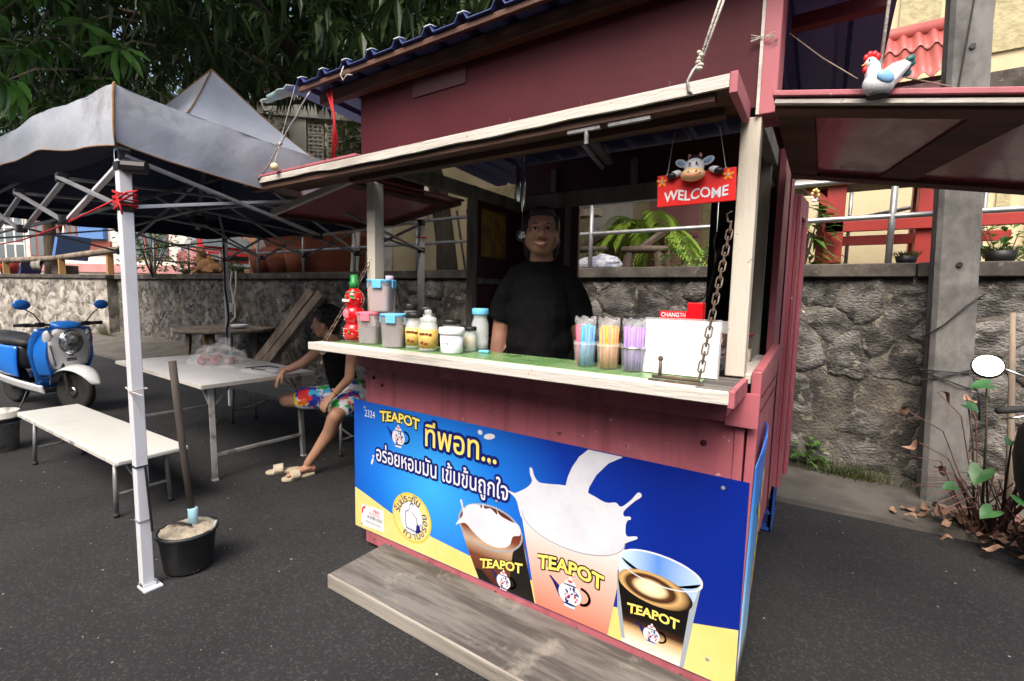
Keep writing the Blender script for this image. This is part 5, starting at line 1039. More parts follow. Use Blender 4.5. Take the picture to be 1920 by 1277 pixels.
# areca palm in the terrace
PM = thing('areca_palm', 'yellow green areca palm seen through the stall hatch', 'palm', (-2.05,4.9,1.74)); rg = random.Random(12)
for i in range(7): 
    x = rg.uniform(-.12,.12); B().tube([(-2.05+x,4.9+rg.uniform(-.1,.1),1.74),(-2.05+x*2,4.9,2.5)], .018, 6).build('stem', 'leaf_palm', PM)
for i in range(26):
    a = 2*PI*i/26+rg.uniform(-.2,.2); up_ = rg.uniform(.3,1.0); L_ = rg.uniform(.65,1.0); pts = []
    for k in range(9):
        t_ = k/8; pts.append(Vector((-2.05+math.cos(a)*L_*t_*(1.15-up_*.45), 4.9+math.sin(a)*L_*t_*(1.15-up_*.45)*.7, 2.42+up_*.8*t_-(.8-.1*up_)*t_**2.4)))
    q = B().tube(pts, [.008-.0008*k for k in range(9)], 5)
    for k in range(1,9):
        for s in (-1,1):
            for h in (0,.33,.66):
                p = pts[k-1].lerp(pts[k], h); d = (pts[k]-pts[k-1]).normalized(); sd_ = d.cross(Vector((0,0,1))).normalized()*s
                leafquad(q, p, sd_+d*.75+Vector((0,0,.12)), .3*(1-.5*abs(k/8-.45)), .034, Vector((0,0,1)), .9)
    q.build('frond', 'leaf_palm', PM)
pw = thing('pink_planter', 'pink painted planter box behind the old wooden seats', 'planter', (-2.3,5.3,1.74))
B().box((-2.75,5.25,1.74),(-1.85,5.65,2.4)).build('box', 'pink_wall', pw, bevel=.02); B().box((-2.7,5.3,2.34),(-1.9,5.6,2.405)).build('soil', 'soil', pw)
def logseat(label, x, y, w_, h, a):
    t_ = thing('rustic_seat', label, 'seat', (x,y,1.74), group='old rustic wooden seats'); Lq = yawed_(x,y,a)
    b = B().tube([Lq(-w_/2,0,1.74+h), Lq(0,.02,1.75+h), Lq(w_/2,0,1.74+h)], [.09,.1,.08], 9, flat=.5); b.build('seat_slab', 'old_wood_dark', t_, smooth=True)
    for s in (-1,1): B().tube([Lq(s*w_*.32,0,1.74+h), Lq(s*w_*.42,0,1.74)], [.06,.07], 7).build('leg', 'old_wood_dark', t_)
    B().tube([Lq(-w_*.2,.12,1.74+h), Lq(w_*.45,.16,2.0+h)], [.05,.06], 7).build('back_branch', 'old_wood_dark', t_)
def yawed_(cx, cy, a): 
    ca, sa = math.cos(a), math.sin(a); return lambda u, v, z: Vector((cx+u*ca-v*sa, cy+u*sa+v*ca, z))
M('old_wood_dark', (.07,.05,.038), .85, (.13,.1,.075), 6, stretch=(1,1,.2), bump=.5, bs=25)
logseat('dark rustic wooden seat in front of the palm', -1.75,4.1,.55,.36,.1); logseat('dark rustic wooden seat left of the palm', -2.75,4.4,.75,.42,0)
tag(B().obb((-2.7,4.2,2.62), (.6,.18,.09)).build('timber_plank', 'old_wood', bevel=.01), 'old timber plank resting above the left rustic seat', 'plank')
b = B().grid(lambda u, v: Vector((-2.2,3.75,1.78))+Vector((.3*math.cos(2*PI*u)*math.sin(PI*v)*(1+.25*noise.noise((u*6,v*6,0))), .16*math.sin(2*PI*u)*math.sin(PI*v), .12-.12*math.cos(PI*v)*(1+.3*noise.noise((u*5,v*5,2))))), 24, 12)
M('bag_stripe', (.6,.62,.66), .3, (.3,.32,.42), 9, .48, .56, col3=(.5,.1,.14), n3=3, lo3=.6, hi3=.66)
tag(b.build('shopping_bags', 'bag_stripe'), 'heap of pale plastic shopping bags on the wall top', 'bag')

# ================================================================ THINGS ON THE TERRACE
RS = thing('red_timber_stand', 'red painted timber stand with a dark plank top behind the railing', 'stand', (.5,4.3,1.74))
for x, y in ((.2,4.1),(.92,4.15),(.12,4.75),(.95,4.8)): B().box((x-.08,y-.07,1.74),(x+.08,y+.07,2.75)).build('leg', 'red_paint', RS, bevel=.006)
B().box((-.25,3.95,2.752),(1.3,4.95,2.83)).build('plank_top', 'old_wood_dark', RS); B().box((.1,4.03,2.2),(1.75,4.09,2.3)).build('rail', 'red_paint', RS, bevel=.004); B().box((.1,4.6,2.12),(1.6,4.66,2.22)).build('rail', 'red_paint', RS, bevel=.004)
B().beam((-.1,4.06,2.72),(.22,4.06,2.4), .05,.07).build('brace', 'red_paint', RS); B().box((-.2,3.97,2.66),(.35,4.02,2.75)).build('apron', 'white_wood', RS)
gl = thing('flower_garland', 'small yellow and white flower garland hanging by the stand', 'garland', (.02,3.9,2.5)); rg = random.Random(1)
for i in range(9): a = 2*PI*i/9; B().ell((.02+.028*math.cos(a),3.92,2.56+.055*math.sin(a)), (.014,.014,.016), 7, 5).build('bloom', 'print_yellow' if i < 5 else 'paper', gl)
def pot(label, x, y, r_, h, fol): 
    t_ = thing('potted_plant', label, 'plant pot', (x,y,1.82), group='dark pots on the wall'); B().lathe([(0,0),(r_*.75,0),(r_,h),(r_*.9,h),(r_*.85,h*.8),(0,h*.8)], (x,y,1.826), 16).build('pot', 'black', t_, smooth=True)
    rg = random.Random(int(x*100)); b = B()
    for i in range(90): a = rg.uniform(0,2*PI); q = rg.random(); leafquad(b, Vector((x+r_*1.1*q*math.cos(a),y+r_*1.1*q*math.sin(a),1.826+h*.8)), Vector((math.cos(a)*.6,math.sin(a)*.6,1)), .09,.02, Vector((1,0,0)), .4)
    b.build('foliage', fol, t_)
pot('dark round pot with mossy plant right of the concrete pole', 1.27,3.35,.1,.09,'grass'); pot('dark pot with small plant left of the concrete pole', .72,3.4,.08,.07,'grass'); pot('dark pot with leafy plant near the right picture edge', 1.62,3.5,.09,.2,'leaf_bright')
GP = thing('terracotta_planter', 'huge orange terracotta planter on the wall behind the tent', 'planter', (-9.1,4.6,1.74))
B().lathe([(0,0),(.95,0),(1.0,.06),(1.2,.75),(1.22,.8),(1.26,.85),(1.26,.95),(1.2,.98),(1.18,1.5),(1.25,1.55),(1.25,1.62),(1.1,1.62),(1.08,1.2),(0,1.15)], (-9.15,4.75,1.76), 40).build('pot', 'terracotta', GP, smooth=True)
for x, r_ in ((-9.7,.28),(-8.95,.36),(-8.5,.22)): B().lathe([(0,0),(r_*.6,0),(r_,.5),(r_*.9,.5),(0,.42)], (x,3.62,1.83), 18).build('small_pot', 'terracotta', GP, smooth=True)
# leaning planks behind the railing and corrugated sheets
for i, (x, w_) in enumerate(((-5.9,.28),(-6.3,.22),(-6.7,.2))):
    tag(B().beam((x,3.6,1.8),(x-.2,3.85,3.0), w_,.03,(0,-1,0)).build('leaning_board', 'white_wood' if i != 1 else 'old_wood', bevel=.004), ['broad pale','narrow weathered','leftmost pale'][i]+' board leaning behind the pipe railing', 'board', 'boards leaning behind the railing')
for i, (x0, x1, lab) in enumerate(((-4.55,-4.2,'thin dark stick leaning beside the tree trunk'),(-4.35,-4.05,'second thin stick leaning right of the tree trunk'))):
    tag(B().tube([(x0,3.8,2.75),(x1,3.6,1.8)], .018, 6).build('leaning_stick', 'old_wood_dark', smooth=True), lab, 'stick')
# dog on the wall
b = B(); dgc = Vector((-11.2,3.28,1.83))
DG = thing('dog', 'tan dog lying on the wall top with its back to the road', 'dog', tuple(dgc))
def fuse(b, name, mat, par, vox=.012, sm=4, local=False):
    o = b.build(name, mat, par, local=local); md = o.modifiers.new('r','REMESH'); md.mode = 'VOXEL'; md.voxel_size = vox; md.use_smooth_shade = True
    m2 = o.modifiers.new('s','SMOOTH'); m2.factor = .5; m2.iterations = sm
    dg = bpy.context.evaluated_depsgraph_get(); me = bpy.data.meshes.new_from_object(o.evaluated_get(dg)); o.modifiers.clear(); old = o.data; o.data = me; bpy.data.meshes.remove(old)
    if not me.materials: me.materials.append(MAT[mat])
    me.polygons.foreach_set('use_smooth', [True]*len(me.polygons)); return o
b.ell(dgc+Vector((-.1,0,.17)), (.24,.15,.17), 14, 10, rotz(.4)).ell(dgc+Vector((.12,.05,.12)), (.3,.15,.12), 14, 10).ell(dgc+Vector((-.26,-.06,.3)), (.12,.1,.14), 12, 8).tube([dgc+Vector((-.24,-.05,.3)),dgc+Vector((-.26,-.05,.42)),dgc+Vector((-.22,-.06,.46))], [.1,.1,.085], 10)
b.ell(dgc+Vector((-.22,-.06,.47)), (.1,.085,.085), 12, 8).tube([dgc+Vector((-.16,-.04,.45)),dgc+Vector((-.08,-.02,.42))], [.055,.035], 8)
for s in (-1,1): b.tube([dgc+Vector((-.26,-.06+s*.06,.53)),dgc+Vector((-.28,-.06+s*.085,.6))], [.03,.006], 6)
b.tube([dgc+Vector((.05,-.12,.08)),dgc+Vector((.3,-.14,.05)),dgc+Vector((.42,-.12,.04))], [.07,.04,.03], 8).tube([dgc+Vector((-.2,-.12,.12)),dgc+Vector((-.26,-.2,.03)),dgc+Vector((-.36,-.22,.03))], [.06,.035,.03], 8).tube([dgc+Vector((.4,.05,.1)),dgc+Vector((.52,-.02,.06)),dgc+Vector((.6,-.1,.04))], [.04,.03,.015], 7)
fuse(b, 'body', 'dog_fur', DG)
# cars
def car(label, c, a, body, sc_=1.0, truck=False):
    t_ = thing('parked_car', label, 'car', c, a, group='cars parked on the terrace')
    def prof(secs, mat, name, hw):
        b = B(); n = len(secs[0][1])
        pts = secs[0][1]; vs = []
        for s in (-1,1): vs += [(p[0], s*hw(p), p[1]) for p in pts]
        b.add(vs, [tuple(range(n))[::-1], tuple(range(n,2*n))]+[(i,(i+1)%n,n+(i+1)%n,n+i) for i in range(n)]); return b.build(name, mat, t_, local=True, bevel=.04)
    lower = [(2.1,.35),(2.12,.62),(2.0,.78),(1.0,.92),(.85,.95),(-1.75,.98),(-2.1,.92),(-2.15,.5),(-2.05,.3)]
    prof([(0,lower)], body, 'body', lambda p: .84)
    roof = [(.85,.95),(.25,1.4),(-.9,1.45),(-1.5,1.38),(-1.85,.98)]
    cb = prof([(0,roof)], body, 'cabin', lambda p: .8-.18*(p[1]-.95)/.5)
    for s in (-1,1): 
        B().add([(.68,s*.792,.99),(.24,s*.675,1.34),(-.3,s*.67,1.37),(-.3,s*.79,.99)], [(0,1,2,3)] if s < 0 else [(3,2,1,0)]).build('side_window', 'window_glass', cb, local=True, solid=.01); B().add([(-.4,s*.79,.99),(-.4,s*.67,1.37),(-1.2,s*.67,1.35),(-1.5,s*.79,1.0)], [(0,1,2,3)] if s < 0 else [(3,2,1,0)]).build('side_window', 'window_glass', cb, local=True, solid=.01)
        B().add([(2.1,s*.45,.56),(2.1,s*.76,.56),(2.08,s*.76,.7),(2.08,s*.45,.7)], [(0,1,2,3)]).build('headlight', 'lamp_glass', t_, local=True, solid=.08); B().add([(2.1,s*.765,.55),(2.07,s*.835,.55),(2.06,s*.835,.7),(2.08,s*.765,.7)], [(0,1,2,3)]).build('indicator', 'amber', t_, local=True, solid=.08)
        B().box((-2.16,s*.62-.14,.62),(-2.1,s*.62+.14,.8)).build('tail_light', 'red_paint', t_, local=True)
    B().add([(.9,-.68,.99),(.9,.68,.99),(.31,.6,1.37),(.31,-.6,1.37)], [(0,1,2,3)]).build('windscreen', 'window_glass', cb, local=True, solid=.03); B().add([(-1.88,-.66,1.02),(-1.56,-.58,1.35),(-1.56,.58,1.35),(-1.88,.66,1.02)], [(0,1,2,3)]).build('rear_window', 'window_glass', cb, local=True, solid=.03)
    B().box((2.07,-.44,.56),(2.125,.44,.68)).build('grille', 'black', t_, local=True); B().box((2.1,-.86,.34),(2.2,.86,.48)).build('bumper', 'grey_metal', t_, local=True, bevel=.02); B().box((-2.24,-.86,.36),(-2.12,.86,.5)).build('bumper', 'grey_metal', t_, local=True, bevel=.02)
    B().box((2.2,-.24,.36),(2.21,.24,.46)).build('number_plate', 'paper', t_, local=True); B().box((-2.25,-.24,.52),(-2.24,.24,.63)).build('number_plate', 'paper', t_, local=True)
    for x in (1.35,-1.3):
        for s in (-1,1):
            w_ = B().lathe([(0,-.09),(.2,-.09),(.29,-.07),(.3,0),(.29,.07),(.2,.09),(0,.09)], (x,s*.78,.3), 24, rot=rotx(R(90))).build('wheel', 'rubber', t_, local=True, smooth=True); B().lathe([(0,-.1),(.17,-.1),(.17,.1),(0,.1)], (x,s*.78,.3), 18, rot=rotx(R(90))).build('rim', 'steel', w_, local=True)
    t_.scale = (sc_,)*3; return t_
car('red car parked on the terrace facing the road behind the white tent leg', (-15.6,5.6,1.74), R(-12), 'car_red')
car('white car parked on the terrace right of the red car', (-14.0,7.2,1.74), R(145), 'car_white')
# clutter along the left wall top
LR = thing('log_rail', 'rough timber log rail above the whitewashed wall at far left', 'rail', (-18,2.6,1.83))
B().tube([(-22.5,1.5,2.22),(-19,2.45,2.3),(-15.8,3.25,2.55)], [.09,.085,.1], 8).build('log', 'old_wood', LR, smooth=True)
for x, y in ((-21.2,1.85),(-18.6,2.55),(-16.6,3.1),(-15.9,3.24)): B().beam((x,y,1.8),(x,y,2.3+.06*(x+20)*.5), .14,.12).build('stake', 'new_wood' if 'new_wood' in MAT else 'old_wood', LR)
tag(B().obb((-20.6,3.3,2.75), (.1,1.1,.8), rotz(.5)@roty(.25)).build('blue_board', 'blue_sheet', bevel=.01), 'blue board leaning behind the log rail at far left', 'board')
tag(B().lathe([(0,0),(.2,0),(.26,.5),(.24,.5),(.2,.1),(0,.1)], (-22.2,2.1,1.83), 20).build('red_tub', 'red_paint', smooth=True), 'red plastic tub on the far left wall top', 'tub')
tag(B().obb((-19.2,2.75,1.98), (.7,.35,.28), rotz(.25)).build('dark_trough', 'coping', bevel=.02), 'dark concrete trough on the far left wall top', 'trough')
tag(B().obb((-20.9,2.35,2.05), (.08,.55,.5), rotz(.4)@roty(.4)).build('leaning_slate', 'navy', bevel=.01), 'dark green panel leaning between red tub and trough', 'panel')
tag(B().grid(lambda u, v: (-19.9+.5*u, 2.2+.1*u+.06*math.sin(v*6), 2.36-.35*abs(v-.45)*2+.03*noise.noise((u*6,v*6,0))), 8, 10).build('grey_cloth', 'grey_wood', smooth=True, solid=.01), 'grey rag draped over the log rail', 'cloth')
# taro plant and dead leaves at the right
TP = thing('taro_plant', 'straggly taro plant with a few heart shaped leaves by the pole', 'plant', (1.2,2.5,0)); rg = random.Random(8)
def heart(b, c, x, n, s):
    x = x.normalized(); n = n.normalized(); y = n.cross(x).normalized(); out = [(0,-.1),(.35,-.5),(.62,-.42),(.68,-.05),(.55,.45),(.25,.85),(0,1.15),(-.25,.85),(-.55,.45),(-.68,-.05),(-.62,-.42),(-.35,-.5)]
    vs = [c+n*.0]+[c+y*p[0]*s+x*p[1]*s+n*(.22*s*abs(p[0])-.1*s*p[1]**2) for p in out]; b.add(vs, [(0,i+1,(i+1)%12+1) for i in range(12)])
for (px_, hx, s, dx) in (((1.12,2.35,.0),(1.02,2.15,1.02),.075,(-.9,-.2,-.15)),((1.15,2.3,.0),(1.03,2.1,.5),.085,(-.4,-.6,-.8)),((1.1,2.4,.0),(.98,2.3,.86),.055,(.6,-.5,-.3)),((1.2,2.3,0),(1.2,2.0,.62),.09,(.2,-.6,-.5)),((1.2,2.35,0),(1.13,2.05,.72),.05,(-.3,-.7,-.2)),((1.15,2.3,0),(1.07,2.0,.3),.07,(-.6,-.5,-.4)),((1.1,2.4,0),(.93,2.2,.35),.055,(-.8,-.3,-.3)),((1.2,2.3,0),(1.17,1.95,.42),.06,(.2,-.8,-.4))):
    a, h = Vector(px_), Vector(hx); B().tube([a, a.lerp(h,.6)+Vector((0,0,.12)), h], [.009,.006,.004], 6).build('stalk', 'old_wood_dark', TP, smooth=True); q = B(); heart(q, h, Vector(dx), Vector((-.1,-.45,.9)), s); q.build('leaf', 'leaf_taro', TP, smooth=True)
q = B()
for i in range(50):
    a = rg.uniform(0,2*PI); p0 = Vector((1.15+rg.uniform(-.1,.15),2.4+rg.uniform(-.15,.1),.02)); L_ = rg.uniform(.25,.6); p1 = p0+Vector((math.cos(a)*.3*L_*1.5,math.sin(a)*.25*L_-.1,L_*.75)); p2 = p1+Vector((math.cos(a)*.2,math.sin(a)*.15-.05,-.15*rg.random())); q.tube([p0,p1,p2], [.006,.004,.002], 4)
M('dry_stalk', (.1,.045,.04), .8, (.17,.09,.06), 8); q.build('dry_stems', 'dry_stalk', TP)
tag(B().tube([(1.32,2.72,.02),(1.3,2.75,.6),(1.27,2.9,1.45)], [.022,.02,.017], 8).build('bamboo_stick', 'old_wood', smooth=True), 'grey stick leaning on the wall right of the pole', 'stick')
dm = []
for k in range(4):
    n = 5; vs = []; ln, wd = .085, .042
    for i in range(n+1): 
        t_ = i/n; w_ = wd*.5*math.sin(PI*min(1,t_*.92+.06))**.7; z = .02*math.sin(t_*5+k)+.012*t_; vs += [(t_*ln,w_,z+.5*w_*(1 if k%2 else -.3)),(t_*ln,0,z),(t_*ln,-w_,z+.6*w_)]
    dm.append(B().add(vs, [(i*3+j,i*3+3+j,i*3+4+j,i*3+1+j) for i in range(n) for j in range(2)]).mesh('dead_leaf', 'leaf_dry', smooth=True))
spots = [(.95+rg.gauss(.2,.22), 2.62-abs(rg.gauss(0,.22))) for _ in range(70)]+[(1.22+rg.gauss(0,.12), 2.25+rg.gauss(0,.1)) for _ in range(30)]
q = B()
for i, (x, y) in enumerate(spots):
    y = min(y, 2.95); m4 = Matrix.Translation((x,y,.05+rg.random()*.05)) @ Matrix.Rotation(rg.uniform(0,6.3),4,'Z') @ Matrix.Rotation(rg.uniform(-.5,.5),4,'Y') @ Matrix.Scale(rg.uniform(.6,1.25),4); md = dm[i%4]
    q.add([m4 @ v.co for v in md.vertices], [tuple(p.vertices) for p in md.polygons])
tag(stuff(q.build('leaf_litter', 'leaf_dry', smooth=True)), 'litter of curled brown dead leaves at the foot of the pole', 'leaf litter')
for i, (x, y, z) in enumerate(((.86,2.5,.9),(.7,2.45,.76),(.78,2.42,.55),(1.0,2.5,.9),(.86,2.35,.42))):
    o = bpy.data.objects.new('withered_leaf', dm[i%4]); C.objects.link(o); o.parent = TP; o.matrix_local = Matrix.Translation(Vector((x,y,z))-WORLD[TP.name_full]) @ Matrix.Rotation(i*1.7,4,'Z') @ Matrix.Rotation(.7,4,'Y') @ Matrix.Scale(1.15,4)
    B().tube([(1.12,2.4,.05),((x+1.1)/2,2.44,z*.85),(x,y,z)], .0035, 4).build('stalk', 'dry_stalk', TP)
q = B()
for i in range(260):
    x = .45+rg.gauss(0,.16); p = Vector((x, 2.99-abs(rg.gauss(0,.04)), .05)); q.add([p+Vector((-.003,0,0)),p+Vector((.003,0,0)),p+Vector((rg.uniform(-.07,.07),-rg.uniform(.0,.09),rg.uniform(.06,.2)))], [(0,1,2)])
for i in range(60):
    p = Vector((-15.9+rg.gauss(0,.3), 2.72, .2)); q.add([p+Vector((-.02,0,0)),p+Vector((.02,0,0)),p+Vector((rg.uniform(-.2,.2),-.1,rg.uniform(.1,.4)))], [(0,1,2)])
tag(stuff(q.build('grass_tuft', 'grass')), 'dry grass growing along the foot of the stone wall', 'grass')

# ================================================================ GOODS ON THE COUNTER
CZ = 1.2325
def G(name, label, cat, x, y, z=CZ, rz_=0, group=None): return thing(name, label, cat, (x,y,z), rz_, group)
def lp(b, name, mat, par, **k): return b.build(name, mat, par, local=True, **k)
M('syrup_red', P((205,24,30)), .18, P((190,16,22)), 6, coat=.6); M('cap_green', P((30,130,60)), .4); M('lid_blue', P((110,190,230)), .4); M('lid_pink', P((225,120,140)), .4); M('lid_black', (.012,.012,.012), .4)
M('tub_clear', (.75,.72,.72), .2, alpha=.3, spec=.8); M('powder_dark', (.09,.08,.085), .9, (.14,.12,.12), 20); M('powder_mauve', (.42,.26,.25), .9, (.36,.22,.2), 8); M('powder_white', (.75,.73,.7), .95, bump=.4, bs=40); M('powder_lilac', (.6,.5,.68), .9)
M('label_gold', P((218,190,110)), .4, P((195,150,70)), 14); M('label_brown', P((110,50,25)), .5); M('seed', P((240,235,235)), .35); M('tub_white', (.72,.74,.8), .3, sss=0); M('honey', P((205,175,95)), .25)
# strawberry syrup bottle
t_ = G('syrup_bottle', 'red strawberry shaped syrup bottle with green cap at the counter end', 'bottle', -1.965,-.1)
bd = lp(B().lathe([(0,0),(.04,0),(.056,.02),(.06,.05),(.052,.085),(.04,.098),(.05,.11),(.056,.14),(.05,.175),(.038,.188),(.047,.2),(.054,.23),(.046,.262),(.026,.283),(.02,.292),(0,.292)], n=24), 'body', 'syrup_red', t_, smooth=True)
lp(B().lathe([(0,.284),(.024,.284),(.025,.32),(.02,.325),(.019,.36),(0,.36)], n=16), 'cap', 'cap_green', t_, smooth=True)
b = B().tube([(.0,-.0505,.262),(.03,-.035,.268),(.045,0,.262)], .004, 5)
for a, z in ((-1.9,.25),(-1.2,.248),(-1.6,.065),(-.6,.07)):
    leafquad(b, Vector((.053*math.cos(a),.053*math.sin(a),z)), Vector((math.cos(a+1.5),math.sin(a+1.5),-.3)), .045,.022, Vector((math.cos(a),math.sin(a),0)), .1)
lp(b, 'leaf_print', 'cap_green', bd)
rgs = random.Random(9); b = B()
for i in range(70):
    a = rgs.uniform(-2.9,.6); z = rgs.choice((.03,.045,.06,.07,.12,.135,.15,.16,.215,.23,.245)); r_ = .0604 if z < .09 else (.0564 if z < .18 else .0542); b.ell((r_*.985*math.cos(a),r_*.985*math.sin(a),z), (.0018,.0018,.003), 4, 3)
lp(b, 'seed_print', 'seed', bd)
lp(B().ell((-.005,-.052,.15), (.024,.006,.026), 12, 8), 'berry_print', 'lid_pink', bd, smooth=True); lp(B().obb((0,-.0545,.222), (.05,.004,.012), rotz(.1)), 'label_band', 'seed', bd)
def rbox(w0, w1, h, n=28, sq=4.5, z0=0, d=1.0):
    vs = []; 
    for (hw, z) in ((w0*.94,z0),(w0,z0+.006),(w1,z0+h)):
        for j in range(n):
            a = 2*PI*j/n; ca, sa = math.cos(a), math.sin(a); vs.append((hw*math.copysign(abs(ca)**(2/sq),ca), hw*d*math.copysign(abs(sa)**(2/sq),sa), z))
    return B().add(vs, [(i*n+j, i*n+(j+1)%n, (i+1)*n+(j+1)%n, (i+1)*n+j) for i in range(2) for j in range(n)]+[tuple(range(n))[::-1], tuple(2*n+j for j in range(n))])
def tubx(label, x, y, z, a, lid, fill, w_=.056, h=.135, flv=.6):
    t_ = G('storage_tub', label, 'tub', x, y, z, a, 'clip lid storage tubs'); lp(rbox(w_*.88,w_,h), 'box', 'tub_clear', t_, smooth=False); lp(rbox(w_*.82,w_*(.82+.12*flv),h*flv,z0=.004), 'contents', fill, t_)
    l = lp(rbox(w_*1.04,w_*1.06,.016,z0=h), 'lid', lid, t_, bevel=.003)
    for (dx, dy) in ((0,-1),(0,1),(1,0),(-1,0)): lp(B().obb((dx*w_*1.085,dy*w_*1.085,h-.008), (.05 if dy else .006,.05 if dx else .006,.042)), 'clip', lid, l, bevel=.003)
    return t_
tubx('clear tub with pink clip lid on the counter beside the red bottle', -1.8,-.12,CZ,.35,'lid_pink','powder_dark',.062,.15,.55)
tubx('clear tub with blue clip lid standing on the counter', -1.595,-.15,CZ,.5,'lid_blue','powder_dark',.06,.15,.7)
tubx('blue lidded tub of mauve powder stacked on the other tubs', -1.745,-.1,CZ+.168,.45,'lid_blue','powder_mauve',.062,.15,.85)
t_ = G('small_bottle', 'small bottle with lavender cap behind the stacked tubs', 'bottle', -1.83,.03); lp(B().lathe([(0,0),(.03,0),(.03,.3),(.02,.33),(0,.33)], n=14), 'body', 'tub_clear', t_, smooth=True); lp(B().lathe([(0,.33),(.022,.33),(.022,.36),(0,.36)], n=14), 'cap', 'powder_lilac', t_, smooth=True)
def jar(label, x, y, r_, h, lid, fill, flv, lab=False, grp='glass jars on the counter'):
    t_ = G('glass_jar', label, 'jar', x, y, CZ, 0, grp)
    lp(B().lathe([(0,0),(r_*.95,0),(r_,.006),(r_,h*.68),(r_*.8,h*.8),(r_*.8,h*.84),(r_*.86,h*.86),(r_*.86,h*.9),(r_*.78,h*.9),(r_*.76,h*.8),(r_*.94,h*.66),(r_*.94,.008),(0,.006)], n=24), 'glass', 'glass', t_, smooth=True)
    lp(B().lathe([(0,.009),(r_*.9,.009),(r_*.9,h*flv),(r_*.3,h*flv+.01),(0,h*flv)], n=20), 'contents', fill, t_, smooth=True)
    if lab: lb_ = lp(B().lathe([(r_*1.012,h*.1),(r_*1.012,h*.62)], n=24), 'label', 'label_gold', t_, smooth=True); b = B(); [b.obb((r_*1.015*math.cos(R(a)),r_*1.015*math.sin(R(a)),h*z), (.014,.003,.01), rotz(R(a+90))) for a, z in ((-95,.5),(-75,.5),(-55,.5),(-35,.48),(-85,.25),(-60,.22))]; stuff(lp(b, 'label_print', 'label_brown', lb_))
    if lid == 'stopper': lp(B().lathe([(0,h*.88),(r_*.85,h*.9),(r_*.88,h*.94),(r_*.4,h*.98),(r_*.3,h*1.04),(r_*.42,h*1.1),(r_*.36,h*1.16),(0,h*1.18)], n=20), 'stopper', 'glass', t_, smooth=True)
    else: lp(B().lathe([(0,h*.9),(r_*.95,h*.9),(r_*.97,h*.92),(r_*.97,h*1.04),(r_*.9,h*1.06),(0,h*1.06)], n=24), 'lid', lid, t_, smooth=True)
    return t_
jar('gold labelled glass jar left of the other gold labelled one', -1.49,-.12,.043,.165,'lid_black','honey',.55,True); jar('gold labelled glass jar with glass stopper in the front row', -1.365,-.155,.045,.165,'stopper','honey',.6,True)
jar('glass jar with a tall black lid behind the blue tub', -1.66,.02,.042,.2,'lid_black','powder_dark',.2); jar('glass jar with a broad black lid behind the gold labelled jars', -1.52,.0,.052,.19,'lid_black','powder_dark',.15)
jar('glass jar with flat black lid behind the white tub', -1.36,.0,.05,.135,'lid_black','powder_mauve',.2); jar('clear jar of white powder with a light blue lid near the vendor', -1.225,.06,.042,.19,'lid_blue','powder_white',.22)
jar('small jar of yellow content right of the white tub', -1.215,-.03,.032,.11,'lid_black','honey',.6)
t_ = G('white_tub', 'round white plastic tub with white lid on the counter', 'tub', -1.225,-.15); lp(B().lathe([(0,0),(.045,0),(.05,.01),(.053,.088),(0,.088)], n=28), 'body', 'tub_white', t_, smooth=True); lp(B().lathe([(0,.088),(.057,.088),(.059,.092),(.059,.112),(.054,.118),(0,.118)], n=28), 'lid', 'paper', t_, smooth=True); lp(B().obb((.005,-.0525,.06), (.035,.003,.02)), 'label', 'paper', t_)
lp(B().lathe([(.0462,.004),(.051,.035)], n=28), 'contents_band', 'powder_lilac', t_, smooth=True)
tag(B().obb((-1.13,-.03,CZ+.006), (.05,.03,.012), rotz(.3)).build('loose_lid', 'lid_blue', bevel=.004), 'small light blue plastic lid lying on the counter by the vendor', 'saucer')  # a loose light blue plastic lid
# straws
for (x, cols, lab, key) in ((-.592,('straw_pink','straw_blue'),'pink and blue drinking straws in a clear cup','a'),(-.497,('straw_orange',),'orange drinking straws in a clear cup','b'),(-.402,('straw_purple',),'purple drinking straws in a clear cup','c')):
    for nm, c in (('straw_pink',(235,75,110)),('straw_blue',(55,175,235)),('straw_orange',(250,165,30)),('straw_purple',(175,125,230))):
        if nm not in MAT: M(nm, P(c), .35, tuple(q*.9 for q in P(c)), 30)
    t_ = G('straw_cup', lab, 'straws', x, -.1, CZ, 0, 'cups of drinking straws'); rgs = random.Random(key)
    lp(B().lathe([(0,.002),(.036,.002),(.043,.1),(.0445,.1),(.0375,0),(0,0)], n=24), 'cup', 'clear', t_, smooth=True)
    k = 0
    for i in range(24):
        a = 2.4*i; q = .03*math.sqrt(i/24); bx_, by_ = q*math.cos(a), q*math.sin(a); tx, ty = bx_*1.25+rgs.uniform(-.004,.004), by_*1.25+rgs.uniform(-.004,.004)
        c = cols[0] if len(cols) == 1 or bx_ < -.008 else cols[1]
        lp(B().tube([(bx_,by_,.005),(tx,ty,.158+rgs.uniform(-.006,.006))], .0052, 7), 'straw', c, t_, smooth=True)
    lp(B().grid(lambda u, v: Vector((math.cos(2*PI*u),math.sin(2*PI*u),0))*(.036+.006*v+.006*noise.noise((math.cos(2*PI*u)*4,math.sin(2*PI*u)*4,v*5+x))*v)+Vector((0,0,.1+.09*v+.006*math.sin(u*40)*(v > .9))), 32, 10), 'wrapper', 'film', t_)
    lp(B().lathe([(.0435,.085),(.0455,.085),(.0455,.09),(.0435,.09)], n=20), 'ring', 'steel' if key == 'c' else 'film', t_, smooth=True)
wbd = thing('menu_board', 'blank white menu card standing on the counter right end', 'board', (-.25,-.085,CZ)); tl = rotx(R(-4))
B().obb((-.24,-.08,CZ+.098), (.25,.004,.192), tl).build('card', 'paper', wbd); 
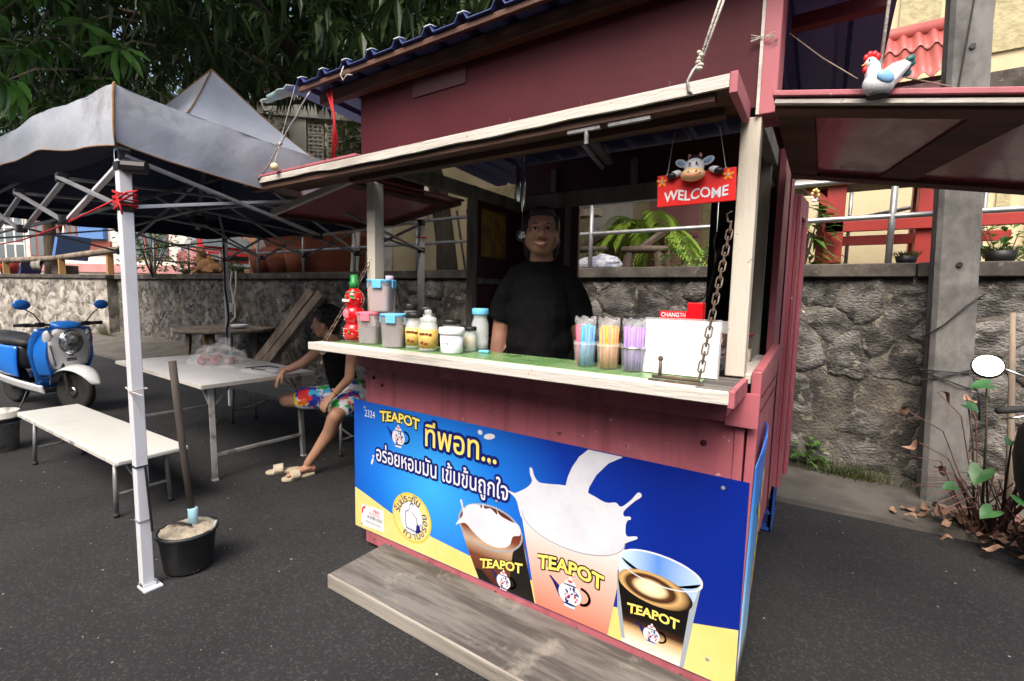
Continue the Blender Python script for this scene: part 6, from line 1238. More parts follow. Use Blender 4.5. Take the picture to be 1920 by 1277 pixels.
for (a, c) in (((-.368,-.088,CZ),(-.368,-.073,CZ+.197)),((-.368,-.073,CZ+.197),(-.112,-.073,CZ+.197)),((-.112,-.073,CZ+.197),(-.112,-.088,CZ))): B().beam(a, c, .005,.009,(0,1,0)).build('frame', 'tub_clear', wbd)
M('pack_red', P((225,25,35)), .25, P((200,15,25)), 14, bump=.3, bs=50)
pk = thing('red_packet', 'red printed packet standing behind the white menu card', 'packet', (-.26,.02,CZ))
B().box((-.345,.01,CZ),(-.245,.06,CZ+.222)).build('box', 'pack_red', pk, bevel=.004); B().box((-.243,.0,CZ),(-.19,.055,CZ+.255)).build('flap', 'pack_red', pk, bevel=.004)
b = B(); emit(b, fit(text2d('CHANG', offset=.025), 0,0,.066,.017), (Vector((-.338,.0088,CZ+.2)),Vector((1,0,0)),Vector((0,0,1))), 0); emit(b, fit(text2d('TH', offset=.01), 0,0,.02,.015), (Vector((-.27,.0088,CZ+.201)),Vector((1,0,0)),Vector((0,0,1))), 0); b.build('lettering', 'print_white', pk)
# things at the right inside the stall
kt = thing('steel_pot', 'steel pot with a brown rimmed bowl beside the right post', 'pot', (-.17,.38,1.0)); B().lathe([(0,0),(.085,0),(.09,.02),(.09,.3),(.086,.3),(0,.28)], (-.16,.42,1.0), 24).build('pot', 'steel', kt, smooth=True); B().lathe([(.03,.0),(.06,.0),(.095,.05),(.098,.052),(.092,.054),(.05,.01)], (-.16,.42,1.31), 24).build('bowl', 'terracotta', kt, smooth=True); B().box((-.2,.38,1.32),(-.14,.383,1.41)).build('card', 'paper', kt)
bb_ = thing('black_bag', 'black bag behind the right post of the stall', 'bag', (-.13,.28,.9)); B().box((-.17,.2,.9),(-.09,.34,1.29)).build('body', 'black', bb_, bevel=.02); B().ell((-.088,.27,1.2), (.004,.014,.03), 8, 6).build('badge', 'paper', bb_)
tag(B().grid(lambda u, v: (-.1-.06*u, .09+.05*math.sin(3*v+u*4)+.02*noise.noise((u*9,v*9,0)), 1.235+.16*v), 10, 12).build('clear_wrap', 'film', smooth=False), 'crumpled clear wrap beside the white menu card', 'wrap')
hc = thing('hanging_cap', 'round black case hanging in the dark back corner', 'case', (-.3,1.3,1.75)); B().lathe([(0,-.04),(.1,-.04),(.12,-.02),(.12,.02),(.1,.04),(0,.04)], (-.33,1.38,1.85), 24, rot=rotx(R(80)), sx=.8).build('case', 'black_gloss', hc, smooth=True); B().tube([(-.33,1.4,1.76),(-.4,1.42,1.5),(-.42,1.42,1.2)], [.08,.06,.1], 10).build('sleeve', 'black', hc, smooth=True)
# chains
def chain(label, p, q, sag, n, s=1.0):
    p, q = Vector(p), Vector(q); t_ = thing('chain', label, 'chain', tuple(p), group='counter support chains')
    pts = [p.lerp(q, k/n)-Vector((0,0,sag*4*(k/n)*(1-k/n))) for k in range(n+1)]
    L_ = (q-p).length/n*1.42; me = B().tube([(math.copysign(max(0,abs(math.cos(a))-.0)*L_*.22,math.cos(a))+ (L_*.28 if math.cos(a) > 0 else -L_*.28), math.sin(a)*L_*.23, 0) for a in [2*PI*(k+.5)/12 for k in range(12)]], .0026*s, 6, closed=True).mesh('link', 'rust', smooth=True)
    for k in range(n):
        o = bpy.data.objects.new('link', me); C.objects.link(o); o.parent = t_; d = (pts[k+1]-pts[k]).normalized()
        zz = d.orthogonal().normalized(); yy = zz.cross(d); o.matrix_local = Matrix.Translation((pts[k]+pts[k+1])/2-p) @ Matrix((d,yy,zz)).transposed().to_4x4() @ Matrix.Rotation(R(45)+(PI/2 if k % 2 else 0),4,'X')
chain('rusty chain holding up the right end of the counter', (-.115,.0,1.76), (-.148,-.2,1.245), .0, 19); chain('rusty chain holding up the left end of the counter', (-1.96,-.003,1.66), (-2.08,-.2,1.24), .005, 17)
tag(B().tube([(-.115,.004,1.8),(-.13,-.005,1.79),(-.125,-.008,1.765),(-.112,-.004,1.76)], .004, 6).build('chain_hook', 'rust', smooth=True), 'rusty hook on the right post holding the chain', 'hook')

# ================================================================ HANGING THINGS
WS = thing('welcome_sign', 'red wooden WELCOME sign with a cow head hanging in the hatch', 'sign', (-.222,-.07,1.878), R(12)); WS.rotation_euler = (0,R(-2),R(8)); WS.scale = (.94,)*3
M('sign_red', P((225,22,18)), .4, P((205,16,14)), 5); M('cow_white', (.75,.76,.78), .35); M('cow_black', (.012,.012,.013), .3); M('cow_tan', P((225,190,140)), .4); M('cow_blue', P((130,180,220)), .4); M('cow_pink', P((225,150,150)), .4); M('petal', P((235,140,20)), .5)
lp(B().box((-.132,-.004,-.062),(.132,.004,.052)), 'board', 'sign_red', WS, bevel=.002)
b = B(); tv = fit(text2d('WELCOME', offset=.02), -.108,-.045,.108,-.008); emit(b, tv, (Vector((0,-.0055,0)),Vector((1,0,0)),Vector((0,0,1))), 0, warp=lambda x, y: (x+.04*(y+.02), y+.0035*math.sin(x*70))); lp(b, 'lettering', 'print_white', WS)
for cx, cz in ((-.115,.028),(.106,.028)):
    for k in range(5): a = 2*PI*k/5+.3; lp(B().prism(oval((cx+.011*math.cos(a),cz+.011*math.sin(a)),.009,.0045,10,a), (0,-.0055,0), (1,0,0), (0,0,1), .001), 'petal', 'petal', WS)
    lp(B().ell((cx,-.0065,cz), (.004,.002,.004), 8, 5), 'flower_centre', 'cow_blue', WS)
hd = lp(B().ell((-.005,-.02,.062), (.034,.026,.036), 16, 12), 'cow_head', 'cow_white', WS, smooth=True); lp(B().ell((-.008,-.028,.037), (.042,.028,.024), 16, 10), 'muzzle', 'cow_tan', hd, smooth=True)
lp(B().ell((-.003,-.018,.094), (.018,.018,.012), 10, 7).ell((-.014,-.024,.09), (.01,.012,.009), 8, 6).ell((.01,-.022,.091), (.01,.012,.009), 8, 6), 'forelock', 'cow_black', hd, smooth=True)
for s in (-1,1):
    e = lp(B().ell((-.004+s*.043,-.012,.083), (.024,.007,.014), 12, 8, roty(-s*R(25))), 'ear', 'cow_white', hd, smooth=True); lp(B().ell((-.004+s*.044,-.017,.083), (.015,.005,.008), 10, 6, roty(-s*R(25))), 'inner_ear', 'cow_blue', e, smooth=True)
    lp(B().ell((-.005+s*.012,-.046,.071), (.006,.003,.009), 8, 6), 'eye', 'print_white', hd, smooth=True); lp(B().ell((-.005+s*.011,-.0485,.07), (.003,.002,.005), 8, 6), 'pupil', 'cow_black', hd, smooth=True); lp(B().ell((-.008+s*.013,-.055,.042), (.003,.002,.003), 6, 5), 'nostril', 'label_brown', hd); lp(B().ell((-.003+s*.018,-.012,.104), (.006,.006,.01), 8, 6), 'horn', 'cow_pink', hd, smooth=True)
    lp(B().ell((s*.066-.002,-.014,.049), (.022,.012,.012), 12, 8, roty(s*R(15))), 'foreleg', 'cow_white', WS, smooth=True); lp(B().ell((s*.078-.002,-.018,.043), (.018,.013,.012), 12, 8, roty(s*R(10))), 'hoof', 'cow_black', WS, smooth=True)
    lp(B().tube([(s*.098,0,.05),(s*.075,.0,.2)], .0012, 5), 'cord', 'rope', WS); lp(B().ell((s*.098,-.003,.052), (.004,.004,.004), 7, 5), 'knot', 'rope', WS)
lp(B().tube([(-.035,-.052,.034),(-.022,-.0575,.027),(-.006,-.0585,.025),(.01,-.056,.03),(.02,-.05,.037)], .0012, 5), 'smile', 'print_red', hd)
# wind chime and om disc
WC = thing('wind_chime', 'metal tube wind chime hanging inside the stall', 'wind chime', (-1.16,.3,2.1))
for k, (dx, dy, z0, z1) in enumerate(((-.018,0,1.98,2.16),(0,.02,1.93,2.15),(.02,0,1.95,2.17),(.004,-.02,1.97,2.14))): B().tube([(-1.16+dx,.3+dy,z0),(-1.16+dx,.3+dy,z1)], .0075, 8).build('tube', 'steel', WC, smooth=True); B().tube([(-1.16+dx,.3+dy,z1),(-1.16+dx*.5,.3+dy*.5,2.45)], .001, 4).build('string', 'rope', WC)
OM = thing('om_disc', 'black round disc with a white om sign hanging beside the vendor', 'ornament', (-1.12,.26,1.8))
B().lathe([(0,-.003),(.03,-.003),(.031,0),(.03,.003),(0,.003)], (-1.122,.26,1.8), 28, rot=rotz(R(30))@rotx(R(90))).build('disc', 'black', OM, smooth=True)
b = B(); xd = Vector((math.cos(R(30)),math.sin(R(30)),0)); nd = xd.cross(Vector((0,0,1))); emit(b, fit(text2d('ॐ', offset=.02), -.018,-.016,.018,.019), (Vector((-1.122,.26,1.8))+nd*.004, xd, Vector((0,0,1))), 0); b.build('om_sign', 'print_white', OM); B().tube([(-1.122,.26,1.831),(-1.12,.26,2.52)], .001, 4).build('string', 'rope', OM)
# rooster
RO = thing('rooster_ornament', 'white ceramic rooster hanging on a rope above the right flap', 'ornament', (.246,-.155,2.083), R(28)); RO.scale = (.8,)*3
M('rooster_white', (.72,.74,.76), .35, (.6,.63,.66), 40, .6, .7); M('teal', (.03,.13,.12), .35)
b = B().ell((0,0,-.01), (.048,.036,.04), 16, 12).ell((-.022,0,.03), (.022,.02,.036), 12, 9, roty(R(10))).ell((-.03,0,.055), (.019,.017,.02), 12, 8).tube([(.02,0,.0),(.055,0,.035),(.085,0,.055)], [.034,.026,.014], 12)
fuse(b, 'body', 'rooster_white', RO, .003, 3, local=True)
for k in range(4): lp(B().ell((.083+.008*(k%2),(-.012+.008*k),.062-.012*k), (.016,.009,.011), 10, 7, roty(R(-30))), 'tail_feather', 'teal', RO, smooth=True)
for k, (x, z) in enumerate(((-.045,.072),(-.034,.082),(-.02,.083),(-.01,.076))): lp(B().ell((x,0,z), (.009,.007,.012), 10, 7), 'comb', 'print_red', RO, smooth=True)
lp(B().ell((-.047,0,.035), (.007,.008,.012), 8, 6), 'wattle', 'print_red', RO, smooth=True); lp(B().tube([(-.045,0,.052),(-.058,0,.048)], [.006,.001], 6), 'beak', 'petal', RO)
for s in (-1,1): lp(B().ell((0,s*.032,.0), (.028,.01,.02), 12, 8, roty(R(20))), 'wing', 'scooter_blue' if False else 'cow_blue', RO, smooth=True); lp(B().ell((-.042,s*.013,.06), (.003,.003,.003), 6, 5), 'eye', 'cow_black', RO)
lp(B().lathe([(.03,-.048),(.032,-.05),(.0,-.05)], n=16), 'base_hole', 'black', RO)
RR = thing('white_rope', 'white rope holding the rooster under the roof overhang', 'rope', (.246,-.155,2.12)); B().tube([(.246,-.155,2.11),(.255,-.15,2.35),(.265,-.14,2.63)], .004, 8).build('strand', 'rope', RR, smooth=True)
tag(B().tube([(.01,.1,2.38),(.11,-.02,2.23),(.2,-.15,2.1)], .0018, 6).build('brown_cord', 'old_wood', smooth=True), 'brown twisted cord running from the stall corner to the rooster', 'cord'); tag(B().tube([(.29,-.14,2.09),(.4,-.05,2.075),(.6,.15,2.05)], .0018, 6).build('trailing_cord', 'old_wood', smooth=True), 'brown twisted cord running right from the rooster over the flap', 'cord')
RP = thing('flap_rope', 'white rope with a steel hook holding the front flap', 'rope', (-.2,-.26,2.15))
B().tube([(-.19,-.25,2.2),(-.15,-.21,2.38),(-.12,-.15,2.6)], .004, 7).build('strand', 'rope', RP, smooth=True); B().tube([(-.185,-.245,2.2),(-.14,-.205,2.38),(-.105,-.15,2.6)], .004, 7).build('strand', 'rope', RP, smooth=True)
b = B(); 
for k in range(6): b.ell((-.19+.004*math.sin(k*2),-.25,2.178+.009*k), (.011-.0008*k,.011,.007), 8, 5)
b.build('knot', 'rope', RP, smooth=True); B().tube([(-.19,-.25,2.195),(-.205,-.262,2.17),(-.215,-.275,2.14),(-.21,-.278,2.11),(-.2,-.27,2.1)], .0045, 7).build('hook', 'worn_metal', RP, smooth=True)
LW = thing('flap_wire', 'twisted wire and hook holding the left end of the front flap', 'wire', (-2.55,-.27,2.14))
w0, w1 = Vector((-2.53,-.272,2.15)), Vector((-2.26,-.14,2.6)); B().tube([w0.lerp(w1,k/10)+Vector((.004*math.sin(k*2.2),0,.004*math.cos(k*2.2))) for k in range(11)], .004, 6).build('wire_twist', 'galv', LW, smooth=True); B().tube([w0,(-2.56,-.28,2.13),(-2.6,-.282,2.1),(-2.59,-.27,2.085)], .004, 6).build('hook', 'rust', LW, smooth=True); B().tube([w0.lerp(w1,.35)+Vector((-.02,0,.0)),w0.lerp(w1,.35)+Vector((.02,0,.01))], .009, 8).build('turnbuckle', 'galv', LW, smooth=True)
BL = thing('ball_weight', 'cream wooden ball hanging on a string over the flap end', 'ornament', (-2.36,-.3,2.17)); M('ball', P((225,205,160)), .5); B().ell((-2.36,-.3,2.165), (.021,.021,.021), 16, 10).build('ball', 'ball', BL, smooth=True); B().tube([(-2.36,-.3,2.185),(-2.36,-.17,2.63)], .0012, 4).build('string', 'rope', BL)
b = B(); rgs = random.Random(6)
for k in range(9): b.tube([(-2.16+rgs.uniform(-.03,.03),-.1,2.6),(-2.12+rgs.uniform(-.01,.01),-.1,2.46),(-2.12+rgs.uniform(-.04,.05),-.1,2.34-rgs.uniform(0,.18))], .0028, 5)
tag(b.build('red_string_bundle', 'red_string', smooth=True), 'bundle of red strings tied under the roof at the left', 'string')
b = B()
for k in range(12): a = rgs.uniform(-.5,.5)+(PI if k % 2 else 0); b.tube([(-.055,-.016,2.335),(-.055+.035*math.cos(a),-.02,2.335+.02*math.sin(a)+rgs.uniform(-.012,.01))], .0012, 4)
tag(b.build('frayed_twine', 'rope', smooth=True), 'frayed white twine tied at the stall corner board', 'twine')
tag(B().tube([(-1.93,-.175,2.63),(-1.95,-.18,2.59),(-1.93,-.18,2.56),(-1.9,-.18,2.58),(-1.86,-.18,2.57)], .003, 5).build('eave_tie', 'rope', smooth=True), 'white wire tie dangling from the roof edge', 'wire')

# ================================================================ PEOPLE
def chainb(b, pts, rs, n=14, flat=1.0):
    b.tube(pts, rs, n, flat=flat)
    for p, r_ in zip(pts, rs): b.ell(p, (r_*.99,)*3, 12, 8)
def head(b, T, hs=1.0, chub=1.0):
    """T maps head coordinates (x right of the face, y back, z up, origin head centre) into place"""
    e = lambda c, r_: b.ell(T(c), r_, 16, 12, T.rot)
    s = hs
    e((0,.012*s,.03*s), (.076*s,.092*s,.085*s)); e((0,-.012*s,-.03*s), (.066*s*chub,.074*s,.078*s)); e((0,-.03*s,-.085*s), (.04*s*chub,.042*s,.03*s))
    for q in (-1,1): e((q*.036*s,-.052*s,-.03*s), (.03*s*chub,.03*s,.032*s)); e((q*.077*s,.012*s,-.012*s), (.01*s,.02*s,.03*s))
    e((0,-.072*s,.024*s), (.052*s,.02*s,.02*s))
    for q in (-1,1): e((q*.031*s,-.07*s,.0105*s), (.019*s,.013*s,.0065*s)); e((q*.03*s,-.066*s,-.012*s), (.022*s,.014*s,.008*s))
    b.tube([T((0,-.08*s,.012*s)),T((0,-.094*s,-.012*s)),T((0,-.1*s,-.03*s))], [.009*s,.012*s,.015*s], 10); e((0,-.1*s,-.033*s), (.016*s,.014*s,.012*s))
    for q in (-1,1): e((q*.014*s,-.09*s,-.036*s), (.011*s,.012*s,.009*s))
    e((0,-.082*s,-.066*s), (.026*s,.014*s,.01*s))
class TF:
    def __init__(s, o, rot): s.o = Vector(o); s.rot = rot
    def __call__(s, c): return s.o + s.rot @ Vector(c)
def face(par, T, s, smile, skinlip='lips'):
    for q in (-1,1):
        e_ = lp(B().ell(T((q*.031*s,-.074*s,.002*s)), (.0145*s,.008*s,(.005 if smile else .0065)*s), 12, 8, T.rot), 'eye', 'eye_white', par, smooth=True); lp(B().ell(T((q*.031*s,-.0795*s,.002*s)), (.0072*s,.003*s,(.0052 if smile else .0062)*s), 10, 7, T.rot), 'iris', 'eye_dark', e_, smooth=True)
        lp(B().tube([T((q*.014*s,-.087*s,.022*s)),T((q*.032*s,-.088*s,.029*s)),T((q*.05*s,-.077*s,.022*s))], [.0022*s,.0028*s,.0014*s], 6), 'eyebrow', 'hair', par, smooth=True)
        lp(B().tube([T((q*.018*s,-.081*s,.006*s)),T((q*.031*s,-.0845*s,.0105*s)),T((q*.046*s,-.076*s,.005*s))], .0022*s, 5), 'lash', 'hair', par)
    k = .013 if smile else 0; mw = 1.25 if smile else 1
    lp(B().tube([T((-.028*mw*s,-.074*s,(-.06+k)*s)),T((-.012*mw*s,-.092*s,-.0605*s)),T((0,-.094*s,-.0605*s)),T((.012*mw*s,-.092*s,-.0605*s)),T((.028*mw*s,-.074*s,(-.06+k)*s))], [.0025*s,.0052*s,.0046*s,.0052*s,.0025*s], 7), 'upper_lip', skinlip, par, smooth=True)
    lp(B().tube([T((-.025*mw*s,-.075*s,(-.064+k)*s)),T((-.01*mw*s,-.09*s,-.0765*s)),T((.01*mw*s,-.09*s,-.0765*s)),T((.025*mw*s,-.075*s,(-.064+k)*s))], [.002*s,.006*s,.006*s,.002*s], 7), 'lower_lip', skinlip, par, smooth=True)
    if smile: lp(B().tube([T((-.028*s,-.079*s,-.057*s)),T((-.014*s,-.09*s,-.0655*s)),T((0,-.0935*s,-.0685*s)),T((.014*s,-.09*s,-.0655*s)),T((.028*s,-.079*s,-.057*s))], .0048*s, 6), 'teeth', 'teeth', par, smooth=True)
def handmesh(b, wr, d, nrm, s, spread, curl, side):
    """palm and five bent fingers; d: wrist to knuckles, nrm: back of the hand, side: +1 thumb on d x nrm side"""
    wr, d, nrm = Vector(wr), Vector(d).normalized(), Vector(nrm).normalized(); x = d.cross(nrm).normalized(); nrm = x.cross(d)
    Mh = Matrix((x, nrm, d)).transposed()
    b.ell(wr+d*.045*s, (.036*s,.016*s,.05*s), 12, 8, Mh); b.tube([wr-d*.02*s, wr+d*.03*s], [.023*s,.026*s], 10, flat=.75)
    for k, (o_, ln) in enumerate(((-.028,.062),(-.01,.075),(.009,.079),(.027,.071))):
        o_ *= side*-1; p0 = wr+d*.075*s+x*o_*s; a = 0; pts = [p0]
        dd = (d+x*o_*spread*8).normalized()
        for j in range(3):
            a += curl*(1,1.1,.7)[j]; dj = dd*math.cos(a)-nrm*math.sin(a); pts.append(pts[-1]+dj*ln*s*(.45,.32,.23)[j]*1.05)
        b.tube(pts, [.0092*s,.0088*s,.008*s,.0066*s], 8); b.ell(pts[-1], (.0066*s,)*3, 8, 6)
    p0 = wr+d*.02*s+x*.025*s*side; p1 = p0+(d*.6+x*side*.75-nrm*.2).normalized()*.035*s; p2 = p1+(d*.9+x*side*.25-nrm*.3).normalized()*.03*s; p3 = p2+(d-nrm*.35).normalized()*.024*s
    b.tube([p0,p1,p2,p3], [.014*s,.0115*s,.0098*s,.0075*s], 8); b.ell(p3, (.0075*s,)*3, 8, 6)
# --- vendor
V = thing('person', 'woman vendor in a black t-shirt standing smiling behind the counter', 'person', (-1.07,.37,.35), R(27))
T = TF((0,-.03,1.472), rotz(R(3))@rotx(R(-3))); b = B(); head(b, T, 1.04, 1.3)
chainb(b, [(0,.03,1.26),(0,.02,1.36),(0,.01,1.43)], [.075,.062,.06])
chainb(b, [(0,.02,.85),(0,.0,1.0),(0,.0,1.14),(0,.015,1.22)], [.155,.145,.135,.09], flat=.8)
for s in (-1,1):
    chainb(b, [(s*.07,.02,1.24),(s*.13,.02,1.21),(s*.185,.02,1.1),(s*.21,.03,.96)], [.06,.058,.052,.046])
    if s < 0: chainb(b, [(s*.21,.03,.96),(s*.22,.0,.84),(s*.205,-.05,.73)], [.046,.043,.029]); handmesh(b, (s*.205,-.055,.72), (.05,-.25,-.97), (s*.9,-.3,0), 1.0, .6, .28, 1)
    else: chainb(b, [(s*.21,.03,.96),(s*.205,.12,.86),(s*.15,.2,.8)], [.048,.042,.03]); handmesh(b, (s*.15,.21,.79), (-.9,.3,-.2), (0,.9,.3), 1.0, .6, .3, 1)
    chainb(b, [(s*.09,.02,.84),(s*.1,.01,.45),(s*.1,.03,.09)], [.1,.065,.045]); chainb(b, [(s*.1,.04,.05),(s*.11,-.1,.04)], [.045,.035])
fuse(b, 'body', 'skin_vendor', V, .0065, 3, True); vb = V.children[0]
face(vb, T, 1.04, True)
b = B(); chainb(b, [(0,.02,.74),(0,.0,.9),(0,-.01,1.05),(0,.0,1.14),(0,.02,1.22)], [.19,.178,.17,.155,.1], 20, .8)
for s in (-1,1): chainb(b, [(s*.05,.02,1.285),(s*.12,.02,1.25),(s*.175,.025,1.155),(s*.205,.035,1.075)], [.055,.064,.068,.068], 16); b.tube([(s*.19,.03,1.1),(s*.215,.038,1.02)], [.068,.076], 16)
b.lathe([(.085,1.25),(.096,1.29),(.086,1.325),(.075,1.325)], (0,.02,0), 20)
b.v = [tuple(Vector(p)+Vector((.6,1,0))*(.016*noise.noise((p[0]*9,p[1]*9,p[2]*5))+.01*noise.noise((p[0]*22,p[1]*22,p[2]*9)))) for p in b.v]
fuse(b, 'tshirt', 'black_cloth', vb, .009, 3, True)
b = B(); 
for s in (-1,1): chainb(b, [(s*.09,.02,.8),(s*.1,.01,.45),(s*.1,.03,.1)], [.125,.085,.07])
b.ell((0,.02,.8), (.2,.16,.12), 16, 10); fuse(b, 'trousers', 'black_cloth', vb, .011, 3, True)
b = B(); b.ell(T((0,.032,.046)), (.088,.098,.09), 18, 12, T.rot); b.ell(T((0,-.025,.092)), (.066,.062,.034), 14, 9, T.rot); b.ell(T((0,.09,-.05)), (.07,.04,.09), 12, 8, T.rot)
for s in (-1,1): b.ell(T((s*.074,.02,.02)), (.02,.05,.08), 12, 8, T.rot); b.tube([T((s*.07,.05,-.02)),T((s*.062,.06,-.1)),T((s*.04,.08,-.16))], [.03,.028,.012], 10)
fuse(b, 'hair', 'hair', vb, .006, 3, True); lp(B().ell(T((-.079,-.0,-.045)), (.006,.006,.006), 8, 6), 'earring', 'pearl', vb, smooth=True)
# --- seated woman (world coordinates, figure rooted at the bench)
W = thing('person', 'woman in black vest and bright patterned shorts sitting behind the table looking left', 'person', (-3.35,.9,.44))
hipR, hipL = Vector((-3.46,.84,.55)), Vector((-3.26,.92,.55)); b = B()
chainb(b, [(-3.36,.9,.54),(-3.37,.88,.66),(-3.385,.85,.8),(-3.39,.83,.93),(-3.395,.815,1.0)], [.14,.118,.118,.122,.08], 16, .8)
b.beam(hipR, hipL, .1,.1)
for p in (hipR, hipL): b.ell(p, (.1,.1,.1), 12, 8)
shR, shL = Vector((-3.52,.755,.995)), Vector((-3.225,.855,.99))
chainb(b, [Vector((-3.4,.81,1.01)), shR, Vector((-3.575,.6,.87)), Vector((-3.63,.47,.815))], [.055,.05,.041,.026]); handmesh(b, (-3.632,.46,.81), (-.12,-.5,-.75), (-.2,-.75,.5), .95, .5, .22, -1)
chainb(b, [Vector((-3.38,.82,1.01)), shL, Vector((-3.09,.72,.78)), Vector((-3.04,.53,.68))], [.055,.05,.041,.026]); handmesh(b, (-3.038,.515,.672), (-.1,-.75,-.62), (.25,-.45,.75), .95, .5, .35, 1)
chainb(b, [hipL, Vector((-3.1,.68,.55)), Vector((-3.02,.53,.515))], [.1,.082,.06]); chainb(b, [Vector((-3.02,.53,.515)), Vector((-3.1,.53,.36)), Vector((-3.19,.47,.2)), Vector((-3.25,.43,.1))], [.06,.057,.042,.034])
b.tube([(-3.245,.45,.065),(-3.265,.38,.06),(-3.285,.3,.045)], [.036,.036,.026], 12, flat=.7); b.ell((-3.24,.465,.055), (.032,.032,.032), 10, 8)
for k in range(5): q = Vector((-3.285,.295,.043))+Vector((.022-.0115*k,-.004+.004*abs(k-1.5),0)); b.tube([q, q+Vector((-.006,-.034+.004*k,-.006))], [.0095-.0008*k,.008-.0008*k], 7); b.ell(q+Vector((-.006,-.034+.004*k,-.006)), (.0085-.0008*k,)*3, 7, 5)
chainb(b, [hipR, Vector((-3.62,.7,.54)), Vector((-3.77,.57,.525))], [.1,.082,.062]); chainb(b, [Vector((-3.77,.57,.525)), Vector((-3.66,.72,.49)), Vector((-3.5,.82,.48))], [.058,.052,.036]); b.tube([(-3.5,.82,.475),(-3.4,.86,.475)], [.035,.028], 10)
hf = Vector((-.78,-.62,-.02)).normalized(); hr = hf.cross(Vector((0,0,1))).normalized(); hu = hr.cross(hf)
T = TF((-3.48,.765,1.218), Matrix((hr, -hf, hu)).transposed()); head(b, T, 1.04, 1.02)
chainb(b, [Vector((-3.395,.82,1.0)), Vector((-3.42,.805,1.07)), Vector((-3.45,.785,1.14))], [.058,.05,.052])
fuse(b, 'body', 'skin', W, .0065, 3); wbod = W.children[0]
off = WORLD[W.name_full]; T2 = TF(T.o-off, T.rot); face(wbod, T2, 1.04, False)
WORLD[wbod.name_full] = off
b = B(); chainb(b, [(-3.36,.895,.56),(-3.37,.88,.66),(-3.385,.85,.8),(-3.39,.83,.92)], [.148,.13,.131,.128], 18, .82)
for s, p in ((-1, Vector((-3.46,.785,1.0))), (1, Vector((-3.32,.845,1.0)))): b.tube([(-3.39+s*.04,.83+s*.015,.9), p+Vector((0,0,.035)), p+Vector((.01,.05,-.02))], [.06,.028,.03], 10)
fuse(b, 'vest', 'black_cloth', wbod, .007, 3)
M('shorts_print', (.7,.72,.8), .7, P((30,50,170)), 7, .52, .56, col3=P((225,45,40)), n3=6, lo3=.57, hi3=.6, stretch=(1,1,1.2), det=2)
m = MAT['shorts_print']; t = m.node_tree; N = t.nodes; L = t.links; bs = N['Principled BSDF']; srcs = bs.inputs['Base Color'].links[0].from_socket; tc = N.new('ShaderNodeTexCoord')
for (c, scl, lo, off_) in (((40,170,70),8,.585,3.1),((250,215,60),7,.6,7.7),((60,180,225),9,.59,12.3),((245,110,30),8,.61,17.9)):
    mp = N.new('ShaderNodeMapping'); mp.inputs['Location'].default_value = (off_,off_*.7,off_*.3); L.new(tc.outputs['Object'], mp.inputs[0]); nz = N.new('ShaderNodeTexNoise'); nz.inputs['Scale'].default_value = scl; nz.inputs['Detail'].default_value = 2; L.new(mp.outputs[0], nz.inputs['Vector'])
    rp = N.new('ShaderNodeMapRange'); rp.inputs[1].default_value = lo; rp.inputs[2].default_value = lo+.03; L.new(nz.outputs['Fac'], rp.inputs[0]); mx = N.new('ShaderNodeMix'); mx.data_type = 'RGBA'; L.new(rp.outputs[0], mx.inputs[0]); L.new(srcs, mx.inputs[6]); mx.inputs[7].default_value = (*P(c),1); srcs = mx.outputs[2]
L.new(srcs, bs.inputs['Base Color'])
b = B(); chainb(b, [(-3.36,.9,.52),(-3.365,.89,.62)], [.155,.15], 16, .85); chainb(b, [hipL, Vector((-3.13,.72,.555)), Vector((-3.075,.62,.54))], [.118,.108,.1]); chainb(b, [hipR, Vector((-3.58,.735,.545)), Vector((-3.66,.665,.54))], [.118,.105,.098])
b.v = [tuple(Vector(p)+Vector((1,1,1))*.008*noise.noise((p[0]*16,p[1]*16,p[2]*16))) for p in b.v]; fuse(b, 'shorts', 'shorts_print', wbod, .008, 2)
b = B(); rgs = random.Random(14); b.ell(T((0,.035,.055)), (.096,.108,.098), 18, 12, T.rot); b.ell(T((0,.08,-.02)), (.08,.055,.085), 14, 9, T.rot)
for k in range(80):
    a = rgs.uniform(0,2*PI); ph = rgs.uniform(-.35,1.3); c = Vector((math.cos(a)*math.cos(ph)*.094, .035+math.sin(a)*math.cos(ph)*.108, .055+math.sin(ph)*.1))
    if c.y < -.02 and c.z < .055: continue
    b.ell(T(c), (.018+rgs.random()*.012,)*3, 8, 6)
b.ell(T((0,-.05,.095)), (.055,.04,.026), 12, 8, T.rot); fuse(b, 'hair', 'hair', wbod, .0065, 1)
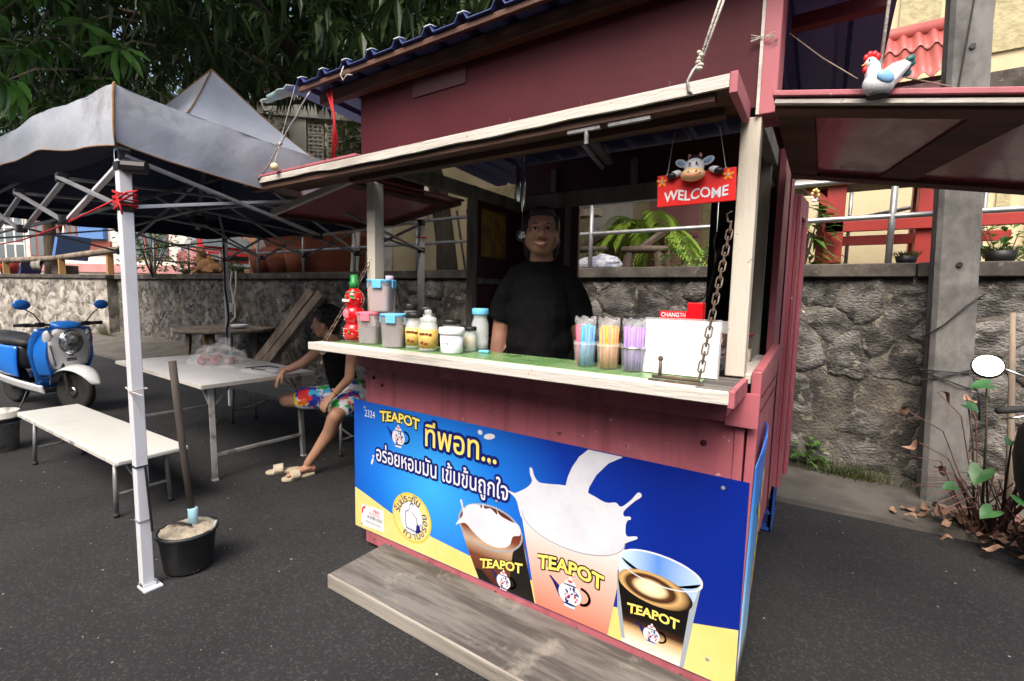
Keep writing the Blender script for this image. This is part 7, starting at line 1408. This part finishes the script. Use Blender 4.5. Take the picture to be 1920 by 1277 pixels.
nk = B().tube([Vector((-3.395,.82,1.03))+Vector((.075*math.cos(a)*.9+.0, -.05+.07*math.sin(a)-.02, .02+(-.085 if math.sin(a) < -.2 else .0)*abs(math.sin(a))**1.5)) for a in [2*PI*k/24 for k in range(24)]], .0022, 5, closed=True); nk.build('necklace', 'gold', wbod, smooth=True)
for k in range(7): a = R(-130+13*k); p = Vector((-3.395+.068*math.cos(a),.75+.07*math.sin(a),1.05-.085*abs(math.sin(a))**1.5)); B().ell(p, (.008,.008,.008), 8, 6).build('bead', 'pearl', wbod, smooth=True)
B().tube([(-3.42,.678,.955),(-3.424,.69,.9)], .0015, 4).build('pendant_cord', 'gold', wbod); B().ell((-3.424,.69,.886), (.013,.007,.017), 10, 7).build('pendant', 'pearl', wbod, smooth=True)
def ring(c, d, r_, w_, nm): 
    d = Vector(d).normalized(); x = d.orthogonal().normalized(); y = d.cross(x); B().tube([Vector(c)+x*r_*math.cos(a)+y*r_*math.sin(a) for a in [2*PI*k/18 for k in range(18)]], w_, 6, closed=True).build(nm, 'gold', wbod, smooth=True)
ring((-3.625,.485,.822), (-.12,-.5,-.75), .031, .0035, 'bracelet'); ring((-3.043,.54,.685), (-.1,-.75,-.62), .029, .003, 'bracelet')
B().ell(T((.079,.012,-.04)), (.006,.006,.006), 8, 6).build('earring', 'gold', wbod, smooth=True)
def sandal(label, c, a):
    t_ = thing('sandal', label, 'sandal', c, a, group='cream sandals'); out = [(-.04,.0),(-.045,.06),(-.042,.12),(-.03,.15),(0,.165),(.03,.15),(.045,.1),(.042,.03),(.036,-.04),(.03,-.085),(0,-.1),(-.03,-.085),(-.036,-.04)]
    lp(B().prism(out[::-1], (0,0,.002), (1,0,0), (0,1,0), .022), 'sole', 'sandal', t_, bevel=.005)
    def st_(u, v): an = PI*u; return Vector((.046*math.cos(an), .03+.075*v, .014+.058*math.sin(an)**.7*(1-.12*v)))
    lp(B().grid(st_, 14, 6), 'strap', 'sandal', t_, smooth=True, solid=.008); return t_
sandal('cream slide sandal under the bare foot of the seated woman', (-3.26,.39,0), R(168)); sandal('empty cream slide sandal beside the table leg', (-3.46,.38,0), R(150))
